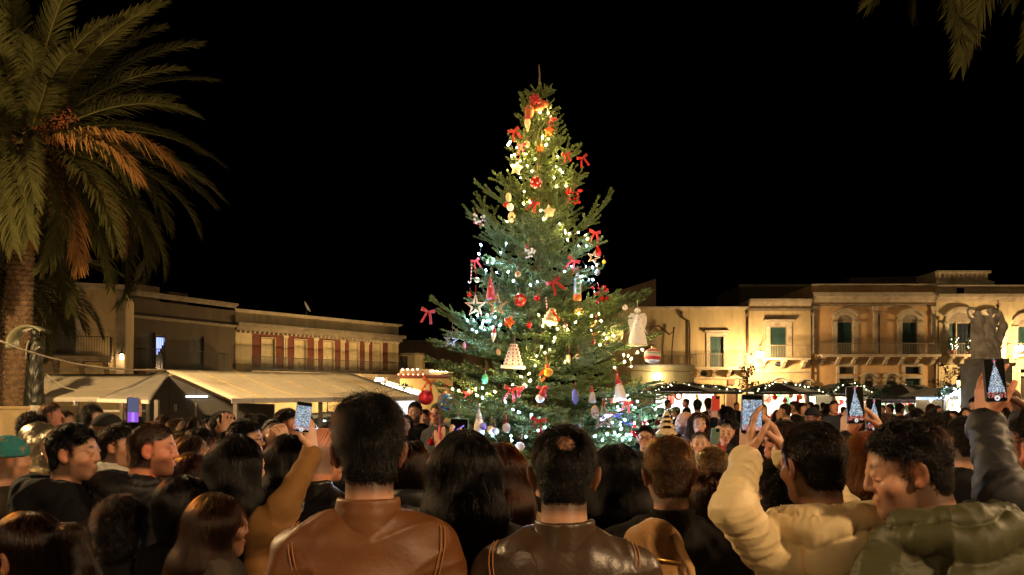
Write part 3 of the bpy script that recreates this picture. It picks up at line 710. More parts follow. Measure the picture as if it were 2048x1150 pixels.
class Facade:
    def __init__(s, name, label, px0, d0, px1, d1, ytop, wall, depth=9, cat='building'):
        a = W(px0, HOR, d0); b = W(px1, HOR, d1); s.a = Vector((a.x, a.y, 0)); b = Vector((b.x, b.y, 0)); s.L = (b - s.a).length; s.u = (b - s.a).normalized()
        s.rz = math.atan2(s.u.y, s.u.x); s.t = thing(name, label, cat, s.a, s.rz); s.H = s.uz(px0, ytop)[1]; s.op = []; s.wall_m = wall; s.depth = depth
    def uz(s, px, py):
        r = Vector(((px - 1024) / F, 1, 0)); n = Vector((-s.u.y, s.u.x, 0)); k = s.a.dot(n) / r.dot(n)
        p = r * k; return (p - s.a).dot(s.u), CAMH - (py - HOR) / F * k
    def rect(s, x0, y0, x1, y1, zb=None):
        u0, z1 = s.uz(x0, y0); u1, z0 = s.uz(x1, y1); xm = (x0 + x1) / 2; z1 = s.uz(xm, y0)[1]; z0 = s.uz(xm, y1)[1] if zb is None else zb
        return u0, u1, z0, z1
    def walls(s, rev=.28):
        us = sorted({0, s.L, *[o[0] for o in s.op], *[o[1] for o in s.op]}); zs = sorted({0, s.H, *[o[2] for o in s.op], *[o[3] for o in s.op]})
        b = MB()
        for i in range(len(us) - 1):
            for j in range(len(zs) - 1):
                cu, cz = (us[i] + us[i + 1]) / 2, (zs[j] + zs[j + 1]) / 2
                if any(o[0] < cu < o[1] and o[2] < cz < o[3] for o in s.op): continue
                b.add([(us[i], 0, zs[j]), (us[i + 1], 0, zs[j]), (us[i + 1], 0, zs[j + 1]), (us[i], 0, zs[j + 1])], [(0, 1, 2, 3)])
        for u0, u1, z0, z1 in s.op:
            b.add([(u0, 0, z0), (u1, 0, z0), (u1, 0, z1), (u0, 0, z1), (u0, rev, z0), (u1, rev, z0), (u1, rev, z1), (u0, rev, z1)], [(0, 4, 5, 1), (1, 5, 6, 2), (2, 6, 7, 3), (3, 7, 4, 0), (4, 7, 6, 5)])
        D = s.depth
        b.add([(0, 0, 0), (s.L, 0, 0), (s.L, D, 0), (0, D, 0), (0, 0, s.H), (s.L, 0, s.H), (s.L, D, s.H), (0, D, s.H)], [(1, 2, 6, 5), (3, 0, 4, 7), (2, 3, 7, 6), (4, 5, 6, 7)])
        b.build('wall', s.wall_m, s.t)
    def opening(s, x0, y0, x1, y1, m, kind='window', zb=None, leaves=2, label=None, slats=True):
        u0, u1, z0, z1 = s.rect(x0, y0, x1, y1, zb); s.op.append((u0, u1, z0, z1))
        f = MB(); w = .06
        f.box(u0, u0 + w, .10, .20, z0, z1); f.box(u1 - w, u1, .10, .20, z0, z1); f.box(u0 + w, u1 - w, .10, .20, z1 - w, z1)
        wo = f.build(kind, m if kind != 'window' else stone_d, s.t)
        if label: wo['label'] = label
        lw = (u1 - u0 - 2 * w) / leaves
        for i in range(leaves):
            a = u0 + w + lw * i + .01; c = a + lw - .02; b = MB(); b.box(a, c, .15, .19, z0 + .02, z1 - w - .01)
            b.box(a, a + .07, .125, .15, z0 + .02, z1 - w - .01); b.box(c - .07, c, .125, .15, z0 + .02, z1 - w - .01)
            n = 3
            for k in range(n + 1):
                zz = z0 + .02 + (z1 - w - .13 - z0) * k / n; b.box(a + .07, c - .07, .125, .15, zz, zz + .1)
            if slats:
                zz = z0 + .18
                while zz < z1 - .25: b.box(a + .07, c - .07, .135, .15, zz, zz + .035); zz += .075
            b.build('shutter' if kind == 'window' else 'door_leaf', m, wo)
        return u0, u1, z0, z1
    def surround(s, r, w=.25, cap=True, m=None, arch=False, proud=.08):
        u0, u1, z0, z1 = r; m = m or stone; b = MB()
        b.box(u0 - w, u0, -proud, 0.02, z0, z1 + (0 if arch else w)); b.box(u1, u1 + w, -proud, .02, z0, z1 + (0 if arch else w))
        if not arch: b.box(u0, u1, -proud, .02, z1, z1 + w)
        else:
            c = (u0 + u1) / 2; ri = (u1 - u0) / 2
            for (r0, r1, pr) in ((ri, ri + w, proud), (ri + w + .02, ri + w + .2, proud + .14)):
                n = 14
                for i in range(n):
                    a0, a1 = math.pi * i / n, math.pi * (i + 1) / n
                    if pr > proud and (i < 2 or i > n - 3): continue
                    q = [(c + rr * math.cos(a), z1 + rr * .85 * math.sin(a)) for rr, a in ((r0, a0), (r1, a0), (r1, a1), (r0, a1))]
                    b.prism(q, -pr, .02)
            b.box(u0 - w - .12, u0 - .02, -proud - .1, -proud + .005, z1 - .14, z1); b.box(u1 + .02, u1 + w + .12, -proud - .1, -proud + .005, z1 - .14, z1)
            q = [(c + ri * math.cos(math.pi * i / 12), z1 + ri * .85 * math.sin(math.pi * i / 12)) for i in range(13)]
            lu = MB(); lu.prism(q, -.012, .02); lu.build('lunette', stone_d, s.t)
        if cap:
            b.box(u0 - w - .15, u1 + w + .15, -proud - .18, .02, z1 + w + .02, z1 + w + .16); b.box(u0 - w - .05, u1 + w + .05, -proud - .08, .02, z1 + w + .16, z1 + w + .24)
        b.build('surround', m, s.t)
    def band(s, x0, x1, y0, y1, proud, name='cornice', m=None):
        u0, u1, z0, z1 = s.rect(x0, y0, x1, y1); u0 = max(u0, 0.0); u1 = min(u1, s.L)
        b = MB(); h = z1 - z0
        b.box(u0, u1, -proud, .02, z0 + h * .55, z1); b.box(u0, u1, -proud * .6, .02, z0 + h * .25, z0 + h * .55 - .002); b.box(u0, u1, -proud * .3, .02, z0, z0 + h * .25 - .002)
        return b.build(name, m or stone, s.t)
    def balcony(s, x0, x1, yrail, yfloor, yslab, proj=.9, m=None, nb=3, spacing=.12, slab_m=None, brackets=True):
        u0, u1, z0, z1 = s.rect(x0, yrail, x1, yfloor); zs = s.uz((x0 + x1) / 2, yslab)[1]
        b = MB(); b.box(u0 - .06, u1 + .06, -proj - .06, -.002, (z0 + zs) / 2, z0); b.box(u0, u1, -proj, -.002, zs, (z0 + zs) / 2 - .002); ba = b.build('balcony', slab_m or stone, s.t)
        r = MB(); nn = int((u1 - u0) / spacing)
        for i in range(nn + 1):
            u = u0 + .03 + (u1 - u0 - .06) * i / nn; r.box(u - .009, u + .009, -proj + .02, -proj + .038, z0, z1 - .03)
        for q in (u0 + .02, u1 - .04):
            k = int(proj / spacing)
            for i in range(1, k): r.box(q, q + .018, -proj + .03 + i * spacing, -proj + .048 + i * spacing, z0, z1 - .03)
        tag(r.build('baluster_row', m or iron, ba), kind='stuff')
        h = MB(); h.box(u0, u1, -proj + .01, -proj + .05, z1 - .03, z1 + .01); h.box(u0, u0 + .04, -proj + .05, 0, z1 - .03, z1 + .01); h.box(u1 - .04, u1, -proj + .05, 0, z1 - .03, z1 + .01); h.build('handrail', m or iron, ba)
        if brackets:
            for i in range(nb):
                u = u0 + .25 + (u1 - u0 - .5) * i / max(1, nb - 1); k = MB()
                k.prism([(0, 0), (-proj * .85, 0), (-proj * .85, -.12), (-proj * .55, -.22), (-proj * .25, -.5), (0, -.62)], u - .12, u + .12, Matrix(((0, 1, 0, 0), (1, 0, 0, 0), (0, 0, 1, zs - .002), (0, 0, 0, 1))))
                k.build('bracket', slab_m or stone, ba)
    def pipe(s, pts, r=.06, name='drainpipe', m=None):
        b = MB(); p = [s.uz(x, y) for x, y in pts]; b.tube([(u, -.1, z) for u, z in p], r, 8)
        u, z = p[0]; b.lathe([(r, z - .05), (r * 2.2, z + .22), (r * 2.2, z + .26)], 10, Matrix.Translation((u, -.1, 0))); b.build(name, m or pipe_m, s.t)
    def pilaster(s, x0, x1, y0, y1, m=None, proud=.1, zb=None):
        u0, u1, z0, z1 = s.rect(x0, y0, x1, y1, zb); b = MB(); b.box(u0, u1, -proud, .02, z0, z1); b.box(u0 - .06, u1 + .06, -proud - .06, .02, z1 - .25, z1 - .03); b.build('pilaster', m or stone, s.t)
    def oval(s, px, py, w, h, m, name='oval_opening', proud=.06):
        u, z = s.uz(px, py); b = MB()
        b.lathe([(1e-5, proud), (.7, proud), (.78, proud + .03), (1, proud * .5), (1, -.02)], 18, Matrix.Translation((u, 0, z)) @ Matrix.Rotation(R(90), 4, 'X') @ Matrix.Diagonal((w, h, 1, 1))); return b.build(name, m, s.t)

def wall_lamp(label, fac, px, py, watts, out=.9, globe=.16, col=(1, .66, .32), es=60):
    u, z = fac.uz(px, py); n = Vector((fac.u.y, -fac.u.x, 0)); p = fac.a + fac.u * u + n * out; p.z = z
    t = thing('wall_lantern', label, 'lamp', p, fac.rz)
    b = MB(); b.tube([(0, out - .02, .1), (0, out * .5, .42), (0, .05, .42), (0, 0, .28)], .025, 8); b.lathe([(.10, -.02), (.12, 0), (.12, .3), (.08, .34)], 10, Matrix.Translation((0, out - .03, 0)) @ Matrix.Rotation(R(90), 4, 'X') @ Matrix.Translation((0, .1, -.05)) @ Matrix.Diagonal((1, 1, .3, 1))); b.build('bracket', iron, t)
    b = MB(); b.lathe([(.04, .30), (.17, .22), (.19, .18), (.02, .24)], 12); b.build('hood', iron, t)
    b = MB(); b.lathe([(.001, -globe * 1.2), (globe * .7, -globe * .9), (globe, 0), (globe * .8, .17), (.02, .18)], 14); b.build('glass', emit('lamp_glow_%d' % es, col, es), t)
    l = bpy.data.lights.new('lamp_light', 'POINT'); l.energy = watts; l.color = col; l.shadow_soft_size = globe; lo = link('lamp_light', l, t, (0, -.02, -globe * 1.25)); return t

# right hand side of the square ---------------------------------------------------------------
DR = 60.0
f1 = Facade('townhouse', 'plain ochre house with one green balcony door and a bent drainpipe, right of the tree', 1236, DR, 1496.5, DR, 615, plaster('ochre'))
f1.opening(1420, 673, 1447, 734, green_s, 'door'); f1.surround(f1.op[-1], .28)
f1.opening(1452, 776, 1475, 812, brown_d, 'door', zb=.02); f1.surround(f1.op[-1], .1, cap=False)
f1.opening(1290, 694, 1308, 733, dark_s, 'door'); f1.surround(f1.op[-1], .2, arch=True)
f1.walls(); f1.band(1236, 1496, 613.5, 619, .2)
f1.balcony(1388, 1492, 709, 735, 740, .9, iron_l, 4); f1.balcony(1250, 1386, 712, 735, 738, .5, iron_l, 3)
f1.pipe([(1363, 631), (1367, 638), (1378, 642), (1379, 660), (1379, 730)]); f1.pipe([(1493, 632), (1493, 700), (1493, 790)])
f1.oval(1408, 747, .25, .19, glass_d); f1.oval(1462, 747, .25, .19, glass_d)
f1.band(1388, 1496, 755, 759, .12, 'string_course')
b = MB(); u_, z_ = f1.uz(1462, 764); b.box(u_ - .25, u_ + .25, -.12, .0, z_ - .2, z_ + .2); b.build('wall_sign', brown_d, f1.t)
# the scroll shaped metal canopy on the left of this house
b = MB()
for k in (0, .25):
    b.tube([(f1.uz(x, y)[0], -.25 - k, f1.uz(x, y)[1]) for x, y in ((1292, 690), (1295, 668), (1303, 655), (1315, 652), (1326, 660), (1336, 670), (1345, 664), (1346, 655))], .05, 6)
    b.tube([(f1.uz(x, y)[0], -.25 - k, f1.uz(x, y)[1]) for x, y in ((1345, 664), (1342, 700), (1342, 733))], .03, 6)
b.build('scroll_frame', pipe_m, f1.t)
fe = Facade('front_annex', 'low flat roofed ochre annex with a lit oval lamp before the ochre house', 1262, 57, 1388, 57, 731, plaster('ochre'), depth=2.85)
fe.opening(1306, 781, 1330, 812, brown_d, 'door', zb=.02); fe.surround(fe.op[-1], .12, arch=True, cap=False)
fe.walls(); fe.band(1262, 1388, 729.5, 735, .15)
o = fe.oval(1314, 753, .34, .24, emit('bulkhead_glow', (1, .93, .7), 9), 'bulkhead_lamp')
u_, z_ = fe.uz(1314, 753); lp = bpy.data.lights.new('lamp_light', 'POINT'); lp.energy = 60; lp.color = (1, .85, .5); lp.shadow_soft_size = .2; link('lamp_light', lp, fe.t, (u_, -.6, z_))
b = MB(); b.tube([(fe.uz(x, y)[0], -.03, fe.uz(x, y)[1]) for x, y in ((1262, 741), (1300, 743), (1340, 742), (1387, 744))], .015, 5); b.build('wall_cable', iron, fe.t)

f2 = Facade('townhouse', 'narrow ochre house with pale stone window surround beside the bright wall lamp', 1497.5, DR - .2, 1621.5, DR - .2, 600, plaster('sand'))
f2.opening(1540, 653, 1574, 717, green_s); f2.surround(f2.op[-1], .35)
f2.opening(1546, 772, 1572, 812, green_s, 'door', zb=.02); f2.surround(f2.op[-1], .2, arch=True, cap=False)
f2.opening(1601, 772, 1621, 812, dark_s, 'door', zb=.02); f2.surround(f2.op[-1], .16, arch=True, cap=False)
f2.walls(); f2.band(1498, 1621, 598.5, 612, .35); f2.band(1498, 1621, 617, 622, .12, 'frieze', stone_d)
f2.balcony(1517, 1611, 692, 717, 721, .95, iron_l, 3); f2.oval(1557, 728, .3, .2, glass_d); f2.band(1498, 1621, 742, 746, .12, 'string_course')
f2.pipe([(1622, 630), (1622, 700), (1622, 790)], .05)

f3 = Facade('palazzo', 'two storey orange brown palazzo with arched stone windows and a long balcony', 1623, DR, 1871.5, DR, 570, plaster('orange'))
for x in (1674, 1804):
    f3.opening(x, 643, x + 32, 709, green_s); f3.surround(f3.op[-1], .36, arch=True, cap=False)
for x in (1678, 1810):
    f3.opening(x, 733, x + 31, 748, dark_s if x < 1700 else glass_d, slats=False); f3.surround(f3.op[-1], .22, cap=False)
    f3.opening(x, 757, x + 31, 812, dark_s if x < 1700 else green_s, 'door', zb=.02); f3.surround(f3.op[-1], .22, cap=False)
for x in (1728, 1772):
    f3.opening(x, 761, x + 20, 780, dark_s, leaves=1, slats=False); f3.surround(f3.op[-1], .2, arch=True, cap=False)
f3.walls(); f3.band(1623, 1871, 568.5, 573, .25, 'coping'); f3.band(1623, 1871, 586, 605, .45); f3.band(1623, 1871, 608, 612, .1, 'frieze', stone_d)
f3.pilaster(1624, 1632, 612, 708, proud=.12); f3.pilaster(1746, 1754, 612, 708, proud=.12); f3.pilaster(1862, 1870, 612, 708, proud=.12)
f3.balcony(1634, 1868, 688, 710, 715, .95, iron_l, 8); f3.band(1623, 1871, 723, 727, .12, 'string_course')
f3.pipe([(1757, 630), (1757, 680), (1757, 706)], .07); f3.pipe([(1868, 730), (1868, 760), (1868, 800)], .07)

f4 = Facade('palazzo', 'tall cream palazzo at the far right with attic block and flower boxes', 1872.5, DR - .15, 2140, DR - .15, 572, plaster('cream'))
f4.opening(1897, 645, 1912, 709, green_s, leaves=1); f4.opening(1914, 645, 1944, 709, glass_d, leaves=3, slats=False); f4.surround((f4.op[-2][0], f4.op[-1][1], f4.op[-1][2], f4.op[-1][3]), .3, arch=True, cap=False)
f4.opening(2035, 652, 2068, 709, green_s); f4.surround(f4.op[-1], .36, arch=True, cap=False)
f4.opening(1958, 645, 1990, 709, green_s); f4.surround(f4.op[-1], .36, arch=True, cap=False)
f4.opening(2040, 738, 2056, 746, glass_d, leaves=1, slats=False); f4.surround(f4.op[-1], .1, cap=False)
f4.opening(2040, 752, 2062, 812, dark_s, 'door', zb=.02); f4.surround(f4.op[-1], .1, cap=False)
f4.walls(); f4.band(1873, 2140, 570.5, 576, .25, 'coping'); f4.band(1873, 2140, 589, 604, .45)
f4.balcony(1889, 1950, 688, 710, 714, .95, iron_l, 3); f4.balcony(2012, 2090, 688, 710, 714, .95, iron_l, 3); f4.band(1873, 2140, 725, 729, .12, 'string_course')
f4.pipe([(1875, 640), (1875, 700), (1875, 800)], .05)
bx = MB(); u0, u1, z0, z1 = f4.rect(1871, 542, 1978, 570.5); u0 = max(u0, .02); bx.box(u0, u1, .1, 3, z0, z1); bx.box(u0, u1 + .1, -.12, .1, z1 - .15, z1 + .02); bx.box(u0, u1 + .35, -.1, .1, z0, z0 + .3); bx.box(u0, u1 + .1, -.05, .1, z0 + .3, z0 + .38)
n_ = 11
for i in range(n_):
    u = u0 + .3 + (u1 - u0 - .5) * i / (n_ - 1); bx.box(u - .05, u + .05, 0.02, .1, z0 + .38, z1 - .15)
bx.build('attic', stone, f4.t)
wb_ = MB(); u0, u1, z0, z1 = f4.rect(1913, 575, 1928, 587); wb_.box(u0, u1, -.02, .01, z0, z1); wb_.build('attic_window', glass_d, f4.t)
# leafy pots on the balcony
leafm = mat('pot_leaves', (.035, .075, .025), .6, var=.4, vscale=10)
def leaf_ball(name, c, r, n, parent, seed, size=.06, m=None, flat=1.0):
    rg = np.random.default_rng(seed); V = []; Q = []
    for i in range(n):
        d = rg.normal(size=3); d /= np.linalg.norm(d); p = np.array(c) + d * np.array(r) * rg.uniform(.35, 1.0)
        a = rg.normal(size=3); a /= np.linalg.norm(a); b_ = np.cross(a, rg.normal(size=3)); b_ /= np.linalg.norm(b_); s_ = size * rg.uniform(.6, 1.3)
        o = len(V); V += [p - a * s_, p + b_ * s_ * .45, p + a * s_, p - b_ * s_ * .45]; Q.append((o, o + 1, o + 2, o + 3))
    return link(name, np_mesh(name, np.array(V), np.array(Q), m or leafm, False), parent)
for lb, px in (('leafy potted plant with tiny lights, left end of the cream palazzo balcony', 1905), ('leafy potted plant beside the winged statue on the cream palazzo balcony', 1940)):
    p = W(px, 709, DR - 1.0); t = thing('potted_plant', lb, 'plant', p)
    leaf_ball('leaves', (0, 0, .75), (.42, .25, .62), 420, t, px, .09); b = MB(); b.lathe([(.12, 0), (.2, .3), (.22, .32)], 12); b.build('pot', mat('terracotta', (.3, .12, .06), .8), t)
    sm_ = MB()
    for i in range(14): sm_.ball((random.uniform(-.35, .35), -.3, .3 + random.uniform(0, .9)), .018, 5)
    tag(sm_.build('fairy_bulbs', emit('fairy', (1, .9, .6), 12), t), kind='stuff')

# dark roofs and gables behind
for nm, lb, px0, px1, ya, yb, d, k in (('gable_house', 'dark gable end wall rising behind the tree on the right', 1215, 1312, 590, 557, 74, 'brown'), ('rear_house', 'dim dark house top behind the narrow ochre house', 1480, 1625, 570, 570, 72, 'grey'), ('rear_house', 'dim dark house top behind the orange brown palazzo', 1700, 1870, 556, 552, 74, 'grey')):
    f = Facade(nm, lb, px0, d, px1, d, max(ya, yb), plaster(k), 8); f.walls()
    if ya != yb:
        b = MB(); z0 = f.H; b.prism([(0, z0), (f.L, z0), (f.L, f.uz(px1, min(ya, yb))[1]), (0, z0 + .05)], 0, 8); b.build('gable', plaster(k), f.t)
    else:
        b = MB(); b.box(-.1, f.L + .1, -.15, .1, f.H - .2, f.H + .06); b.build('coping', stone_d, f.t)

# left hand side --------------------------------------------------------------------------------
g1 = Facade('corner_house', 'ochre corner house with tall dark shutters behind the palm on the left', -120, 39, 252, 42, 566, plaster('sand'))
g1.opening(98, 602, 152, 708, dark_s, 'window', leaves=2); g1.surround(g1.op[-1], .3)
g1.opening(-40, 604, 4, 708, dark_s, 'window'); g1.surround(g1.op[-1], .3)
g1.walls(); g1.band(-120, 252, 563, 575, .45); g1.pilaster(232, 250, 580, 800, stone_d, .16); g1.balcony(-110, 225, 672, 712, 722, 1.0, iron, 7, slab_m=stone_d)
g1.band(-120, 252, 735, 742, .15, 'string_course')
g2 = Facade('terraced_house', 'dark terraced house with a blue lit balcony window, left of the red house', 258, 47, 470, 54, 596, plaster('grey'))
g2.opening(283, 664, 311, 739, dark_s, 'door', leaves=1); g2.opening(312, 670, 331, 739, glass_d, 'window', leaves=1, slats=False); g2.opening(378, 672, 408, 739, dark_s, 'door')
u0, u1, z0, z1 = g2.op[1]
g2.walls(); g2.band(258, 470, 594, 603, .35, m=stone_d); g2.band(258, 470, 640, 645, .2, 'string_course', stone_d); g2.balcony(272, 440, 702, 740, 748, .9, iron, 5, slab_m=stone_d)
b = MB()
for i in range(5): b.box(u0 + .12 + i * .13, u0 + .20 + i * .13, .10, .12, z0 + .9 + .2 * i, z1 - .15)
b.build('lit_curtain', emit('blue_curtain', (.35, .45, 1.0), .9), g2.t)
b = MB(); ua, ub, za, zb_ = g2.rect(292, 568, 345, 596); b.box(ua, ub, 1.2, 4, za - .3, zb_); b.build('roof_room', plaster('brown'), g2.t)
b = MB(); ua, ub, za, zb_ = g2.rect(372, 582, 410, 597); b.box(ua, ub, 1.6, 4, za - .3, zb_); b.build('chimney', plaster('grey'), g2.t)
g3 = Facade('red_house', 'long house with red wall panels, five cream shuttered windows and an iron balcony', 471, 54.2, 797, 66, 618, plaster('cream'))
for x0, x1, y in ((522, 549, 676), (588, 612, 679), (646, 667, 682), (698, 717, 684), (745, 763, 686)):
    g3.opening(x0, y, x1, 741, cream_s); g3.surround(g3.op[-1], .04, cap=False, m=cream_s, proud=.10)
g3.walls()
for i, (x0, x1) in enumerate(((505, 566), (573, 627), (634, 680), (688, 729), (736, 775))):
    u0, u1, z0, z1 = g3.rect(x0, 664 + i * 3, x1, 741); o = g3.op[i]; b = MB()
    b.box(u0, o[0] - .04, -.035, .005, z0, z1); b.box(o[1] + .04, u1, -.035, .005, z0, z1); b.box(o[0] - .04, o[1] + .04, -.035, .005, o[3] + .04, z1); b.build('red_panel', redwall, g3.t)
for x in (569.5, 630.5, 684, 732.5):
    for q in (-2.2, 2.2): g3.pilaster(x + q - 1.2, x + q + 1.2, 664 + (x - 505) / 12, 741, cream_s, .12)
u0 = 0
def g3band(ya, yb, pr, nm, m):   # parallel to the roof line
    z1 = g3.uz(471, ya)[1]; z0 = g3.uz(471, yb)[1]; b = MB(); b.box(-.1, g3.L + .35, -pr, .0, z0 + (z1 - z0) * .5, z1); b.box(-.05, g3.L + .2, -pr * .5, 0, z0, z0 + (z1 - z0) * .5 - .002); b.build(nm, m, g3.t)
g3band(617, 622, .12, 'coping', stone); g3band(645, 660, .55, 'cornice', stone_d)
dn = MB()
for i in range(40): u = .2 + i * (g3.L - .4) / 39; z1 = g3.uz(471, 660)[1]; dn.box(u - .06, u + .06, -.30, 0, z1 - .16, z1 - .002)
dn.build('dentil_row', stone, g3.t)
zr1 = g3.uz(471, 713)[1]; zr0 = g3.uz(471, 741)[1]; zs_ = zr0 - .25
b = MB(); b.box(.6, g3.L + .1, -1.0, -.002, zs_, zr0); ba = b.build('balcony', stone_d, g3.t)
r_ = MB(); nn = 150
for i in range(nn + 1): u = .64 + (g3.L - .6) * i / nn; r_.box(u - .012, u + .012, -.97, -.95, zr0, zr1)
tag(r_.build('baluster_row', iron, ba), kind='stuff')
h_ = MB(); h_.box(.62, g3.L + .08, -.98, -.93, zr1, zr1 + .04); h_.box(.62, g3.L + .08, -.975, -.935, zr0 + .1, zr0 + .13); h_.build('handrail', iron, ba)
for i in range(10):
    k = MB(); u = .9 + i * (g3.L - 1.2) / 9; k.prism([(0, 0), (-.85, 0), (-.85, -.12), (-.3, -.5), (0, -.6)], u - .12, u + .12, Matrix(((0, 1, 0, 0), (1, 0, 0, 0), (0, 0, 1, zs_ - .002), (0, 0, 0, 1)))); k.build('bracket', stone_d, ba)
# satellite dish on the roof
p = W(613, 632, 58.5); p2 = W(614, 618, 58.5); t = thing('satellite_dish', 'pale satellite dish on the roof edge of the red house', 'dish', Vector((p.x, p.y, g3.H)))
b = MB(); b.tube([(0, 0, 0), (0, 0, .5)], .03, 6); b.build('mast', iron, t)
b = MB(); b.lathe([(1e-4, .0), (.2, .025), (.34, .09), (.36, .09), (.2, .01), (1e-4, -.02)], 16, Matrix.Translation((0, -.05, .62)) @ Matrix.Rotation(R(62), 4, 'Y') @ Matrix.Diagonal((1.25, 1, 1, 1))); b.build('dish', white_p, t)
# oval shop sign at the right end of the red house
u_, z_ = g3.uz(756, 757); b = MB(); b.prism([(.95 * math.cos(a), .62 * math.sin(a)) for a in np.linspace(-.35, math.pi + .35, 18)], -.25, -.02, Matrix.Translation((u_, 0, z_ - .1))); so = b.build('sign_board', mat('sign_brown', (.2, .1, .05), .6), g3.t)
b = MB(); b.box(u_ - .62, u_ + .62, -.30, -.252, z_ - .22, z_ + .24); b.build('lit_sign', emit('sign_white', (1, .93, .85), 5), so)
# low brown wall and house at the end of the square
g4 = Facade('low_house', 'low brown flat roofed house at the far end, half hidden by the tree', 798, 72, 1000, 76, 684, plaster('brown'))
g4.walls(); g4.band(798, 1000, 683, 689, .2, m=stone_d)
g5 = Facade('small_annex', 'small cream annex right of the red house', 797, 67.5, 850, 67.5, 707, plaster('cream'), 3); g5.opening(801, 712, 815, 740, dark_s, 'door'); g5.walls(); g5.band(797, 850, 706, 710, .15, m=stone_d)
g6 = Facade('entrance_porch', 'ochre porch wall lit by a row of bulbs, left of the tree', 800, 60, 906, 60, 738, plaster('ochre'), 4); g6.walls(); g6.band(800, 906, 750, 757, .3, 'fascia', mat('red_fascia', (.10, .02, .015), .7))
for nm, lb, xs_, yy, colr, st in (('light_row', 'row of warm white bulbs along the porch edge left of the tree', np.linspace(861, 904, 15), 742, (1, .85, .55), 14), ('light_row', 'row of red bulbs along the porch edge beside the red house', np.linspace(797, 846, 6), 749, (1, .18, .10), 9), ('light_row', 'row of four small white bulbs above the red bulbs', np.linspace(805, 835, 4), 739, (1, .8, .6), 12)):
    p = W(xs_[0], yy, 59.5); t = thing(nm, lb, 'lights', p); b = MB(); b.ball((0, 0, 0), .055 if st == 14 else .05, 8); me = b.mesh('bulb', emit('row_%d' % st, colr, st)); wv = MB(); pts = []
    for x in xs_: q = W(x, yy + math.sin(x) * .4, 59.5) - p; pts.append(q); link('bulb', me, t, q)
    wv.tube([q + Vector((0, .0, .06)) for q in pts], .012, 5); wv.build('wire', iron, t)

# lamps that the photograph shows lit
wall_lamp('very bright wall lantern at the corner between the plain ochre house and its narrow neighbour', f2, 1502, 712, 1450, 2.3, .24, es=150)
wall_lamp('very bright wall lantern behind the winged statue at the far right', f4, 2000, 700, 1450, 2.3, .24, es=150)
wall_lamp('small lit wall lantern at the corner of the house behind the palm', g1, 245, 716, 14, .5, .10, es=12)

# ------------------------------------------------------------------ street lamps out of view, added to light crowd, tree, awnings and facades
def street_lamp(label, x, y, h, watts, col=(1, .64, .32), r=.28):
    t = thing('street_lamp', label, 'street lamp', (x, y, 0))
    b = MB(); b.lathe([(.18, 0), (.18, .1), (.11, .3), (.07, .9), (.05, 1.0), (.045, h - .3), (.07, h - .25), (.03, h - .15)], 12); b.build('post', iron, t)
    b = MB(); b.lathe([(.10, h - .12), (r * .8, h + .1), (r, h + .3), (r * .7, h + .5), (.05, h + .55)], 14); b.build('globe', emit('street_globe', col, 30), t)
    b = MB(); b.lathe([(r * .9, h + .56), (.06, h + .75), (.03, h + .85)], 12); b.build('hat', iron, t)
    l = bpy.data.lights.new('lamp_light', 'POINT'); l.energy = watts; l.color = col; l.shadow_soft_size = r; link('lamp_light', l, t, (0, 0, h - .35)); return t
street_lamp('iron street lamp with a globe behind the viewer on the right', 4.2, -3.2, 5.2, 900)
street_lamp('iron street lamp with a globe behind the viewer on the left', -5.5, -4.5, 5.2, 220)
street_lamp('iron street lamp with a globe out of view to the right of the fir tree', 8.2, 4.6, 6.2, 900)
street_lamp('iron street lamp with a globe beside the palms, out at the left', -9.4, 8.2, 6.0, 2500, (1, .66, .30))
street_lamp('added low lamp hidden behind the big cream awning, left of the pair', (655 - 1024) / F * 55, 55, 2.2, 800, (1, .66, .28), .20)  # this pair is unseen, added to brighten the red house facade
street_lamp('added low lamp hidden behind the big cream awning, right of the pair', (765 - 1024) / F * 59, 59, 2.2, 600, (1, .66, .28), .20)
street_lamp('added low lamp hidden behind the smaller awning at the left', (150 - 1024) / F * 33, 33, 1.75, 330, (1, .62, .24), .18)  # unseen too, added to brighten the corner house

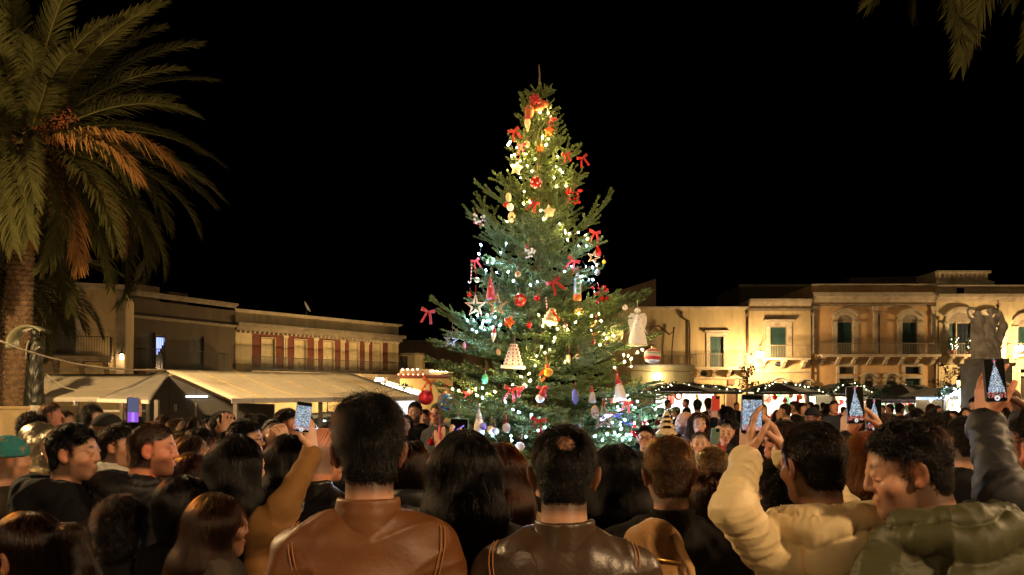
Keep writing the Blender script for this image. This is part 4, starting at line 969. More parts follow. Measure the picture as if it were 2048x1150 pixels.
# ------------------------------------------------------------------ palms
frond_m = mat('palm_leaflets', (1, 1, 1), .75, attr='tint', spec=.15)
palm_bark = mat('palm_bark', (.24, .15, .08), .9, var=.45, vscale=9, bump=.5, bscale=30)
def frond_mesh(L, droop, seed, dry=False, dens=125, width=.55):
    r = np.random.default_rng(seed); n = dens
    pts = []; p = np.array([0., 0, 0]); a = R(0)
    for i in range(25):
        pts.append(p.copy()); t = i / 24; ang = -droop * t ** 1.5
        p = p + np.array([math.cos(ang), 0, math.sin(ang)]) * L / 24
    pts = np.array(pts); V = []; Q = []; C = []
    base = np.array((.40, .20, .065)) if dry else np.array((.058, .056, .016))
    for a, b, i in zip(pts[:-1], pts[1:], range(24)):
        w = .035 * (1 - i / 26) * L / 4; o = len(V)
        V += [a + (0, -w, 0), a + (0, w, 0), b + (0, w, 0), b + (0, -w, 0), a + (0, 0, -w), b + (0, 0, -w)]; Q += [(o, o + 1, o + 2, o + 3), (o, o + 4, o + 5, o + 3), (o + 1, o + 4, o + 5, o + 2)]; C += [base * 1.5] * 6
    for i in range(n):
        t = .10 + .90 * (i / n); k = min(t * 24, 23.99); j = int(k); p = pts[j] + (pts[j + 1] - pts[j]) * (k - j); d = pts[j + 1] - pts[j]; d /= np.linalg.norm(d)
        ll = width * L / 4 * (math.sin(math.pi * (.12 + .80 * t)) ** .6) * r.uniform(.85, 1.1); up = np.cross(np.array([0, 1., 0]), d) * -1
        if up[2] < 0: up = -up
        for q in (-1, 1):
            f = .55 + .75 * t; ax = d * f + np.array([0, q, 0]) * (1.15 - .55 * t) + up * r.uniform(.15, .6) + r.normal(size=3) * (.22 if dry else .07); ax /= np.linalg.norm(ax)
            mid = p + ax * ll * .55 + np.array([0, 0, -.03]) * ll; tip = p + ax * ll + np.array([0, 0, -(.35 if not dry else .9)]) * ll * r.uniform(.5, 1)
            s = np.cross(ax, up); s /= np.linalg.norm(s) + 1e-9; w = .016 * L / 4 * r.uniform(.8, 1.2); o = len(V)
            V += [p - s * w * .5, p + s * w * .5, mid + s * w, mid - s * w, tip + s * .002, tip - s * .002]; Q += [(o, o + 1, o + 2, o + 3), (o + 3, o + 2, o + 4, o + 5)]
            c = base * r.uniform(.7, 1.3); C += [c, c, c, c, c * 1.15, c * 1.15]
    me = np_mesh('frond', np.array(V), np.array(Q), frond_m, False); set_color(me, np.clip(np.array(C), 0, 1)); return me
FR = [frond_mesh(4.3, dp, 31 + i) for i, dp in enumerate((.7, 1.05, 1.4, 1.8))]
FRD = [frond_mesh(3.9, dp, 51 + i, True) for i, dp in enumerate((1.3, 1.7))]
def palm_trunk(t, h, r, lean=(0, 0)):
    b = MB(); n = int(h / .12); k = 11
    b.tube([(lean[0] * (i / 12) ** 1.2, lean[1] * i / 12, h * i / 12) for i in range(13)], [r * (1.15 if i == 0 else (.88 if i < 10 else 1.0)) for i in range(13)], 12); b.build('trunk', palm_bark, t)
    s = MB()
    for i in range(n):
        z0 = .1 + i * h / n; f = z0 / h
        for j in range(k):
            a = 2 * math.pi * (j + .5 * (i % 2)) / k + .1 * math.sin(i); c, q = math.cos(a), math.sin(a); cx, cy = lean[0] * f ** 1.2, lean[1] * f
            M = Matrix.Translation((cx + c * r * .88, cy + q * r * .88, z0)) @ Matrix.Rotation(a, 4, 'Z') @ Matrix.Rotation(R(-28 + random.uniform(-9, 9)), 4, 'Y')
            wd = r * .30
            s.add([(-.02, -wd, -.05), (-.02, wd, -.05), (.055, wd * .6, .0), (.055, -wd * .6, 0), (-.02, -wd * .5, .12), (-.02, wd * .5, .12)], [(0, 1, 2, 3), (3, 2, 5, 4), (0, 3, 4), (1, 5, 2)], False, M)
    tag(s.build('leaf_scars', palm_bark, t), kind='stuff')
def palm(label, px, d, zc, h_r, nf, seed, L=1.0, dry=(), lean=(0, 0), top=None):
    x = (px - 1024) / F * d; t = thing('palm_tree', label, 'palm tree', (x, d, 0)); palm_trunk(t, zc, h_r, lean); r = random.Random(seed)
    C0 = Vector((lean[0], lean[1], zc))
    b = MB(); b.ball(C0 - Vector((0, 0, .15)), (h_r * 1.5, h_r * 1.5, .75), 14); b.build('crown_boss', palm_bark, t)
    for i in range(nf):
        u = (i + .5) / nf; el = R(66 - 92 * u ** .9 + r.uniform(-8, 8)); az = i * 2.39996 + r.uniform(-.2, .2)
        k = min(3, int(u * 3.4)); me = FR[k]; o = link('frond', me, t, C0 + Vector((math.cos(az) * .3, math.sin(az) * .3, .25 - .5 * u))); o.rotation_euler = Euler((r.uniform(-.35, .35), -el, az), 'XYZ'); s = L * r.uniform(.88, 1.08); o.scale = (s, s, s)
    for (az, el, s, k) in dry:
        o = link('dry_frond', FRD[k], t, C0 + Vector((math.cos(az) * .3, math.sin(az) * .3, -.3))); o.rotation_euler = Euler((.2, -R(el), az), 'XYZ'); o.scale = (s * L,) * 3; o['label'] = 'dry orange brown frond hanging down'
    return t, C0
pa, pc = palm('big date palm with dry brown fronds and fruit, nearest at the left edge', 30, 19.5, 8.0,   .29, 100, 3, 1.04, dry=((-.25, 20, 1.0, 0), (-.5, 12, .95, 0), (-.6, -28, .9, 1), (-1.4, -55, .62, 1), (.2, -15, .8, 1), (-2.6, -20, .9, 1)), lean=(.25, 0))
for i, (dx, dz) in enumerate(((.9, .15), (1.15, -.05), (-.1, -.5), (.55, -.6), (1.3, .35))):
    b = MB(); rr = random.Random(i)
    for k in range(90): b.ball((dx + rr.gauss(0, .16), -.7 + rr.gauss(0, .12), dz + rr.gauss(0, .18)), .022, 5)
    o = b.build('fruit_cluster', mat('date_fruit', (.22, .055, .018), .5, var=.3), pa, pc); tag(o, kind='stuff')
palm('smaller pale green palm behind the big one at the left edge', -12, 27, 6.1, .28, 48, 8, .92)
palm('palm whose hanging frond tips reach into the top right corner', 2225, 13, 11.5, .3, 52, 21, 1.05)
# small street trees on the right, mostly bare
def street_tree(label, px, d, ztop, seed, nleaf, m, crown=.8):
    x = (px - 1024) / F * d; t = thing('street_tree', label, 'tree', (x, d, 0)); r = random.Random(seed); b = MB(); ends = []
    b.tube([(0, 0, 0), (.03, 0, 1.2), (0, 0, ztop * .75), (.02, 0, ztop)], [.06, .05, .03, .008], 8)
    for i in range(16):
        z0 = ztop * r.uniform(.4, .95); a = r.uniform(0, 6.28); l = crown * r.uniform(.5, 1) * (1.2 - z0 / ztop * .6); e = Vector((math.cos(a) * l, math.sin(a) * l, z0 + l * r.uniform(.3, .8))); b.tube([(0, 0, z0), (e.x * .5, e.y * .5, z0 + (e.z - z0) * .35), e], [.018, .012, .004], 5); ends.append((Vector((0, 0, z0)), e))
    b.build('trunk', palm_bark, t); rg = np.random.default_rng(seed); V = []; Q = []
    for i in range(nleaf):
        s0, e = ends[rg.integers(len(ends))]; p = np.array(s0.lerp(e, rg.uniform(.3, 1.05))) + rg.normal(size=3) * .09; a = rg.normal(size=3); a /= np.linalg.norm(a); c = np.cross(a, rg.normal(size=3)); c /= np.linalg.norm(c); s = rg.uniform(.05, .10); o = len(V); V += [p - a * s, p + c * s * .5, p + a * s, p - c * s * .5]; Q.append((o, o + 1, o + 2, o + 3))
    link('foliage', np_mesh('foliage', np.array(V), np.array(Q), m, False), t)
redleaf = mat('autumn_leaves', (.14, .05, .02), .7, var=.4, vscale=9)
street_tree('small leafy street tree in front of the bright wall lantern', 1496, 44, 3.5, 2, 420, mat('olive_leaves', (.06, .055, .02), .7, var=.4), .75)
street_tree('reddish street tree left of the winged statue', 1900, 46, 3.5, 4, 700, redleaf, 1.3)
street_tree('thin bare street tree between the fir tree and the annex', 1262, 40, 3.0, 6, 120, mat('olive_leaves', (0, 0, 0)), .9)

# ------------------------------------------------------------------ monuments
bronze = mat('dark_bronze', (.045, .045, .035), .42, metal=.5, var=.3, vscale=6, bump=.3, bscale=30)
marble = mat('grey_marble', (.55, .50, .43), .75, var=.25, vscale=4, bump=.3, bscale=25, stain=(.12, .11, .09))
t = thing('monument', 'bronze robed figure under a sweeping arched cloak on a stone block with a plaque, left', 'statue', ((66 - 1024) / F * 17.5, 17.5, 0))
zb = CAMH - (812 - HOR) / F * 17.5
b = MB(); b.box(-.55, .72, -.45, .5, 0, zb - .06); b.box(-.58, .75, -.48, .53, zb - .06, zb); b.build('plinth', mat('ochre_stone', (.36, .26, .13), .9, var=.25, vscale=3, bump=.3, bscale=20), t)
b = MB(); b.box(.26, .78, -.53, -.455, zb - .62, zb + .02); pq = b.build('plaque', marble, t)
lt = MB()
for i in range(3):
    for j in range(9 - i): lt.box(.32 + j * .045, .32 + j * .045 + .028, -.538, -.5305, zb - .28 - .07 * i, zb - .245 - .07 * i)
lt.build('carved_letters', stone_d, pq)
K = Sdf()
K.C((.02, 0, zb + .0), (.02, 0, zb + 1.05), .15, .13, .04); K.C((.10, .02, zb + .05), (.06, 0, zb + 1.0), .13, .12, .05); K.C((-.1, .02, zb + .02), (-.02, 0, zb + .9), .11, .10, .05)
K.E((.04, 0, zb + 1.22), (.17, .12, .24), .06); K.C((.04, 0, zb + 1.40), (.04, 0, zb + 1.5), .06, .05, .03); K.E((.05, -.01, zb + 1.60), (.08, .095, .11), .03)
K.C((.17, 0, zb + 1.36), (.30, -.15, zb + 1.18), .055, .045, .03); K.C((.30, -.15, zb + 1.18), (.36, -.25, zb + 1.26), .04, .03, .02)
K.C((-.10, 0, zb + 1.36), (-.02, -.18, zb + 1.15), .055, .045, .03); K.C((-.02, -.18, zb + 1.15), (.0, -.2, zb + 1.38), .04, .03, .02)
link('figure', K.mesh('figure', bronze, .02, fold=lambda V, s_: V + s_.grad(V, .01) * (.014 * ridges(V * (1, 1, .25), 3, 16))[:, None]), t)
b = MB(); n_ = 16; vs = []; fs = []
for i in range(n_ + 1):
    a = math.pi * (1.05 - .80 * i / n_); rad = .46; cx, cz = .0, zb + 1.32
    for wv in (-.20, .20): vs.append((cx + rad * math.cos(a) * (1.0), wv - .05, cz + .44 * math.sin(a) - (.0 if i < 3 else 0)))
    for wv in (.20, -.20): vs.append((cx + (rad - .05) * math.cos(a), wv - .05, cz + .39 * math.sin(a)))
for i in range(n_):
    for q in range(4): fs.append((i * 4 + q, i * 4 + (q + 1) % 4, i * 4 + 4 + (q + 1) % 4, i * 4 + 4 + q))
b.add(vs, fs + [(0, 1, 2, 3)], True); b.build('cloak', mat('pale_bronze', (.34, .33, .20), .4, metal=.4), t)
b = MB(); b.tube([(-.02, -.22, zb + 1.02), (.0, -.24, zb + 1.25), (.05, -.24, zb + 1.42)], .018, 6); b.tube([(.18, -.26, zb + 1.2), (.33, -.3, zb + 1.28)], .014, 6); b.build('scroll', stone, t)

t = thing('winged_statue', 'dark stone statue of a winged figure crowning another on a tall pedestal, right', 'statue', ((1972 - 1024) / F * 26, 26, 0))
zb = CAMH - (718 - HOR) / F * 26; sc = 26 / F
b = MB(); b.box(-.55, .55, -.5, .5, 0, zb - .25); b.box(-.62, .62, -.57, .57, zb - .25, zb - .14); b.box(-.46, .48, -.45, .45, zb - .14, zb); b.build('pedestal', mat('dark_stone', (.24, .22, .20), .8, var=.3, vscale=4), t)
b = MB(); b.lathe([(1e-4, .03), (.8, .03), (1, 0)], 18, Matrix.Translation((-.22, -.5, zb - .85)) @ Matrix.Rotation(R(90), 4, 'X') @ Matrix.Diagonal((.13, .24, 1, 1))); b.build('medallion', stone, t)
K = Sdf(); q = lambda px, py, y=0: Vector(((px - 1972) * sc, y, CAMH - (py - HOR) * sc))
K.C(q(1958, 715), q(1955, 665), .22, .20, .08); K.C(q(1975, 715), q(1975, 660), .30, .22, .08); K.C(q(1985, 715), q(1985, 690), .25, .22, .06)
K.C(q(1955, 668), q(1957, 640), .18, .16, .06); K.E(q(1956, 628), (.11, .12, .14), .05); K.C(q(1950, 642), q(1937, 634), .06, .05, .03); K.C(q(1937, 634), q(1934, 620), .05, .05, .03); K.C(q(1934, 618, -.05), q(1947, 616, -.05), .05, .045, .04)
K.C(q(1978, 665), q(1978, 640), .19, .15, .06); K.E(q(1982, 623), (.11, .12, .13), .04); K.C(q(1974, 636), q(1960, 630), .06, .05, .04)
K.C(q(1992, 650, .1), q(2001, 622, .15), .10, .06, .04); K.C(q(2002, 624, .12), q(2014, 650, .15), .08, .12, .04); K.C(q(2010, 654, .13), q(2001, 690, .1), .14, .08, .06); K.C(q(1998, 690, .08), q(1990, 695, 0), .12, .1, .05); K.C(q(1965, 700), q(1975, 690), .3, .25, .1)
link('figures', K.mesh('figures', marble, .03, fold=lambda V, s_: V + s_.grad(V, .01) * (.022 * ridges(V * (1, 1, .4), 8, 9))[:, None]), t)
b = MB(); b.tube([q(2001, 622, .15), q(2002, 604, .15)], .02, 6); b.ball(q(2001, 610, .15), .05, 8); b.ball(q(2001, 601, .15), .03, 6); b.build('finial', pipe_m, t)
# lantern beside it
t = thing('hanging_lantern', 'small lit lantern left of the winged statue', 'lamp', W(1921, 768, 30))
b = MB(); b.lathe([(.10, -.25), (.16, .12), (.05, .14)], 6); b.build('glass', emit('lantern_glow', (1, .62, .2), 4), t)
b = MB(); b.lathe([(.19, .13), (.08, .3), (.02, .42)], 6)
for i in range(6): a = math.pi * i / 3; b.tube([(.1 * math.cos(a), .1 * math.sin(a), -.26), (.165 * math.cos(a), .165 * math.sin(a), .13)], .014, 4)
b.tube([(0, 0, .4), (0, 0, .62), (.35, .0, .62), (.35, 0, -2.0)], .02, 5); b.build('frame', iron, t)
b = MB(); b.tube([(.35, 0, -1.99), (.35, 0, -W(1921, 768, 30).z)], .035, 8); b.build('post', iron, t)

# ------------------------------------------------------------------ awnings on the left
canvas = mat('cream_canvas', (.82, .72, .52), .85, var=.08, vscale=4, bump=.25, bscale=8, stain=(.42, .32, .18), sscale=.8)
canvas_w = mat('white_canvas', (.62, .58, .50), .85, var=.1, vscale=4)
grey_canvas = mat('grey_canvas', (.20, .18, .15), .85, var=.2, vscale=5)
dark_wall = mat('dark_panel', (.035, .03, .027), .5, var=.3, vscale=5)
timber = mat('grey_timber', (.2, .17, .14), .8, var=.2, vscale=6)
def sheet(b, P, nu=14, nv=6, sag=.0, th=.02, wr=0.0, seed=0):
    A, B, C, D = [Vector(p) for p in P]; vs = []; fs = []
    for k in (0, 1):
        for j in range(nv + 1):
            for i in range(nu + 1):
                u, v = i / nu, j / nv; p = (A * (1 - u) + B * u) * (1 - v) + (D * (1 - u) + C * u) * v
                p = p + Vector((0, 0, -sag * math.sin(math.pi * u) * math.sin(math.pi * v) + wr * math.sin(u * 19 + seed) * math.sin(v * 3.0) - k * th)); vs.append(p)
    N = (nu + 1) * (nv + 1)
    for j in range(nv):
        for i in range(nu):
            a = j * (nu + 1) + i; fs.append((a, a + 1, a + nu + 2, a + nu + 1)); fs.append((N + a + nu + 1, N + a + nu + 2, N + a + 1, N + a))
    rim = [i for i in range(nu + 1)] + [j * (nu + 1) + nu for j in range(1, nv + 1)] + [nv * (nu + 1) + i for i in range(nu - 1, -1, -1)] + [j * (nu + 1) for j in range(nv - 1, 0, -1)]
    for i in range(len(rim)):
        a, c = rim[i], rim[(i + 1) % len(rim)]; fs.append((a, a + N, c + N, c))
    b.add(vs, fs, True)
def valance(b, a, c, h, th=.025, n=10):
    a, c = Vector(a), Vector(c); d = (c - a).normalized(); nrm = Vector((d.y, -d.x, 0)) * th
    for i in range(n):
        p, q = a.lerp(c, i / n + .0008), a.lerp(c, (i + 1) / n - .0008); H = Vector((0, 0, -h))
        b.add([p, q, q + H, p + H, p + nrm, q + nrm, q + H + nrm, p + H + nrm], [(0, 1, 2, 3), (7, 6, 5, 4), (0, 4, 5, 1), (3, 2, 6, 7), (0, 3, 7, 4), (1, 5, 6, 2)])
t = thing('awning_stall', 'large stall with cream canvas awning and dark side wall on the left', 'stall', ((560 - 1024) / F * 14, 14, 0)); O = Vector(((560 - 1024) / F * 14, 14, 0))
ra, rb2 = W(332, 740, 14.6), W(705, 747, 16.6); ea, eb = W(462, 797, 12.2), W(842, 793, 14.4); wa_, wb3 = W(196, 796, 13.6), W(320, 800, 12.4)
b = MB(); sheet(b, [ra - O, rb2 - O, eb - O, ea - O], 18, 8, .05, .02, .006); b.build('front_canvas', canvas, t)
for u_ in (.16, .34, .52, .70, .86):
    b = MB(); p0_, p1_ = ra.lerp(rb2, u_) - O, ea.lerp(eb, u_) - O; b.tube([p0_.lerp(p1_, k_ / 8) + Vector((0, 0, .006 - .05 * math.sin(math.pi * u_) * math.sin(math.pi * k_ / 8))) for k_ in range(9)], .009, 5); b.build('seam', mat('canvas_seam', (.5, .38, .2), .85), t)
b = MB(); valance(b, ea - O, eb - O, .075); b.build('valance', canvas_w, t)
b = MB(); back_a, back_b = W(200, 790, 15.2), W(660, 790, 18.5); sheet(b, [rb2 - O, ra - O, W(330, 792, 17) - O, back_b - O], 10, 5, .05, .02); b.build('back_canvas', canvas, t)
b = MB(); sheet(b, [ra - O + Vector((-.02, 0, 0)), W(340, 744, 14.55) - O, W(300, 800, 12.6) - O, W(197, 797, 13.4) - O], 8, 6, .04, .02); b.build('side_flap', grey_canvas, t)
b = MB(); valance(b, W(197, 797, 13.4) - O, W(300, 800, 12.6) - O, .06, n=4); b.build('side_valance', canvas_w, t)
b = MB(); w0, w1 = W(296, 0, 13.6), W(560, 0, 14.6)
pl_ = [W(298, 800, 13.6) - O, W(336, 752, 14.2) - O, W(372, 760, 14.0) - O, W(470, 804, 13.2) - O]
zt3 = CAMH - .05
v = [Vector((w0.x, w0.y, 0)) - O, Vector((W(540, 0, 14.4).x, 14.4, 0)) - O]
def vwall(bb, pts, dy=.06):
    n = len(pts); bb.add(list(pts) + [p + Vector((0, dy, 0)) for p in pts], [tuple(range(n))[::-1], tuple(range(n, 2 * n))] + [(i, (i + 1) % n, (i + 1) % n + n, i + n) for i in range(n)])
P_ = lambda px, py: W(px, py, 14.3) - O
zero = lambda px: Vector((W(px, 0, 14.3).x, 14.3, 0)) - O
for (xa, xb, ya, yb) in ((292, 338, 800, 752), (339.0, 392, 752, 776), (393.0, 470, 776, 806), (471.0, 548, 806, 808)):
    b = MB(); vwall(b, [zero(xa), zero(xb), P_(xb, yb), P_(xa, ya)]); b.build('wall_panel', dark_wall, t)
b = MB()
for xx in (392.5, 470.5): c = P_(xx, 806); b.box(c.x - .02, c.x + .02, -.02 + .3, .3, 0, c.z)
b.build('panel_joint', timber, t)
b = MB(); c = P_(353, 815); b.box(c.x - .02, c.x - .005, .24, .28, c.z - .06, c.z + .06); b.box(c.x + .01, c.x + .025, .24, .28, c.z - .06, c.z + .06); b.build('handle', silver, t)
b = MB(); c = P_(395, 793); b.box(c.x - .19, c.x + .19, .25, .28, c.z - .012, c.z + .012); b.build('tube_light', emit('tube_light', (.8, .95, .8), 2.5), t)
for px, d in ((470, 12.3), (838, 14.4), (640, 13.3), (312, 12.6)):
    c = W(px, 797, d) - O; b = MB(); b.box(c.x - .03, c.x + .03, c.y, c.y + .06, 0, c.z - .02); b.build('pole', timber, t)
t2 = thing('awning_stall', 'smaller stall with pale cream canvas behind the side flap, far left', 'stall', ((190 - 1024) / F * 19, 19, 0)); O2 = Vector(((190 - 1024) / F * 19, 19, 0))
a, c, e, f_ = W(92, 748, 20.5), W(325, 748, 20.5), W(335, 797, 18), W(76, 797, 18)
b = MB(); sheet(b, [a - O2, c - O2, e - O2, f_ - O2], 14, 8, .10, .02, .015); b.build('front_canvas', canvas, t2)
b = MB(); valance(b, f_ - O2, e - O2, .07); b.build('valance', canvas_w, t2)
b = MB(); sheet(b, [c - O2, a - O2, W(80, 790, 23) - O2, W(330, 790, 23) - O2], 8, 4, .05, .02); b.build('back_canvas', canvas, t2)
for px in (82, 150, 240, 330):
    c = W(px, 797, 18) - O2; b = MB(); b.box(c.x - .035, c.x + .035, .0 + c.y + .05, c.y + .12, 0, c.z - .02); b.build('pole', timber, t2)
b = MB(); c0 = W(160, 830, 19.5) - O2; c1 = W(330, 830, 19.5) - O2; b.box(c0.x, c1.x, c0.y, c0.y + .06, 0, CAMH - .55); b.build('counter', timber, t2)
b = MB(); c0 = W(155, 820, 18.3) - O2; c1 = W(282, 824, 18.3) - O2; b.box(c0.x, c1.x, c0.y, c0.y + .5, c1.z, c0.z); b.build('shelf', canvas_w, t2)
# white canopy with fir garland between heads, behind the crowd
t3 = thing('market_stall', 'low stall with white canopy and fir garland seen under the big awning', 'stall', ((640 - 1024) / F * 19, 19, 0)); O3 = Vector(((640 - 1024) / F * 19, 19, 0))
b = MB(); sheet(b, [W(540, 833, 20) - O3, W(790, 812, 20) - O3, W(790, 838, 18.6) - O3, W(520, 851, 18.6) - O3], 12, 4, .03, .02); b.build('canopy', mat('bright_canvas', (.75, .72, .66), .8), t3)
b = MB(); c0 = W(515, 0, 20) - O3; c1 = W(790, 0, 20) - O3; b.box(c0.x, c1.x, c0.y + .3, c0.y + .35, .3, CAMH - .6); b.build('back_wall', emit('stall_wall_glow_cool', (.85, .95, 1.0), .55), t3)  # wall glows by itself, standing in for the bright stall interior
tag(leaf_ball('fir_garland', (.9, -.6, CAMH - .62), (1.1, .12, .13), 1500, t3, 3, .045, mat('garland_green', (.03, .07, .03), .6, var=.4)), kind='stuff')
b = MB(); rr = random.Random(2)
for i in range(60): b.ball((rr.uniform(-.2, 2.0), -.74, CAMH - .62 + rr.uniform(-.14, .12)), .012, 5)
tag(b.build('fairy_bulbs', emit('fairy_cool', (.8, .95, 1), 10), t3), kind='stuff')
b = MB(); c = W(552, 834, 19.2) - O3; b.box(c.x - .18, c.x + .18, c.y, c.y + .1, c.z - .06, c.z + .07); b.build('crate', wood_lt, t3)
for px in (525, 785): c = W(px, 0, 18.8) - O3; b = MB(); b.box(c.x - .03, c.x + .03, c.y, c.y + .06, 0, CAMH - .55); b.build('pole', timber, t3)
for px, z_ in ((575, .75), (600, .8), (690, .75), (650, .7)):
    c = W(px, 0, 19.5) - O3; b = MB(); b.lathe([(.12, 0), (.14, .1), (.05, .25), (.02, .3)], 10, Matrix.Translation((c.x, c.y, z_))); b.build('ware', [red_cloth, white_p, orange, green_g][px % 4], t3)
b = MB(); c0 = W(515, 0, 19.3) - O3; c1 = W(790, 0, 19.3) - O3; b.box(c0.x, c1.x, c0.y, c0.y + .7, .68, .74); b.build('counter', timber, t3)
# kiosk with a lit gable at the right end of the awning
t4 = thing('kiosk', 'wooden kiosk with a lit sloping roof edge and garland right of the big awning', 'stall', (W(800, 0, 24).x, 24, 0)); O4 = Vector(t4.location)
b = MB(); pts = [W(773, 764, 24) - O4, W(842, 784, 24) - O4]; b.tube(pts, .045, 6); b.build('roof_edge', emit('yellow_tube', (1, .75, .3), 2.2), t4)
b = MB(); sheet(b, [W(770, 765, 24.1) - O4, W(845, 786, 24.1) - O4, W(845, 786, 27) - O4, W(770, 765, 27) - O4], 4, 4, 0, .03); b.build('roof', timber, t4)
b = MB(); c0 = W(766, 0, 24.2) - O4; c1 = W(834, 0, 24.2) - O4; b.box(c0.x, c1.x, .6, .7, 0, 2.0); b.build('back_wall', emit('kiosk_wall_glow', (1, .95, .9), .9), t4)  # lamplight inside the kiosk put into a glowing wall
b = MB()
for x_, y_, x2, y2 in ((766, 769, 766, 830), (834, 790, 834, 830)): c = W(x_, y_, 24.1) - O4; b.box(c.x - .05, c.x + .05, 0, .1, 0, c.z)
b.build('post', timber, t4)
rr = random.Random(4); b = MB()
for i in range(46): u = rr.random(); q_ = W(762 + 66 * u, 766 + 16 * u + rr.uniform(0, 5), 23.9) - O4; b.ball(q_, .03, 5)
tag(b.build('fairy_bulbs', emit('fairy', (1, 1, 1), 1), t4), kind='stuff')
tag(leaf_ball('fir_garland', tuple((W(795, 775, 23.95) - O4)), (.5, .05, .12), 300, t4, 9, .05, mat('garland_green', (0, 0, 0))), kind='stuff')

# ------------------------------------------------------------------ market stalls on the right
stall_in = emit('stall_wall_glow_warm', (1.0, .93, .80), 1.15)  # stall back walls emit by themselves, imitating their lamplit interiors
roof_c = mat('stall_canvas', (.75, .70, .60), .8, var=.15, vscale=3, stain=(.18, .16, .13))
garl = mat('garland_green', (0, 0, 0))
def stall(label, x0, x1, ytop, yeave, ybeam, d, wall=stall_in, roofx=None, seed=0, bulbs=True, fairy=(1, .82, .5), watts=120, goods=12):
    t = thing('market_stall', label, 'stall', (W((x0 + x1) / 2, 0, d).x, d, 0)); O = Vector(t.location); r = random.Random(seed); dep = 3.0
    lo = lambda px, py, dd=0: W(px, py, d) - O + Vector((0, dd, 0))
    m = (x0 + x1) / 2; rx0, rx1 = roofx or (x0 - 22, x1 + 22)
    A, B, T = lo(rx0, yeave), lo(rx1, yeave), lo(m, ytop)
    T2 = T + Vector((0, dep * .55, .12))
    # hipped canvas roof: dark front slope set with garland, paler side slopes
    apex = lo(m, ytop - 1, dep * .5); E1, E2 = A + Vector((0, dep, 0)), B + Vector((0, dep, 0))
    b = MB(); F1, F2 = lo(m - (x1 - x0) * .10, ytop, dep * .25), lo(m + (x1 - x0) * .10, ytop, dep * .25)
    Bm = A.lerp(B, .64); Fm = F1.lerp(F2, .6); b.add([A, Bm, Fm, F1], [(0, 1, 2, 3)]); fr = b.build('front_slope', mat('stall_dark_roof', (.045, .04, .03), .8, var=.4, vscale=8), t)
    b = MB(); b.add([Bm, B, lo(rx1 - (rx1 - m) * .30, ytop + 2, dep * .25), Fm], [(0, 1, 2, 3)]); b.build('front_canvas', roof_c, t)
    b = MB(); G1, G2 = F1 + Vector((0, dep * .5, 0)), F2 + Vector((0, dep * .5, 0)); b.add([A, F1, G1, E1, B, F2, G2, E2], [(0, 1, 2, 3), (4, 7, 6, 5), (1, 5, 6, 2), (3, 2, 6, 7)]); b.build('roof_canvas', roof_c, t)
    b = MB(); b.box(lo(x0 - 6, 0).x, lo(x1 + 6, 0).x, -.02, .10, lo(0, ybeam + 3).z, lo(0, ybeam).z); b.build('beam', timber, t)
    b = MB(); b.box(A.x, B.x, -.05, -.02, A.z - .10, A.z - .002); b.build('fascia', mat('stall_dark_roof', (0, 0, 0)), t)
    for px in (x0 - 3, x1 + 3): c = lo(px, 0); b = MB(); b.box(c.x - .05, c.x + .05, -.005, .095, 0, lo(0, ybeam + 3.2).z); b.build('post', timber, t)
    zc = .95
    b = MB(); b.box(lo(x0, 0).x, lo(x1, 0).x, .05, .55, zc - .06, zc); b.box(lo(x0, 0).x + .03, lo(x1, 0).x - .03, .1, .14, 0, zc - .062); b.build('counter', timber, t)
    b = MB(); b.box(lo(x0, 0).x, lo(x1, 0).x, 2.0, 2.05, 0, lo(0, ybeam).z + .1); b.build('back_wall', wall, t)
    for px in (x0 - 2, x1 + 1): c = lo(px, 0); b = MB(); b.box(c.x, c.x + .04, .12, 1.98, 0, lo(0, ybeam).z); b.build('side_wall', canvas_w, t)
    b = MB(); c = lo(m, ybeam + 4); b.box(c.x - .5, c.x + .5, .9, .98, c.z + .02, c.z + .06); b.build('lamp', emit('stall_tube', (1, .92, .78), 12), t)
    l = bpy.data.lights.new('lamp_light', 'POINT'); l.energy = watts; l.color = (1, .88, .66); l.shadow_soft_size = .2; link('lamp_light', l, t, (c.x, .94, c.z - .05))
    if bulbs:
        b = MB(); b.ball((0, 0, 0), .021, 6); me = b.mesh('bulb', emit('fairy_%.1f' % fairy[2], fairy, 9))
        for q_ in (-1, 1):
            S_, E_ = (F1, A) if q_ < 0 else (F2, B)
            n = 16 if q_ < 0 else 9
            for i in range(n):
                p = S_.lerp(E_, (i + .5) / n) + Vector((r.uniform(-.05, .05), -.05, r.uniform(-.10, .06))); link('bulb', me, t, p)
    b = MB(); V = []; Q = []; rg = np.random.default_rng(seed)
    for i in range(700):
        q_ = rg.random() * 2 - 1; S_, E_ = (F1, A) if q_ < 0 else (F2, B); p = np.array(S_.lerp(E_, abs(q_))) + rg.normal(size=3) * .06; a = rg.normal(size=3); a /= np.linalg.norm(a); c_ = np.cross(a, rg.normal(size=3)); c_ /= np.linalg.norm(c_); o = len(V); V += [p - a * .08, p + c_ * .02, p + a * .08, p - c_ * .02]; Q.append((o, o + 1, o + 2, o + 3))
    tag(link('fir_garland', np_mesh('fir_garland', np.array(V), np.array(Q), garl, False), t), kind='stuff')
    gm = [red_cloth, red_gl, wood_lt, brown_d, gold, green_g, white_p, orange]
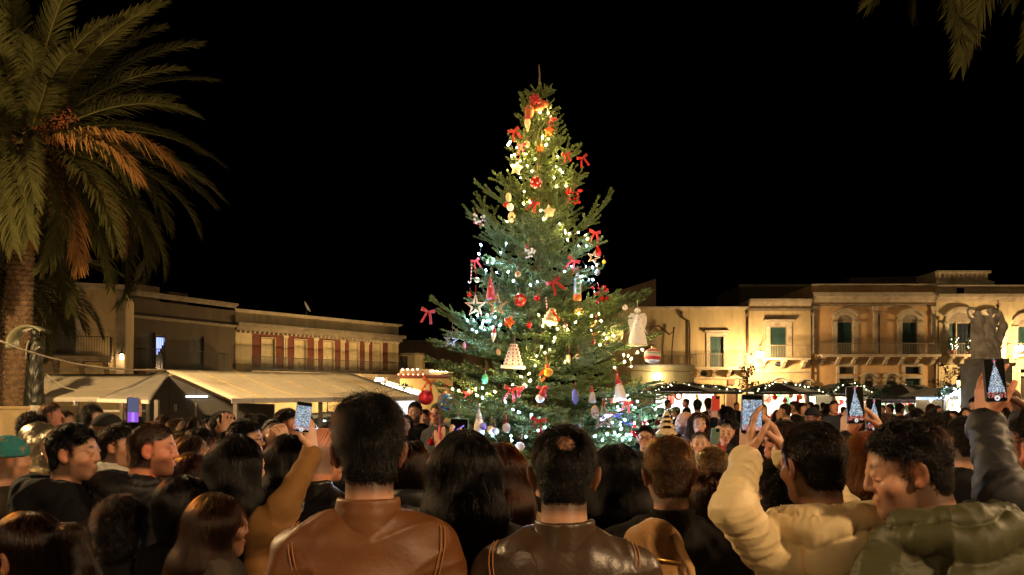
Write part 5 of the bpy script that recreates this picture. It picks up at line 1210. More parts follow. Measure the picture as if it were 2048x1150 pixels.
    for i in range(goods):
        px = x0 + (x1 - x0) * (i + .5) / goods + r.uniform(-2, 2); z_ = lo(0, ybeam + r.uniform(5, 16)).z; c = lo(px, 0); b = MB(); k = r.randrange(4); y_ = r.choice((.3, 1.93, 1.93))
        if k == 0: b.lathe([(1e-4, -.12), (.10, -.05), (.11, .03), (.03, .12), (.005, .25)], 10, Matrix.Translation((c.x, y_, z_)))
        elif k == 1: b.prism(star_poly(.16, .07), y_ - .02, y_ + .02, Matrix.Translation((c.x, 0, z_)))
        elif k == 2: b.tube([(c.x + .13 * math.cos(a), y_, z_ + .13 * math.sin(a)) for a in np.linspace(0, 6.283, 13)], .045, 6, caps=False)
        else: b.tube([(c.x - .03, y_, z_ + .18), (c.x - .02, y_, z_ - .1), (c.x + .05, y_, z_ - .16), (c.x + .12, y_, z_ - .15)], [.06, .065, .06, .04], 8)
        b.build('hanging_ware', gm[r.randrange(8)], t)
    if goods:
        for i in range(9):
            c = lo(x0 + (x1 - x0) * (i + .5) / 9, 0); b = MB(); h_ = r.uniform(.12, .3); b.lathe([(.08, 0), (.10, h_ * .5), (.05, h_ * .9), (1e-4, h_)], 8, Matrix.Translation((c.x, .28 + r.uniform(-.1, .1), zc))); b.build('ware', gm[r.randrange(8)], t)
    return t, lo
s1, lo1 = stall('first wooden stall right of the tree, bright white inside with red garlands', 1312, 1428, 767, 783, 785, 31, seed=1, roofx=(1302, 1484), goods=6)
for px in (1357, 1364):   # red paper chains in the first stall
    b = MB()
    for i in range(7): b.ball((lo1(px, 0).x, 1.9, lo1(0, 787 + i * 3.2).z), (.10, .04, .06), 8)
    b.build('red_paper_chain', red_cloth, s1)
stall('second stall, hung with wreaths and warm lit ornaments, right of the phone in two hands', 1528, 1612, 765, 784, 786, 31, seed=2, roofx=(1508, 1650), goods=18, wall=emit('stall_wall_glow_gold', (1, .80, .45), .95))
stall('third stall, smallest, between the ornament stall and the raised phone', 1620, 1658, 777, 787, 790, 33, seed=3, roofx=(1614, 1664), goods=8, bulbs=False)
stall('fourth stall, red stockings hanging in front, behind the raised phone', 1672, 1752, 766, 788, 790, 31, seed=4, roofx=(1662, 1760), goods=20, wall=emit('stall_wall_glow_rose', (1, .85, .72), 1.0))
stall('fifth stall, widest canvas roof with blue and red goods under it', 1760, 1882, 768, 800, 803, 30, seed=5, roofx=(1735, 1892), goods=16, bulbs=False, wall=emit('stall_wall_glow_pink', (1, .75, .70), .6))
s6, lo6 = stall('sixth stall, outlined in dazzling cold white lights below the winged statue', 1893, 1946, 775, 793, 800, 27, seed=6, roofx=(1882, 1966), goods=6, fairy=(.75, .9, 1.0), wall=emit('stall_wall_glow_cold', (.55, .7, 1.0), .5))
b = MB(); c0, c1 = lo6(1916, 780), lo6(1950, 806); b.box(c0.x, c1.x, -.12, -.06, c1.z, c0.z); b.build('light_panel', emit('cold_panel', (.85, .93, 1), 9), s6)
l = bpy.data.lights.new('lamp_light', 'POINT'); l.energy = 120; l.color = (.8, .9, 1); l.shadow_soft_size = .25; link('lamp_light', l, s6, (c0.x + .3, -.5, c1.z + .1))
rr = random.Random(3); b = MB()
for i in range(120): q_ = lo6(rr.uniform(1888, 1962), 0); x_ = q_.x; u = abs((x_ - lo6(1925, 0).x) / (lo6(1962, 0).x - lo6(1925, 0).x)); b.ball((x_, -.1, lo6(0, 778 + 16 * u + rr.uniform(-2, 5)).z), .022, 5)
tag(b.build('icicle_bulbs', emit('icicle', (.75, .9, 1), 12), s6), kind='stuff')
b = MB(); b.tube([lo6(x, y, -.15) for x, y in ((1893, 812), (1900, 820), (1908, 812), (1916, 806), (1922, 812), (1926, 826), (1921, 836))], .03, 6); b.build('rope_light', emit('rope_light', (.55, .68, 1), 2.2), s6)
s0, lo0 = stall('cool lit stall half hidden behind the right edge of the tree', 1222, 1268, 783, 789, 792, 22, seed=9, roofx=(1212, 1290), goods=4, fairy=(.75, .9, 1.0), wall=emit('stall_wall_glow_blue', (.6, .72, 1.0), .7))
b = MB(); c0, c1 = lo0(1226, 789), lo0(1256, 797); b.box(c0.x, c1.x, -.12, -.06, c1.z, c0.z); b.build('light_panel', emit('cold_panel', (1, 1, 1), 1), s0)
# the illuminated sign seen through the branches
t = thing('lit_sign', 'violet blue lit sign with white letters seen through the lower right branches', 'sign', W(1231, 843, 10.2))
b = MB(); b.box(-.22, .20, 0, .05, -.10, .10); b.build('panel', emit('violet_panel', (.12, .10, .75), 1.1), t)
for tx, x_, z_, sz in (('EEC', -.2, .015, .085), ('OLAT', -.2, -.075, .085)):
    cu = bpy.data.curves.new('letters', 'FONT'); cu.body = tx; cu.size = sz * 1.3; cu.extrude = .003; cu.materials.append(emit('letter_white', (.85, .9, 1), 5)); tmp = bpy.data.objects.new('tmp', cu); COL.objects.link(tmp); bpy.context.view_layer.update(); me = bpy.data.meshes.new_from_object(tmp); bpy.data.objects.remove(tmp); me.name = 'letters'; o = link('letters', me, t, (x_, -.006, z_)); o.rotation_euler = (R(90), 0, 0)
b = MB(); b.tube([(0, .03, -.1), (0, .03, -1.4)], .025, 6); b.build('post', iron, t)

# ------------------------------------------------------------------ cables
def cable(label, pts, r, m):
    P = []
    for i in range(len(pts) - 1):
        for k in range(8): P.append(Vector(pts[i]).lerp(Vector(pts[i + 1]), k / 8))
    P.append(Vector(pts[-1])); b = MB(); b.tube(P, r, 6); o = b.build('cable', m); tag(o, label, 'cable'); return o
cm = mat('pale_cable', (.36, .30, .22), .6)
q = [W(x, y, d) for x, y, d in ((-40, 672, 12), (0, 682, 12.1), (40, 698, 12.3), (90, 713, 12.6), (150, 728, 13), (210, 736, 13.4), (270, 740, 14), (332, 740, 14.55))]
cable('pale sagging cable running from the left edge to the awning ridge', q, .016, cm)
q = [W(x, y, 16.5) for x, y in ((92, 748), (108, 761), (130, 775), (155, 781), (200, 781), (240, 777), (275, 768), (304, 752))]
cable('thin cord looping in front of the smaller cream awning', q, .012, cm)

# ------------------------------------------------------------------ people
SC.cycles_curves.shape = 'RIBBONS'
HAIR = {}
def hair_mat(name, melanin, red, rough=.17):
    if name in HAIR: return HAIR[name]
    m = bpy.data.materials.new(name); m.use_nodes = True; nt = m.node_tree
    for n in list(nt.nodes):
        if n.type != 'OUTPUT_MATERIAL': nt.nodes.remove(n)
    h = _n(nt, 'ShaderNodeBsdfHairPrincipled'); h.parametrization = 'MELANIN'
    h.inputs['Melanin'].default_value = melanin; h.inputs['Melanin Redness'].default_value = red
    h.inputs['Roughness'].default_value = rough; h.inputs['Radial Roughness'].default_value = .35
    h.inputs['IOR'].default_value = 1.33; h.inputs['Random Color'].default_value = .05 if melanin > .93 else .25; h.inputs['Random Roughness'].default_value = .2
    nt.links.new(h.outputs[0], [n for n in nt.nodes if n.type == 'OUTPUT_MATERIAL'][0].inputs['Surface'])
    HAIR[name] = m; return m
HC = {  # strand melanin, redness, cap colour
 'black': (1.0, .4, (.012, .009, .008)), 'dark': (.97, .3, (.018, .012, .009)), 'brown': (.84, .5, (.035, .02, .012)),
 'auburn': (.80, .9, (.045, .016, .008)), 'red': (.5, 1.0, (.2, .05, .015)), 'grey': (.45, .2, (.13, .115, .1)),
 'streak': (.74, .45, (.05, .032, .018)), 'white': (.15, .2, (.4, .38, .34)), 'pepper': (.62, .35, (.07, .058, .05))}
SKIN = {'tan': (.44, .23, .14), 'fair': (.58, .33, .22), 'ruddy': (.50, .21, .125), 'olive': (.4, .2, .11)}
def head_prims(S, fem=False, ears=True, fine=True):
    S.E((0, -.012, .030), (.074, .095, .088), .01)
    S.E((0, .030, -.042), (.054 if fem else .058, .056, .070), .03)
    S.E((0, .060, -.088), (.027 if fem else .034, .031, .027), .02)
    S.C((0, -.030, -.05), (0, -.040, -.19), .050 if fem else .057, .052 if fem else .060, .03)
    if not fine:
        S.C((0, .085, .02), (0, .108, -.02), .009, .014, .012); return
    S.C((-.036, .070, .026), (.036, .070, .026), .014, .014, .015)
    for q in (-1, 1):
        S.E((q * .045, .055, -.022), (.022, .024, .02), .02)
        S.E((q * .032, .100, .009), (.019, .019, .012), .010, sub=True)
        S.E((q * .0325, .0800, .0135), (.0155, .0125, .0085), .004); S.E((q * .0325, .0790, .0005), (.0150, .0120, .006), .004)
    S.C((0, .087, .020), (0, .0985, -.018), .006, .0098 if fem else .0108, .010)
    for q in (-1, 1): S.E((q * .0105, .0915, -.024), (.0078, .010, .0068), .006)
    S.C((-.015, .0865, -.0525), (.015, .0865, -.0525), .0062, .0062, .005)
    S.C((-.012, .0855, -.0635), (.012, .0855, -.0635), .0070, .0070, .005)
    if ears:
        for q in (-1, 1):
            S.E((q * .083, -.014, -.002), (.0085, .018, .031), .007, rot=(0.15, q * .18, q * .55))
            S.E((q * .076, -.004, -.026), (.008, .012, .014), .006)
            S.E((q * .091, -.006, .002), (.007, .011, .019), .006, rot=(.15, q * .18, q * .55), sub=True)
def hand_prims(S, w, f, n, side, curl=.5, spread=.10, k=.006, thumb=.5):
    """w wrist, f finger direction, n palm normal (palm faces n), side +1/-1 puts the thumb at side*(f x n)"""
    f = Vector(f).normalized(); n = Vector(n); n = (n - f * n.dot(f)).normalized(); s = f.cross(n) * side; w = Vector(w)
    for i in range(4):
        o = (-.029 + .0195 * i)
        S.C(w + f * .005 + s * o * .6, w + f * .088 + s * o, .017, .0125, .012)
    L = (.062, .075, .082, .072)
    for i in range(4):
        o = (-.029 + .0195 * i); p = w + f * .088 + s * o
        d = (f + s * (spread * (i - 1.5))).normalized(); a = 0
        for j, fr in enumerate((.46, .31, .23)):
            a += curl * (.55 if j == 0 else .8)
            dd = d * math.cos(a) + n * math.sin(a); p2 = p + dd * (L[i] * fr * 1.08)
            S.C(p, p2, .0092 - .0008 * j, .0086 - .0009 * j, k); p = p2
    p = w + f * .028 + s * .028; d = (s * .75 + f * .75 + n * .25).normalized()
    p2 = p + d * .042; S.C(p, p2, .015, .0105, .012)
    d = (s * .25 + f * 1.0 + n * thumb).normalized(); p3 = p2 + d * .032; S.C(p2, p3, .0105, .0095, k)
    d = (f * 1.0 + n * thumb * 1.5).normalized(); S.C(p3, p3 + d * .026, .0095, .008, k)

EYE_ME = None
def eye_mesh():
    global EYE_ME
    if EYE_ME: return EYE_ME
    b = MB(); b.ball((0, 0, 0), .0106, 12, Matrix.Rotation(R(-90), 4, 'X'))
    EYE_ME = b.mesh('eye', mat('eye_white', (.42, .38, .34), .15)); EYE_ME.materials.append(mat('iris', (.02, .012, .008), .1))
    for p in EYE_ME.polygons:
        if Vector(p.center).normalized().y > .8: p.material_index = 1
    return EYE_ME
GLASS_ME = {}
def glasses_mesh(kind):
    if kind in GLASS_ME: return GLASS_ME[kind]
    b = MB(); r = .0022 if kind != 'sun' else .003
    for q in (-1, 1):
        b.tube([(q * .034 + .024 * math.cos(a), .106 - .006 * abs(math.cos(a)), .008 + .018 * math.sin(a)) for a in np.linspace(0, 2 * math.pi, 17)], r, 6, caps=False)
        b.tube([(q * .058, .102, .012), (q * .078, .05, .012), (q * .083, -.005, .010), (q * .082, -.02, -.006)], r, 6)
    b.tube([(-.011, .108, .012), (0, .111, .015), (.011, .108, .012)], r, 6)
    me = b.mesh('glasses', mat('glasses_frame_' + kind, {'red': (.25, .02, .02)}.get(kind, (.012, .012, .014)), .2))
    if kind == 'sun':
        c = MB()
        n0 = len(me.polygons)
    GLASS_ME[kind] = me; return me

def strands(name, Sm, me, parent, hm, n, length, keepf, down=(0, 0, -1), lift=.15, steps=7, crown=None, comb=None, comb_w=.5, grav=0.0,
            radius=.0006, curl=0.0, jitter=.25, seed=0, off=.002, clump=0.0, lenf=None):
    """hair strands walked over the surface of the hair mass"""
    r = np.random.default_rng(seed)
    nv = len(me.vertices)
    if nv < 10: return None
    V = np.empty(nv * 3, np.float32); me.vertices.foreach_get('co', V); V = V.reshape(-1, 3).astype(float)
    Q = np.empty(len(me.polygons) * 4, np.int32); me.polygons.foreach_get('vertices', Q); Q = Q.reshape(-1, 4)
    A = np.linalg.norm(np.cross(V[Q[:, 2]] - V[Q[:, 0]], V[Q[:, 3]] - V[Q[:, 1]]), axis=1)
    f = r.choice(len(Q), n, p=A / A.sum()); u = r.random((n, 2, 1))
    P = (V[Q[f, 0]] * (1 - u[:, 0]) + V[Q[f, 1]] * u[:, 0]) * (1 - u[:, 1]) + (V[Q[f, 3]] * (1 - u[:, 0]) + V[Q[f, 2]] * u[:, 0]) * u[:, 1]
    if keepf is not None:
        ok = keepf(P) < .004; P = P[ok]; n = len(P)
    g = Sm.grad(P); L = length * r.uniform(.6, 1.25, n)[:, None]
    if lenf is not None: L = L * lenf(P)[:, None]
    out = np.empty((n, steps, 3)); out[:, 0] = P - g * .002
    rn = r.normal(size=(n, 3)) * jitter
    dn = np.array(down, float)
    ph = r.uniform(0, 6.28, (n, 1)); fly = r.random((n, 1)) < .05; L = np.where(fly, L * 1.7, L)
    if clump: rn = rn + clump * np.stack([waves(P, seed + 7 * i, 70, 3) for i in range(3)], -1)
    lf = lift * r.uniform(.5, 1.5, (n, 1)) * np.where(fly, 2.0, 1)
    for i in range(1, steps):
        d = np.tile(dn, (n, 1))
        if crown is not None:
            rad = P - crown; d = d * .35 + rad / (np.linalg.norm(rad, axis=1, keepdims=True) + .01)
        if comb is not None: d = d * (1 - comb_w) + comb_w * comb(P)
        d = d + rn
        if curl: d = d + curl * np.stack([np.sin(ph[:, 0] + i * 1.9), np.cos(ph[:, 0] + i * 1.9), np.sin(ph[:, 0] * 2 + i * 1.3)], -1)
        d = d - g * (d * g).sum(1, keepdims=True)
        d /= np.linalg.norm(d, axis=1, keepdims=True) + 1e-6
        d = d + g * lf + dn * grav
        d /= np.linalg.norm(d, axis=1, keepdims=True)
        P = P + d * L / (steps - 1)
        v = Sm.val(P); g = Sm.grad(P)
        tgt = off + (L[:, 0] * lf[:, 0] * i / steps) * .8
        P = P + g * np.clip(tgt - v, -.012, .012)[:, None] * (.6 if lift < .5 else .0)
        out[:, i] = P
    cd = bpy.data.hair_curves.new(name); cd.add_curves([steps] * n)
    cd.position_data.foreach_set('vector', out.astype(np.float32).ravel())
    a = cd.attributes.get('radius') or cd.attributes.new('radius', 'FLOAT', 'POINT')
    rr = np.tile(np.linspace(1, .35, steps) * radius, n) * np.repeat(r.uniform(.7, 1.3, n), steps)
    a.data.foreach_set('value', rr.astype(np.float32)); cd.materials.append(hm)
    return link('strands', cd, parent)

def cloth(kind, col):
    if kind == 'pattern': return mat('knit_pattern', col, .95, stain=(.45, .26, .03), sscale=16, bump=.4, bscale=90)
    nm = '%s_%.3f_%.3f_%.3f' % (kind, *col)
    if kind == 'leather': return mat(nm, col, .52 if col[0] > .1 else .36, var=.2, vscale=7, bump=.13, bscale=70, spec=.45)
    if kind == 'puffer': return mat(nm, col, .58, var=.10, vscale=5, bump=.12, bscale=60, spec=.35)
    if kind == 'foil': return mat(nm, col, .22, metal=.9, bump=.5, bscale=35)
    if kind == 'check': return mat(nm, col, .9, var=.8, vscale=70)
    return mat(nm, col, .85, var=.15, vscale=9, bump=.35, bscale=300, spec=.12)

NP = [0]
def person(label, px, top, d, yaw=0, hyaw=0, pitch=0, roll=0, hair='short', hc='dark', skin='tan', jacket='coat', jc=(.015, .015, .018),
           fem=False, res=.008, nst=5000, armL=None, armR=None, glasses=None, beard=0.0, collar=None, collar_c=None, hood=False, wide=1.0,
           group=None, hlen=.5, trousers=(.015, .016, .022), hat_c=(.02, .02, .02), scarf=None, bald=0, stubble=0.0, fold=1.0, seam=None, lod=0, strap=None, hl=None, lift=None):
    NP[0] += 1; sd = NP[0]
    zt = CAMH - (top - HOR) / F * d
    hh = 1.752 + {'short': .012, 'curly': .03, 'hood': .03, 'beanie': .04, 'cap': .02}.get(hair, .006)
    s = zt / hh
    base = Vector(((px - 1024) / F * d, d, 0))
    root = thing('person', label, 'person', base, R(yaw), group, s=s)
    inv = (Matrix.Translation(base) @ Matrix.Rotation(R(yaw), 4, 'Z') @ Matrix.Scale(s, 4)).inverted()
    H = Matrix.Translation((0, 0, 1.50)) @ Euler((R(pitch), R(roll), R(hyaw)), 'XYZ').to_matrix().to_4x4() @ Matrix.Translation((0, .012, .132))
    Hi = np.array(H.inverted())
    def toH(P): return P @ Hi[:3, :3].T + Hi[:3, 3]
    fine = lod == 0
    # arms -----------------------------------------------------------------
    arms = []
    for q, a in ((-1, armL), (1, armR)):
        sh = Vector((q * .175 * wide, -.01, 1.40))
        if a is None:
            el = Vector((q * .245 * wide, -.04, 1.12)); wr = Vector((q * .225 * wide, .09, .90)); hf = (0, .25, -1); hn = (-q, 0, 0); cu = .35; side = -q * 1; th = .4; sp = .03; hs = 1
        else:
            el = inv @ W(*a['e']); wr = inv @ W(*a['w'])
            r3 = inv.to_3x3(); hf = r3 @ Vector(a['f']); hn = r3 @ Vector(a['n']); cu = a.get('c', .5); th = a.get('t', .5); side = a.get('s', 1); sp = a.get('sp', .1); hs = 1
        arms.append((q, sh, el, wr, hf, hn, cu, side, th, sp, a is not None))
    # the body: one continuous skin surface -----------------------------------
    B = Sdf()
    B.E((0, -.01, 1.22), (.15, .09, .26), .04); B.E((0, 0, .95), (.14, .10, .16), .05)
    B.C((-.13, -.015, 1.41), (.13, -.015, 1.41), .05, .05, .05); B.C((0, -.035, 1.28), (0, -.02, 1.44), .05, .05, .03)
    for q in (-1, 1):
        B.C((q * .085, 0, .92), (q * .09, .01, .5), .07, .048, .03); B.C((q * .09, .01, .5), (q * .09, -.02, .09), .045, .033, .02)
        B.C((q * .09, -.02, .05), (q * .1, .12, .035), .03, .026, .02)
    for (q, sh, el, wr, hf, hn, cu, side, th, sp, raised) in arms:
        B.C(sh, el, .045, .036, .03); B.C(el, wr, .036, .026, .02)
        if raised or fine: hand_prims(B, wr, hf, hn, side, cu, sp, thumb=th)
        else: B.E(Vector(wr) + Vector(hf).normalized() * .08, (.03, .045, .07), .02)
    B.M = H; head_prims(B, fem, ears=hair not in ('hood', 'beanie'), fine=(lod < 2)); B.M = Matrix.Identity(4)
    mz = 1.36
    for a in arms:
        if a[10]: mz = min(mz, a[3].z - .05)
    bm_ = B.mesh('body', mat('skin', (1, 1, 1), .48, attr='tint', spec=.4, bump=.08, bscale=220), min(res, .0062 if fine else .012), zfine=mz if lod < 2 else 1.45, coarse=5)
    # pigment: lips, brows, stubble, cropped scalp hair
    nv = len(bm_.vertices); V = np.empty(nv * 3, np.float32); bm_.vertices.foreach_get('co', V); V = V.reshape(-1, 3).astype(float)
    q = toH(V); x, y, z = q[:, 0], q[:, 1], q[:, 2]
    base_c = np.array(SKIN[skin]); T = np.tile(base_c, (nv, 1)) * (1 + .10 * waves(V, 3, 30)[:, None])
    def blend(w, c):
        w = np.clip(w, 0, 1)[:, None]; T[:] = T * (1 - w) + np.array(c) * w
    isH = (z > -.125) & (np.abs(x) < .1) & (np.abs(y) < .14)
    hcol = HC[hc][2]
    red = np.exp(-((np.abs(x) - .04) ** 2 + (z + .03) ** 2) / .0009) * (y > .04) * isH
    blend(red * .35, base_c * (1.1, .75, .7))
    blend(np.where(isH & (np.abs(x) > .068) & (np.abs(y + .008) < .035) & (np.abs(z) < .045), .5, 0), base_c * (1.15, .65, .55))
    lips = np.clip(1.4 - ((x / .023) ** 2 + ((z + .058) / .0115) ** 2), 0, 1) * (y > .07) * isH
    blend(lips * (.9 if fem else .55), (.42, .06, .05) if fem else base_c * (.8, .5, .5))
    br = np.clip(1.3 - (((np.abs(x) - .032) / .019) ** 2 + ((z - .034 + .25 * (np.abs(x) - .03) ** 2 / .001 * .012) / .0062) ** 2), 0, 1) * (y > .05) * isH
    blend(br * .9, np.array(hcol) * .9)
    bd = np.clip((-.028 - z) / .02, 0, 1) * np.clip((y + .005) / .025, 0, 1) * isH * (z > -.14) * (1 - np.clip(1.3 - ((x / .026) ** 2 + ((z + .056) / .014) ** 2), 0, 1))
    if beard or stubble: blend(bd * (beard or stubble), np.array(hcol) * 1.5)
    def facecut(P):
        q = toH(P) if len(P.shape) == 2 else toH(P.reshape(-1, 3)).reshape(P.shape)
        x, y, z = q[..., 0], q[..., 1], q[..., 2]
        hl_ = .062 if hl is None else hl
        face = np.minimum(y - (.030 - .25 * np.abs(x)), (hl_ + .015 * np.cos(x * 40)) - z)
        face = np.maximum(face, np.minimum(y - .004, -.018 - z))
        ear = .030 - np.sqrt(((np.abs(x) - .082) / 1.0) ** 2 + ((y + .004) / .95) ** 2 + ((z + .004) / 1.45) ** 2)
        return face, ear, q
    if hair in ('buzz', 'bald'):
        f_, e_, _q = facecut(V)
        w = np.clip(1 - np.maximum(np.maximum(f_, e_), -.075 - z) / .008, 0, 1) * isH
        if hair == 'bald': w = w * np.clip((.055 - z) / .03, 0, 1) * .75
        blend(w * .95, np.array(hcol) * 1.0)
    elif hair != 'none':
        f_, e_, _q = facecut(V); w = np.clip(1 - np.maximum(np.maximum(f_, e_), -.085 - z) / .02, 0, 1) * isH
        if bald: w = w * np.clip((np.sqrt((x / bald[3]) ** 2 + ((y - bald[1]) / bald[3]) ** 2 + ((z - bald[2]) / bald[3]) ** 2) - .8) * 3, 0, 1)
        blend(w * .8, np.array(hcol) * 1.2)
    set_color(bm_, np.clip(T, 0, 1))
    body = link('body', bm_, root)
    face_seen = abs(((yaw + hyaw + 180) % 360) - 180) > 50
    if face_seen and lod < 2 and hair != 'x':
        for q_ in (-1, 1):
            o = link('eye', eye_mesh(), root); o.matrix_local = H @ Matrix.Translation((q_ * .0325, .0800, .0065))
    if glasses:
        o = link('glasses', glasses_mesh(glasses), root); o.matrix_local = H
    # trousers and shoes -----------------------------------------------------
    T_ = Sdf()
    for q_ in (-1, 1):
        T_.C((q_ * .085, 0, .93), (q_ * .095, .01, .5), .098, .07, .04); T_.C((q_ * .095, .01, .5), (q_ * .09, -.02, .11), .068, .058, .03)
    link('trousers', T_.mesh('trousers', cloth('coat', trousers), .02), root)
    for q_ in (-1, 1):
        K = Sdf(); K.E((q_ * .095, .03, .045), (.046, .13, .045), .01); K.C((q_ * .09, -.03, .05), (q_ * .09, -.03, .12), .045, .042, .02)
        link('shoe', K.mesh('shoe', mat('shoe_leather', (.015, .012, .01), .5), .018), root)
    # jacket -------------------------------------------------------------------
    J = Sdf(); w = wide * (.93 if fem else 1.0); pf = .007 if jacket == 'puffer' else 0
    g = .007 if jacket == 'puffer' else 0
    J.E((0, -.012, 1.20), (.185 * w + g, .135 + g, .30), .05)
    J.E((0, -.005, .93), (.175 * w + g, .135 + g, .17), .08)
    J.C((-.105 * w, -.022, 1.395), (.105 * w, -.022, 1.395), .088 + g, .088 + g, .06)
    J.C((-.06, -.035, 1.435), (.06, -.035, 1.435), .062 + g, .062 + g, .05)
    nt_ = len(J.p)
    for (q_, sh, el, wr, hf, hn, cu, side, th, sp, raised) in arms:
        sh2 = sh + Vector((0, 0, -.01)); wd = (wr - el); we = wr - wd.normalized() * .012
        J.C(sh2, el, .066 + g * .3, .054 + g * .5, .045, puff=(pf, .062) if pf else None)
        J.C(el, we, .054 + g * .5, .041 + g * .5, .03, puff=(pf, .06) if pf else None)
        # the sleeve's hem ring and hollow end
        ax = wd.normalized(); J.C(we - ax * .012, we - ax * .006, .047 + g * .6, .047 + g * .6, .012)
    na_ = len(J.p)
    if collar in ('stand', 'puff', 'fur', 'scarf'):
        rr, r0, z0, z1 = {'stand': (.074, .0085, 1.445, 1.522), 'puff': (.088, .026, 1.465, 1.515), 'fur': (.098, .040, 1.47, 1.50), 'scarf': (.085, .034, 1.475, 1.515)}[collar]
        K = Sdf() if collar in ('scarf', 'stand') else J
        n_ = 40 if collar == 'stand' else 24
        for i in range(n_):
            a = 2 * math.pi * i / n_; c_, s_ = math.cos(a), math.sin(a); dz = -.03 * max(0, s_)
            K.C((c_ * rr, -.032 + s_ * rr * .95, z0 + dz), (c_ * rr * .93, -.032 + s_ * rr * .9, z1 + dz), r0, r0 * .9, .010 if collar == 'stand' else .022)
        if collar == 'stand': link('collar', K.mesh('collar', cloth(jacket, jc), min(res, .007), fold=lambda V, s_: V + s_.grad(V) * (.0025 * waves(V, sd, 25))[:, None]), root)
        if collar == 'scarf': link('scarf', K.mesh('scarf', cloth('check' if scarf else 'coat', collar_c or (.3, .3, .3)), res, fold=lambda V, s_: V + s_.grad(V) * (.006 * ridges(V, 5, 40))[:, None]), root)
    if collar == 'inner':
        K = Sdf()
        for i in range(16):
            a = 2 * math.pi * i / 16; c_, s_ = math.cos(a), math.sin(a)
            K.C((c_ * .068, -.036 + s_ * .066, 1.455), (c_ * .064, -.038 + s_ * .062, 1.515), .012, .011, .012)
        link('shirt_collar', K.mesh('shirt_collar', cloth('coat', collar_c), res), root)
    if hood and hair != 'hood':
        K = J
        pts = []
        for i in range(11):
            a = R(-205 + i * 23); hz = (float(hood) - 1) * .09; pts.append(Vector((math.cos(a) * .135, -.045 + math.sin(a) * .125 + .0, 1.475 + hz * (1 - .3 * math.sin(a)) + .018 * -math.sin(a) - (.05 if i in (0, 10) else 0))))
        for i in range(10): K.C(pts[i], pts[i + 1], .05 * float(hood) ** .5, .05 * float(hood) ** .5, .025)
        K.E((0, -.165, 1.40 + hz * .6), (.15, .062 * float(hood), .115 + hz * .5), .04); K.E((0, -.06, 1.50), (.085, .085, .06), .02, sub=True)
    def jfold(V, s_):
        n = s_.grad(V, .006); dsp = np.zeros(len(V))
        da = np.full(len(V), 9.)
        for q_ in s_.p[nt_:na_]: da = np.minimum(da, s_.one(q_, V))
        if pf:
            wt = np.clip((da - .0) / .05, 0, 1)
            zz = V[:, 2] + .02 * waves(V, sd, 5) + (.25 * np.abs(V[:, 0]) ** 1.0)
            qs = np.abs(np.sin(math.pi * zz / .098)); dsp += wt * .017 * (qs ** .5 - .6) + wt * (1 - qs) * .005 * ridges(V * (1, 1, .25), sd + 3, 55)
            dsp += fold * (.0035 * ridges(V * (1, 1, .7), sd + 9, 15) + .0022 * (1 - wt) * ridges(V * (1, 1, 1.6), sd + 11, 36))
        elif jacket == 'leather':
            dsp += fold * (.0060 * waves(V * (1, 1, .8), sd, 13) + .0052 * ridges(V * (.7, 1, 1.2), sd + 50, 13))
        else: dsp += fold * (.006 * ridges(V * (1, 1, .7), sd, 9) + .003 * waves(V, sd + 5, 40))
        return V + n * dsp[:, None]
    low = min([mz] + [.95 if fine else 1.15])
    jm = J.mesh('jacket', cloth(jacket, jc), res if fine else max(res, .012), zfine=low, coarse=3, fold=jfold if lod < 2 else None)
    jo = link('jacket', jm, root)
    if seam:
        mb_ = MB(); sm_ = mat('seam_thread', seam, .6)
        def onto(P):
            P = np.array(P, float)
            for _ in range(6): P = P - J.grad(P) * J.val(P)[:, None] * .9
            return P + J.grad(P) * .003
        for q_ in (-1, 1):
            mb_ = MB()
            for o_ in (0, .012):
                pts = onto([(q_ * (.178 + o_ - .03 * t), -.03 - .09 * math.sin(t * 2.2), 1.50 - .30 * t) for t in np.linspace(0, 1, 20)])
                mb_.tube(pts, .0016, 5)
            tag(mb_.build('seam', sm_, jo), kind='stuff')
    # hair ----------------------------------------------------------------------
    capm = mat('hair_cap_' + hc, tuple(c_ * .55 for c_ in HC[hc][2]), .8, bump=.6, bscale=90, var=.3, vscale=60, spec=.12); hm = hair_mat('hair_' + hc, HC[hc][0], HC[hc][1])
    if hair in ('buzz', 'bald', 'none'):
        if nst and fine and hair == 'buzz':
            S = Sdf(); S.M = H; S.E((0, -.012, .030), (.0755, .0965, .0895), .01); S.E((0, -.05, -.035), (.062, .052, .07), .03)
            kf = lambda P: np.maximum(np.maximum(facecut(P)[0], facecut(P)[1]), -.08 - facecut(P)[2][..., 2])
            me = S.mesh('hair', capm, .008, keep=kf)
            strands('strands', S, me, body, hm, nst, .010, kf, lift=.9, steps=3, crown=np.array(H @ Vector((0, -.05, .1))), radius=.0005, seed=sd)
            bpy.data.meshes.remove(me)
        return root
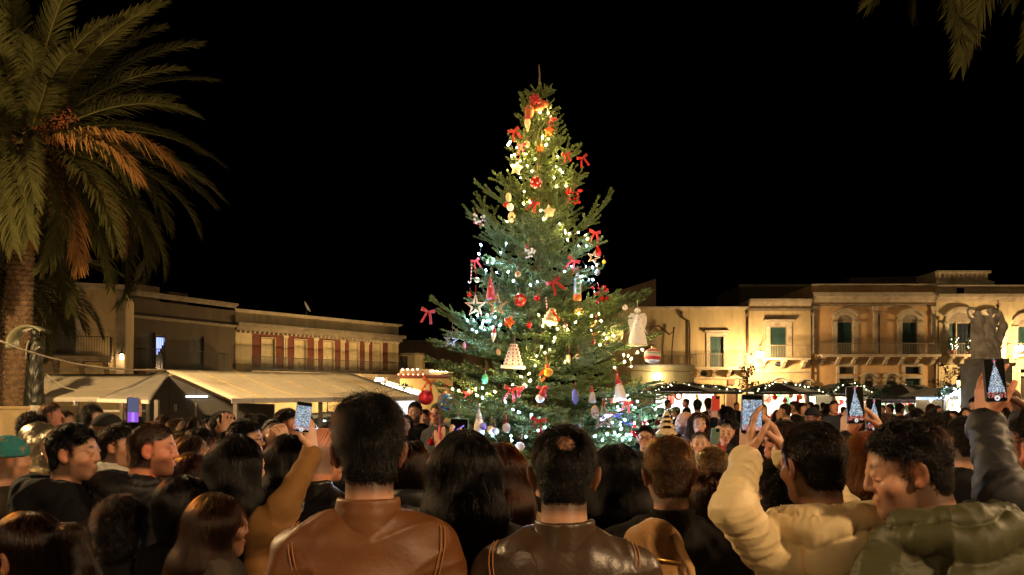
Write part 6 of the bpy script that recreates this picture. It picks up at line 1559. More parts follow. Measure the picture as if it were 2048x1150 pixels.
    if hair in ('cap', 'beanie', 'hood'):
        S = Sdf(); S.M = H
        hc_m = cloth({'hood': jacket, 'beanie': 'pattern' if hat_c[1] > .1 else 'coat'}.get(hair, 'coat'), hat_c)
        if hair == 'cap':
            S.E((0, -.010, .045), (.083, .102, .085), .01); S.M = H
            kf = lambda P: (.035 + .12 * np.maximum(0, -toH(P.reshape(-1, 3))[:, 1].reshape(P.shape[:-1]) - .05) * 0) - toH(P.reshape(-1, 3))[:, 2].reshape(P.shape[:-1])
            S.C((-.03, .10, .045), (-.02, .15, .035), .012, .010, .02); S.C((.03, .10, .045), (.02, .15, .035), .012, .010, .02); S.C((0, .10, .047), (0, .16, .036), .012, .010, .02)
            link('cap', S.mesh('cap', hc_m, max(res, .007), keep=kf), root)
        elif hair == 'beanie':
            S.E((0, -.010, .045), (.088, .106, .095), .01)
            kf = lambda P: .022 - toH(P.reshape(-1, 3))[:, 2].reshape(P.shape[:-1])
            link('knitted_hat', S.mesh('knitted_hat', hc_m, max(res, .007), keep=kf), root)
        else:
            S.E((0, -.025, .02), (.105, .125, .12), .01); S.C((0, -.06, -.08), (0, -.07, -.17), .10, .11, .05)
            kf = lambda P: (lambda q: np.minimum(q[:, 1] - .03, .085 - np.sqrt(q[:, 0] ** 2 + (q[:, 2] - .0) ** 2)))(toH(P.reshape(-1, 3))).reshape(P.shape[:-1])
            link('hood', S.mesh('hood', hc_m, max(res, .007), keep=kf, fold=lambda V, s_: V + s_.grad(V) * (.006 * ridges(V, sd, 16))[:, None]), root)
        return root
    S = Sdf(); S.M = H
    kw = dict(lift=.18, steps=6, crown=np.array(H @ Vector((0, -.045, .105))), seed=sd)
    L = .03; cutb = -.076; cur = 0; down = (0, 0, -1); noear = True
    if hair == 'short':
        S.E((0, -.014, .036), (.079, .100, .093), .01); S.E((0, -.050, -.034), (.059, .047, .064), .02); L = .024; kw['lift'] = .25
    elif hair == 'quiff':
        S.E((0, -.014, .036), (.078, .099, .092), .01); S.E((0, -.005, .088), (.066, .088, .046), .03); S.E((0, -.050, -.034), (.059, .047, .064), .02); L = .042; kw['lift'] = .34
    elif hair == 'curly':
        S.E((0, -.022, .034), (.098, .112, .104), .01); S.E((0, -.06, -.05), (.085, .06, .09), .04); L = .05; kw['lift'] = .45; cur = 1.1; noear = False; cutb = -.14
    elif hair == 'bob':
        S.E((0, -.018, .030), (.086, .104, .098), .01); S.E((0, -.05, -.06), (.088, .068, .10), .05)
        for q_ in (-1, 1): S.C((q_ * .078, -.01, .02), (q_ * .088, .005, -.13), .026, .022, .03)
        L = .12; noear = False; cutb = -.19; kw['lift'] = .04
    elif hair == 'updo':
        S.E((0, -.018, .030), (.078, .098, .092), .01); S.E((0, -.05, -.03), (.066, .05, .06), .03); S.E((0, -.125, .055), (.042, .038, .042), .02); L = .06; kw['lift'] = .03; cutb = -.075
    else:  # long, pony
        S.E((0, -.018, .030), (.080, .101, .095), .01)
        if hair == 'pony':
            S.E((0, -.05, -.03), (.068, .052, .065), .03)
            S.C((0, -.10, .06), (0, -.155, .05), .022, .028, .02); S.C((0, -.155, .05), (0, -.185, -.08), .030, .034, .02); S.C((0, -.185, -.08), (0, -.175, -.30), .034, .014, .02)
            L = .16; kw['lift'] = .03; cutb = -.35
        else:
            noear = False; cutb = -9
            wv = hlen
            for q_ in (-1, -.5, 0, .5, 1):
                yb = -.075 - .025 * (1 - abs(q_)); xo = q_ * .054
                S.C((xo, -.045, .01), (xo * 1.2, yb, -.14), .048, .050, .05)
                S.C((xo * 1.2, yb, -.14), (xo * 1.6, -.135 - .02 * (1 - abs(q_)), -.14 - wv * .62), .050, .038, .05)
            for q_ in (-1, 1):
                S.C((q_ * .068, -.01, .02), (q_ * .078, .0, -.12), .024, .026, .03); S.C((q_ * .078, .0, -.12), (q_ * .088, -.06, -.14 - wv * .45), .026, .026, .04)
            L = .24; kw['lift'] = .02
    if lift is not None: kw['lift'] = lift
    if bald:
        nb_ = (Vector(bald[:3]) - Vector((0, -.012, .03))).normalized(); S.E(Vector(bald[:3]) + nb_ * .024, bald[3] * 1.1, .022, sub=True)
    if hair in ('short', 'quiff'):
        kw['comb'] = lambda P: np.stack([0 * P[:, 0], np.where(toH(P)[:, 1] > .02, -.5, 0), np.where(toH(P)[:, 1] > .02, 1.2, -.2)], -1) @ np.array(H.to_3x3()).T; kw['comb_w'] = .5; kw['clump'] = .5; kw['jitter'] = .35; kw['lenf'] = lambda P: np.clip(.42 + toH(P)[:, 2] / .09 * .58, .42, 1.05)
    def keep(P):
        f_, e_, q = facecut(P)
        if hair in ('long', 'bob', 'curly'):
            x, y, z = q[..., 0], q[..., 1], q[..., 2]
            f_ = np.minimum(y - (.035 if hair != 'curly' else .02), .060 + .2 * np.abs(x) - z)
            f_ = np.maximum(f_, np.minimum(.062 - np.abs(x), np.minimum(y + .01, .04 - z)))
        k = np.maximum(f_, e_ if noear else -9)
        k = np.maximum(k, cutb - q[..., 2])
        return k
    fold_h = (lambda V, s_: V + s_.grad(V) * (.004 * ridges(V * (1, 1, .25), sd, 45))[:, None]) if hair in ('long', 'bob') else ((lambda V, s_: V + s_.grad(V) * (.010 * waves(V, sd, 55))[:, None]) if hair == 'curly' else None)
    me = S.mesh('hair', capm, max(res, .007), keep=keep, fold=fold_h)
    ho = link('hair', me, root)
    if nst:
        crown_long = None
        if hair in ('long', 'bob', 'pony'):
            kw['steps'] = 9; kw['jitter'] = .10
            kw['crown'] = None
            cr = np.array(H @ Vector((0, .0, .135)))
            kw['comb'] = lambda P: (lambda r_, h_: (lambda v_: v_ / (np.linalg.norm(v_, axis=1, keepdims=True) + .01))(np.stack([r_[:, 0] * 1.6, np.where(h_ > 0, -.05, r_[:, 1]), r_[:, 2] * .3], -1)))(P - cr, toH(P)[:, 1]); kw['comb_w'] = .55
            if hair == 'pony': kw['comb_w'] = 0.0; kw['jitter'] = .06
        if hair == 'updo': kw['jitter'] = .08; kw['crown'] = None; bn = np.array(H @ Vector((0, -.12, .05))); kw['comb'] = lambda P: (lambda r_: r_ / (np.linalg.norm(r_, axis=1, keepdims=True) + .01))(bn - P); kw['comb_w'] = .95
        if bald:
            S3 = Sdf(); S3.M = H; S3.E((0, -.012, .030), (.0745, .0955, .0885), .01); m3 = S3.mesh('patch', None, .006, keep=lambda P: (lambda q: np.sqrt((q[:, 0] - bald[0]) ** 2 + (q[:, 1] - bald[1]) ** 2 + (q[:, 2] - bald[2]) ** 2) - bald[3] * 1.25)(toH(P.reshape(-1, 3))).reshape(P.shape[:-1]))
            strands('strands', S3, m3, body, hm, 1300, .020, None, lift=.12, steps=5, crown=np.array(H @ Vector((0, -.05, .12))), radius=.0004, seed=sd, jitter=.5); bpy.data.meshes.remove(m3)
        strands('strands', S, me, ho, hm, nst, L, (lambda P: (lambda q: bald[3] * np.random.default_rng(3).uniform(.35, 1.15, len(q)) - np.sqrt((q[:, 0] - bald[0]) ** 2 + (q[:, 1] - bald[1]) ** 2 + (q[:, 2] - bald[2]) ** 2))(toH(P))) if bald else None, down=down, curl=cur, radius=.00042 if d < 3 else (.0008 if lod < 2 else .0014), **kw)
    return root

# ------------------------------------------------------------------ phones
def phone(label, px, py, d, w=.072, h=.15, rz=0, rx=0, ry=0, img='tree', case=(.015, .015, .018), edge=None, off=False):
    t = thing('smartphone', label, 'phone', W(px, py, d), rot=(R(rx), R(ry), R(rz)))
    b = MB(); r = .008; n = 4; pl = []
    for cx, cz, a0 in ((w / 2 - r, h / 2 - r, 0), (-w / 2 + r, h / 2 - r, 90), (-w / 2 + r, -h / 2 + r, 180), (w / 2 - r, -h / 2 + r, 270)):
        for i in range(n + 1): pl.append((cx + r * math.cos(R(a0 + 90 * i / n)), cz + r * math.sin(R(a0 + 90 * i / n))))
    b.prism(pl, 0, .008); b.build('case', mat('phone_%.2f_%.2f' % (case[0], case[1]), case, .3), t)
    if edge: b = MB(); b.tube([(x * 1.01, .002, z * 1.005) for x, z in pl] + [(pl[0][0] * 1.01, .002, pl[0][1] * 1.005)], .0016, 5, caps=False); b.build('bumper', edge, t)
    b = MB(); b.box(-w * .42, -w * .02, .008, .0105, h * .28, h * .46); b.ball((-w * .32, .0105, h * .41), (.006, .003, .006), 8); b.ball((-w * .12, .0105, h * .33), (.006, .003, .006), 8); b.build('camera', mat('lens_black', (.01, .01, .01), .1), t)
    if off: return t
    nx, nz = 30, 62; sw, sh = w * .94, h * .955
    X, Z = np.meshgrid(np.linspace(-.5, .5, nx), np.linspace(-.5, .5, nz), indexing='ij'); V = np.stack([X * sw, np.full_like(X, -.0012), Z * sh], -1).reshape(-1, 3)
    I = np.arange(nx * nz).reshape(nx, nz); Q = np.stack([I[:-1, :-1], I[1:, :-1], I[1:, 1:], I[:-1, 1:]], -1).reshape(-1, 4)
    g_ = np.random.default_rng(int(px + py)); C = np.zeros((nx, nz, 3))
    if img == 'tree': wt = .40 * np.clip((.40 - Z) / .62, 0, 1) + .02
    elif img == 'close': wt = np.where(Z < .38, .6, 0)
    elif img == 'dark': wt = np.zeros_like(X)
    else: wt = np.where((Z < .1), .5, .0)
    ins = (np.abs(X) < wt) & (Z > -.30 if img == 'tree' else Z > -.42)
    pal = np.array([(.05, .14, .10), (.12, .25, .22), (.65, .8, 1), (.2, .35, .8), (.9, .95, 1), (.6, .5, .3), (.7, .06, .05)]); pr = [.2, .2, .2, .16, .14, .06, .04]
    ch = g_.choice(7, size=(nx, nz), p=pr); C[ins] = pal[ch[ins]] * g_.uniform(.5, 1.2, (nx, nz, 1))[ins]
    lo_ = (Z < -.30) & (Z > -.42) if img == 'tree' else (Z < -.30) & (Z > -.44)
    k = g_.random((nx, nz)); C[lo_ & (k > .55)] = (.5, .05, .06); C[lo_ & (k > .8)] = (.7, .35, .25)
    ring = np.abs(np.hypot(X * sw, (Z + .43) * sh) - .005) < .0022; C[ring] = (.9, .9, .9)
    if img == 'tree': C[(Z > .44) & (Z < .465) & (np.abs(X) < .12)] = (.9, .05, .12)
    if img == 'dark': C[(np.abs(Z - .25 - X * .3) < .02) & (X < .3)] = (.35, .25, .9); C[(np.abs(Z - .12 - X * .3) < .012) & (X < .2)] = (.35, .25, .9); C[(np.abs(X + .3) < .06) & (np.abs(Z - .3) < .03)] = (.6, .6, .9)
    if img == 'violet': C[(Z < -.1) & (np.abs(X) > .15)] = (.35, .1, .8); C[(Z < -.1) & (np.abs(X) < .15)] = (.5, .3, 1); C[Z > -.1] = (.10, .11, .2)
    me = np_mesh('screen', V, Q, emit('phone_screen', (1, 1, 1), .42, attr='tint'), False); set_color(me, C.reshape(-1, 3)); link('screen', me, t); return t

BLK = (.0055, .0055, .0065)
A = dict
# ------------------------------------------------------------------ people close to the camera
person('man with thick black hair seen from behind in a tan brown leather jacket', 738, 803, 2.0, 8, 6, -4, 0, 'quiff', 'black', 'tan', 'leather', (.135, .048, .013), res=.006, nst=16000, collar='stand', seam=(.30, .12, .04), hl=.06, wide=.94)
person('man from behind with a round bald spot and both ears showing, dark brown leather jacket', 1128, 849, 2.0, -4, 0, -8, 0, 'short', 'black', 'tan', 'leather', (.046, .026, .014), res=.006, nst=16000, collar='stand', bald=(.004, -.086, .080, .032), seam=(.35, .25, .12), wide=1.0)
person('man in a cream puffer jacket holding a phone up with both hands', 1636, 842, 2.3, 14, 4, -6, 0, 'short', 'dark', 'tan', 'puffer', (.60, .47, .26), res=.006, nst=12000, hood=True, wide=1.0, collar='inner', collar_c=(.012, .012, .012),
       armL=A(e=(1466, 1020, 2.12), w=(1494, 918, 2.40), f=(.06, .12, 1), n=(1, .15, 0), s=-1, c=.28, t=.4, sp=.06), armR=A(e=(1655, 985, 2.62), w=(1566, 903, 2.62), f=(-.42, .0, 1), n=(-1, .25, -.2), s=1, c=.55, t=.5, sp=.08))
person('man at the right in an olive green hooded puffer jacket, looking left', 1850, 833, 2.0, 30, 48, -14, 0, 'short', 'dark', 'tan', 'puffer', (.046, .045, .017), res=.006, nst=14000, hood=1.12, wide=1.12, stubble=.45)
person('man in profile with dark short hair and dark parka, far left', 142, 846, 3.3, -58, -28, -2, 0, 'short', 'black', 'tan', 'coat', BLK, res=.007, nst=9000, hood=True, stubble=.45, collar='stand')
person('bearded man with cropped hair, orange collar and black ribbed down jacket, left', 296, 842, 3.4, -48, -30, -4, 0, 'buzz', 'dark', 'ruddy', 'puffer', BLK, res=.007, nst=9000, beard=.6, collar='inner', collar_c=(.55, .10, .02), hood=True, wide=1.06)
person('woman with tight ponytail and dark glasses at the bottom left corner', 62, 1022, 1.95, 60, 22, -6, 0, 'pony', 'brown', 'tan', 'coat', BLK, True, res=.006, nst=9000, glasses='sun')
person('woman with streaked blonde brown hair and an earring, bottom left', 428, 985, 2.5, -28, -26, -4, 0, 'long', 'streak', 'tan', 'coat', (.05, .04, .03), True, res=.006, nst=11000, hlen=.35, collar='fur')
person('woman with long dark hair in a brown wool coat, arm raised with a phone', 472, 868, 2.9, -16, -10, -3, 0, 'long', 'black', 'fair', 'coat', (.19, .095, .032), True, res=.006, nst=11000, hlen=.62,
       armR=A(e=(566, 1016, 2.85), w=(624, 906, 3.05), f=(-.10, .10, 1), n=(-1, .2, 0), s=1, c=.35, t=.3))
person('woman with loose dark hair directly in front of the raised brown sleeve', 580, 868, 3.5, -20, -10, 0, 0, 'long', 'dark', 'fair', 'coat', BLK, True, res=.008, nst=8000, hlen=.4)
person('balding man with red skin and grey cropped sides in a black leather jacket', 640, 852, 3.3, -22, -16, -6, 0, 'bald', 'grey', 'ruddy', 'leather', BLK, res=.007, nst=0, collar='stand')
person('woman with very long straight black hair down her back, in the centre', 930, 858, 2.4, 0, 0, -2, 0, 'long', 'black', 'fair', 'coat', (.02, .017, .015), True, res=.006, nst=14000, hlen=1.0,
       armL=A(e=(868, 1085, 2.5), w=(893, 948, 2.75), f=(.0, .05, 1), n=(.1, 1, 0), s=-1, c=.22, t=.1, sp=.16))
person('woman with shoulder length brown hair in a shiny black padded jacket, centre left', 822, 884, 3.5, -8, -6, 0, 0, 'bob', 'brown', 'fair', 'puffer', BLK, True, res=.008, nst=7000, collar='puff')
person('woman with auburn hair half hidden behind the long black hair', 1003, 884, 3.1, 5, 0, 0, 0, 'long', 'auburn', 'fair', 'coat', (.3, .22, .12), True, res=.008, nst=7000, hlen=.4)
person('short person with round cropped black hair between the two leather jackets', 1032, 925, 3.3, 0, 0, 0, 0, 'short', 'black', 'tan', 'coat', (.02, .02, .018), res=.008, nst=8000)
person('woman with smooth black hair to the back, right of the bald spot man', 1232, 886, 2.9, 5, 4, -2, 0, 'long', 'black', 'fair', 'coat', BLK, True, res=.006, nst=12000, hlen=.75)
person('grey haired man in a dark wool coat, seen from behind right of centre', 1340, 872, 2.55, 2, 0, -4, 0, 'short', 'pepper', 'tan', 'coat', (.012, .010, .009), res=.006, nst=14000, collar='stand', wide=1.05)
person('person with wavy grey hair beyond the dark wool coat', 1425, 893, 4.0, 5, 0, 0, 0, 'short', 'grey', 'fair', 'coat', BLK, True, res=.009, nst=6000, lift=.35)
person('woman with dark reddish hair left of the raised cream sleeve', 1420, 942, 3.0, 0, 0, 0, 0, 'bob', 'auburn', 'fair', 'coat', (.03, .012, .012), True, res=.008, nst=7000)
person('woman with long copper red hair raising a phone in black padded sleeves', 1733, 862, 2.95, 0, -12, 0, 0, 'long', 'red', 'fair', 'puffer', BLK, True, res=.0065, nst=10000, hlen=.5,
       armL=A(e=(1664, 1000, 2.9), w=(1693, 880, 3.12), f=(.12, .1, 1), n=(1, .2, 0), s=-1, c=.5, t=.4), armR=A(e=(1822, 945, 2.95), w=(1768, 872, 3.12), f=(-.55, .05, 1), n=(-1, .2, -.3), s=1, c=.45, t=.5))
person('person at the right edge whose dark grey padded sleeves hold a phone up', 2092, 806, 2.25, 14, 6, 0, 0, 'short', 'dark', 'ruddy', 'puffer', (.016, .016, .019), res=.0065, nst=5000,
       armL=A(e=(2004, 985, 2.0), w=(1972, 845, 2.22), f=(.08, .1, 1), n=(1, .1, 0), s=-1, c=.35, t=.4, sp=.08), armR=A(e=(2120, 930, 2.3), w=(2050, 835, 2.42), f=(-.65, .0, 1), n=(-1, .1, -.4), s=1, c=.45, t=.5))
person('dark haired woman low between the streaked hair and the ribbed jacket', 372, 950, 2.75, -24, -10, 4, 0, 'bob', 'dark', 'tan', 'coat', BLK, True, res=.008, nst=8000)
person('person with dark curly hair and black coat, low at the left', 245, 988, 2.85, -10, 0, 0, 0, 'curly', 'dark', 'tan', 'coat', BLK, True, res=.008, nst=9000)

# ------------------------------------------------------------------ people in the second and third row
person('child in a shiny silver gold hooded jacket, left', 82, 840, 4.5, -60, -25, 0, 0, 'hood', 'dark', 'tan', 'foil', (.62, .55, .38), res=.010, nst=0, lod=1, glasses='black', hat_c=(.62, .55, .38))
person('child in a teal and yellow patterned knitted hat at the far left', 14, 862, 3.9, -30, -20, 0, 0, 'beanie', 'brown', 'tan', 'coat', (.05, .04, .03), res=.010, nst=0, lod=1, hat_c=(.02, .16, .17))
person('woman with black curly hair in front of the stone plinth', 66, 822, 6.6, -55, -25, 0, 0, 'curly', 'black', 'fair', 'coat', BLK, True, res=.012, nst=3500, lod=1)
person('man in a black cap facing right behind the profile of the dark parka', 214, 823, 5.4, -60, -28, 0, 0, 'cap', 'dark', 'tan', 'coat', BLK, res=.011, nst=0, lod=1, beard=.3)
person('man with cropped sides and white scarf in a dark checked coat, left', 232, 848, 4.3, -62, -22, 0, 0, 'short', 'dark', 'tan', 'check', (.05, .05, .05), res=.010, nst=3500, lod=1, collar='scarf', collar_c=(.5, .48, .42))
person('man lifting a phone above the black cap, left', 250, 842, 5.0, -40, -20, 0, 0, 'short', 'dark', 'tan', 'coat', BLK, res=.011, nst=3000, lod=1, glasses='black', armR=A(e=(275, 930, 4.9), w=(272, 838, 4.8), f=(-.1, .1, 1), n=(-.6, .6, 0), s=1, c=.5))
person('older person with grey hair and dark glasses, left of the brown haired women', 350, 862, 4.6, -65, -25, 0, 0, 'curly', 'grey', 'fair', 'coat', (.04, .03, .03), True, res=.011, nst=3000, lod=1, glasses='black')
person('woman with red framed glasses and brown hair, left of the dark panel', 388, 834, 5.2, -62, -28, 0, 0, 'long', 'dark', 'fair', 'coat', (.03, .025, .02), True, res=.011, nst=3500, lod=1, glasses='red', hlen=.3)
person('person with short brown hair behind the woman in red framed glasses', 356, 836, 5.8, -60, -20, 0, 0, 'short', 'brown', 'tan', 'coat', BLK, res=.012, nst=2500, lod=1)
person('woman with straight hair and black glasses, turned right, left of the long dark hair', 402, 855, 4.6, -66, -24, 0, 0, 'bob', 'dark', 'fair', 'coat', (.2, .15, .09), True, res=.010, nst=3500, lod=1, glasses='black')
person('woman with glasses and dark brown hair in front of the ribbed down jacket', 384, 870, 4.1, -62, -22, 0, 0, 'long', 'brown', 'fair', 'coat', (.05, .035, .025), True, res=.009, nst=4500, lod=1, glasses='black', hlen=.3)
person('child with reddish brown hair below the women with glasses', 386, 905, 3.9, -58, -20, 0, 0, 'bob', 'auburn', 'fair', 'coat', BLK, True, res=.010, nst=4000, lod=1)
person('man in shadow holding a phone in front of the dark panel', 446, 822, 5.9, -70, -30, 0, 0, 'short', 'black', 'tan', 'coat', BLK, res=.012, nst=2500, lod=1, glasses='black', armR=A(e=(470, 905, 5.8), w=(452, 866, 5.6), f=(.1, .05, 1), n=(-.3, .8, 0), s=1, c=.6))
person('man with dark wavy hair and black glasses, right of the man in shadow', 490, 838, 4.6, -62, -26, 0, 0, 'short', 'black', 'tan', 'coat', BLK, res=.010, nst=5000, lod=1, glasses='black', lift=.4)
person('woman with hair pulled back raising a hand to her cheek, facing the camera', 546, 838, 5.8, -150, 0, 5, 0, 'updo', 'black', 'fair', 'coat', (.015, .015, .02), True, res=.010, nst=3000, lod=1, armL=A(e=(590, 930, 5.6), w=(572, 880, 5.55), f=(-.3, .0, 1), n=(-.7, .6, 0), s=1, c=1.0))
person('man in a dark jacket with red collar looking up to the right', 578, 816, 6.0, -75, -20, 6, 0, 'short', 'dark', 'ruddy', 'coat', (.012, .014, .025), res=.010, nst=3500, lod=1, collar='inner', collar_c=(.5, .02, .02))
person('black haired man in profile just left of the big black hair', 668, 846, 4.4, -50, -20, 0, 0, 'short', 'black', 'ruddy', 'coat', BLK, res=.011, nst=3500, lod=1)
person('person with a round dark head under the white canopy', 686, 830, 8.0, -20, 0, 0, 0, 'short', 'dark', 'tan', 'coat', BLK, res=.014, nst=1500, lod=1)
person('pale woman with black hair and red lips facing the camera, left of the tree', 808, 828, 8.6, 195, 0, 0, 0, 'long', 'black', 'fair', 'coat', BLK, True, res=.012, nst=3000, lod=1, hlen=.3)
person('tall man with grey beard in black, standing behind the pale woman', 830, 803, 9.4, 178, 0, 0, 0, 'short', 'dark', 'tan', 'coat', BLK, res=.012, nst=2500, lod=1, beard=.85)
person('man in red framed glasses and light shirt under the blue dotted ball', 876, 806, 9.2, 150, 0, 0, 0, 'short', 'grey', 'ruddy', 'coat', (.05, .05, .06), res=.012, nst=2500, lod=1, glasses='red', collar='inner', collar_c=(.4, .4, .45))
person('man in dark clothes left of the red glitter ball, half hidden', 850, 818, 10.2, 170, 0, 0, 0, 'short', 'black', 'tan', 'coat', BLK, res=.014, nst=1500, lod=1)
person('man seen in profile through the right branches of the tree', 1278, 812, 8.8, -60, -20, 0, 0, 'short', 'dark', 'ruddy', 'coat', (.03, .04, .03), res=.012, nst=2500, lod=1)
person('young dark haired person with glasses at the lower right of the tree', 1291, 850, 7.2, 165, 0, 0, 0, 'short', 'black', 'tan', 'coat', (.02, .02, .03), res=.011, nst=3000, lod=1, glasses='black')
person('bald bearded man in profile right of the tree', 1371, 822, 8.0, 85, 10, 0, 0, 'bald', 'black', 'tan', 'coat', (.05, .03, .025), res=.011, nst=0, lod=1, beard=.8)
person('woman with long dark auburn hair facing the camera beside the bald bearded man', 1397, 824, 7.9, 178, 0, 0, 0, 'long', 'auburn', 'fair', 'coat', (.10, .015, .015), True, res=.010, nst=4500, lod=1, hlen=.4)
person('older woman with drawn back grey hair and a striped scarf', 1400, 862, 6.6, 168, 0, 0, 0, 'updo', 'pepper', 'fair', 'coat', BLK, True, res=.010, nst=3000, lod=1, collar='scarf', collar_c=(.35, .35, .35), scarf=1)
person('woman in a red coat looking down at a phone', 1450, 838, 7.2, 170, 0, -10, 0, 'updo', 'black', 'fair', 'coat', (.28, .025, .025), True, res=.010, nst=3000, lod=1, armR=A(e=(1425, 905, 7.1), w=(1432, 885, 6.85), f=(.1, -.1, 1), n=(.6, .6, 0), s=1, c=.6))
person('person holding up a phone in a red case before the first stall', 1452, 812, 9.0, 60, 0, 0, 0, 'long', 'black', 'tan', 'coat', BLK, True, res=.013, nst=2500, lod=1, hlen=.4, armL=A(e=(1428, 885, 8.9), w=(1428, 838, 8.8), f=(.05, .1, 1), n=(.3, .9, 0), s=1, c=.5))
person('woman with glasses and wavy hair turned left between the raised arms and the dark head', 1564, 842, 4.6, 60, 20, 0, 0, 'bob', 'brown', 'ruddy', 'coat', BLK, True, res=.010, nst=4000, lod=1, glasses='black')
person('man in a dark flat cap and glasses in front of the third stall', 1625, 812, 8.5, 190, 0, 0, 0, 'cap', 'dark', 'ruddy', 'coat', BLK, res=.012, nst=0, lod=1, glasses='black')
person('man with receding grey hair right of the raised phone', 1770, 826, 5.6, 120, 20, 0, 0, 'short', 'pepper', 'ruddy', 'coat', BLK, res=.011, nst=3500, lod=1, hl=.04)
person('tall man in a dark jacket standing between the third and fourth stall', 1668, 800, 14, 180, 0, 0, 0, 'short', 'dark', 'ruddy', 'coat', (.03, .035, .05), res=.016, nst=0, lod=2)
person('person in a grey quilted jacket before the second stall', 1570, 806, 12.5, 60, 0, 0, 0, 'short', 'dark', 'tan', 'coat', (.11, .11, .12), res=.015, nst=0, lod=2)
person('man in dark coat with red band before the third stall, facing left', 1588, 801, 15, 70, 0, 0, 0, 'short', 'dark', 'tan', 'coat', BLK, res=.016, nst=0, lod=2)
# dark coated people who fill the gaps between the others
for i, (px, top, d, yw, hr, hcx, fem) in enumerate([(700, 905, 4.6, -20, 'short', 'dark', 0), (770, 890, 5.2, 0, 'bob', 'dark', 1), (1090, 905, 4.2, 0, 'short', 'black', 0), (1190, 900, 3.9, 0, 'long', 'dark', 1), (1290, 905, 3.9, 0, 'bob', 'black', 1), (1510, 905, 4.2, 10, 'short', 'dark', 0), (1560, 915, 3.5, 0, 'curly', 'dark', 1), (1870, 822, 4.6, 0, 'curly', 'black', 1), (1930, 832, 3.9, 10, 'short', 'dark', 0), (1480, 870, 5.6, 0, 'long', 'black', 1), (150, 900, 4.6, -30, 'long', 'brown', 1), (540, 905, 4.4, -20, 'short', 'dark', 0), (1690, 860, 5.0, 0, 'short', 'black', 0), (450, 900, 4.2, -20, 'short', 'brown', 0)]):
    person(['dark haired person partly hidden left of the big black hair', 'woman with a dark bob hidden behind the tan leather jacket', 'person hidden in front of the tree behind the bald spot head', 'long haired woman hidden behind the smooth black hair', 'black bobbed woman hidden behind the grey haired man', 'dark haired person below the phone in two hands', 'curly haired person behind the cream sleeve', 'curly black head beyond the olive hood', 'dark head in front of the dazzling sixth stall', 'long haired woman below the red coat, right of the striped scarf', 'brown haired woman behind the dark parka', 'dark head behind the loose dark hair', 'dark head below the fourth stall', 'brown haired person behind the long dark hair'][i], px, top, d, yw, 0, 0, 0, hr, hcx, 'tan', 'coat', BLK, bool(fem), res=.012, nst=3500, lod=1)

# ------------------------------------------------------------------ the crowd in front of the stalls
def dup(root, loc, rz, s, label, group, jm=None):
    r = root.copy(); COL.objects.link(r); r.location = loc; r.rotation_euler = (0, 0, rz); r.scale = (s, s, s); r['label'] = label; r['group'] = group
    for ch in list(root.children):
        c = ch.copy(); COL.objects.link(c); c.parent = r
        if jm and c.name.split('.')[0] in ('jacket', 'trousers'): c.material_slots[0].link = 'OBJECT'; c.material_slots[0].material = jm
        for g_ in ch.children: d_ = g_.copy(); COL.objects.link(d_); d_.parent = c
    return r
rc = random.Random(21)
COATS = [('black', (.007, .007, .008)), ('navy', (.012, .015, .035)), ('brown', (.045, .028, .018)), ('grey', (.06, .06, .066)), ('dark red', (.07, .014, .014)), ('dark green', (.016, .026, .016)), ('tan', (.14, .09, .045))]
KIND = [('short black haired man', 'short', 'black', 'tan', 0), ('long haired woman', 'long', 'dark', 'fair', 1), ('brown bobbed woman', 'bob', 'brown', 'fair', 1), ('greying man', 'short', 'pepper', 'ruddy', 0), ('short brown haired man', 'short', 'brown', 'tan', 0), ('curly haired woman', 'curly', 'black', 'fair', 1)]
WAY = [('seen from behind', (0, 20, -20)), ('facing left', (70, 95)), ('facing right', (-70, -95)), ('facing the camera', (180, 155, 205))]
protos = {}; used = set()
def milling(px, d, h, where, group, ways=(0, 0, 1, 2, 3)):
    for _ in range(200):
        v = rc.randrange(6); c = rc.randrange(len(COATS)) if rc.random() < .65 else 0; w = rc.choice(ways)
        if (where, v, c, w) not in used: break
    used.add((where, v, c, w)); yw = rc.choice(WAY[w][1])
    lb = '%s in %s coat %s, %s' % (KIND[v][0], COATS[c][0], WAY[w][0], where)
    loc = Vector(((px - 1024) / F * d, d, 0))
    if v not in protos:
        k = KIND[v]; protos[v] = person(lb, px, HOR - (h - CAMH) * F / d, d, yw, 0, 0, 0, k[1], k[2], k[3], 'coat', COATS[c][1], bool(k[4]), res=.014, nst=1800, lod=2, hat_c=(.03, .03, .05), group=group)
    else: dup(protos[v], loc, R(yw), h / 1.76, lb, group, cloth('coat', COATS[c][1]))
for nm, x0, x1, dmax in [('before the first stall', 1296, 1440, 27), ('between the first two stalls', 1440, 1520, 26), ('before the second stall', 1520, 1615, 26), ('before the third stall', 1615, 1662, 25), ('before the fourth stall', 1662, 1755, 25), ('before the fifth stall', 1755, 1885, 24), ('before the sixth stall', 1885, 2060, 22)]:
    n = max(4, int((x1 - x0) / 16.5))
    for i in range(n): milling(x0 + (x1 - x0) * (i + rc.uniform(.1, .9)) / n, rc.uniform(13, dmax - 1.2), rc.gauss(1.65, .07), nm, 'people in the crowd ' + nm)
for px in (100, 130, 165, 185, 300, 325, 415, 500, 520, 610, 700, 735, 765, 790): milling(px, rc.uniform(7.5, 11), rc.gauss(1.62, .06), 'under the left awnings', 'people in the dim crowd under the left awnings', (0, 2, 2))

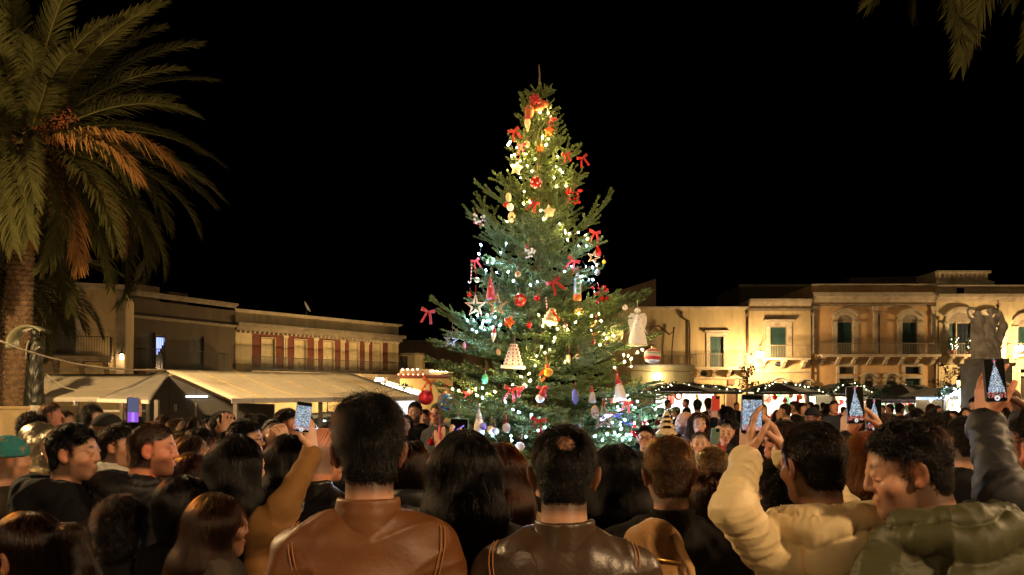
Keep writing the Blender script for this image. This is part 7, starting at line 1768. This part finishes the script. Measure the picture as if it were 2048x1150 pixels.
# ------------------------------------------------------------------ what people hold and wear on their backs
phone('black phone held in two hands showing a close view of the tree lights', 1504, 828, 2.40, .062, .118, rx=-4, ry=2, img='close')
phone('phone held by the copper haired woman, showing the whole tree', 1711, 810, 3.00, .064, .142, rx=-5, ry=-1)
phone('phone held up at the far right edge, showing the whole tree above a red bar', 1991, 760, 2.14, .056, .118, rx=-5, ry=-2)
phone('phone raised on the brown sleeve, glittering with tree lights', 606, 834, 2.86, .055, .112, rx=-8, ry=8, rz=18, img='close', case=(.3, .32, .33))
phone('phone with a pale green edge beside the raised fingers in the centre', 917, 876, 2.80, .062, .135, rx=-6, ry=2, img='dark', edge=mat('mint_bumper', (.2, .45, .32), .3))
phone('phone with a violet glowing screen raised at the left', 266, 820, 4.75, .070, .150, rx=-4, ry=3, rz=52, img='violet')
phone('red cased phone held up before the first stall', 1431, 806, 8.75, .09, .16, rx=-4, off=True, rz=180, case=(.55, .05, .03))
phone('pale green phone held by the woman in the red coat', 1430, 872, 6.8, .075, .15, rx=-20, off=True, rz=180, case=(.2, .33, .28))
phone('phone with a dark screen behind the tree photo, held right of the copper haired woman', 1748, 830, 3.6, .07, .15, rx=-5, ry=2, img='tree')
t = thing('backpack', 'tan suede backpack with a pale strap, below the grey haired man', 'backpack', W(1318, 1138, 2.34))
K = Sdf(); K.E((-.02, 0, -.06), (.115, .07, .20), .03); K.E((-.02, -.05, -.12), (.085, .04, .09), .03); K.E((-.02, -.01, .07), (.09, .05, .07), .03)
sm_ = mat('tan_suede', (.33, .17, .055), .85, var=.25, vscale=14, bump=.3, bscale=90, sheen=.3)
link('bag', K.mesh('bag', sm_, .008, fold=lambda V, s_: V + s_.grad(V) * (.005 * ridges(V, 4, 18))[:, None]), t)
b = MB(); b.tube([(.03, -.05, .11), (.075, -.075, .02), (.10, -.07, -.12), (.10, -.05, -.25)], .012, 8); b.build('strap', mat('pale_strap', (.45, .26, .10), .7), t)
b = MB(); b.tube([(-.09, -.062, .03), (-.02, -.078, .045), (.06, -.065, .03)], .004, 5); b.build('zip', gold, t)
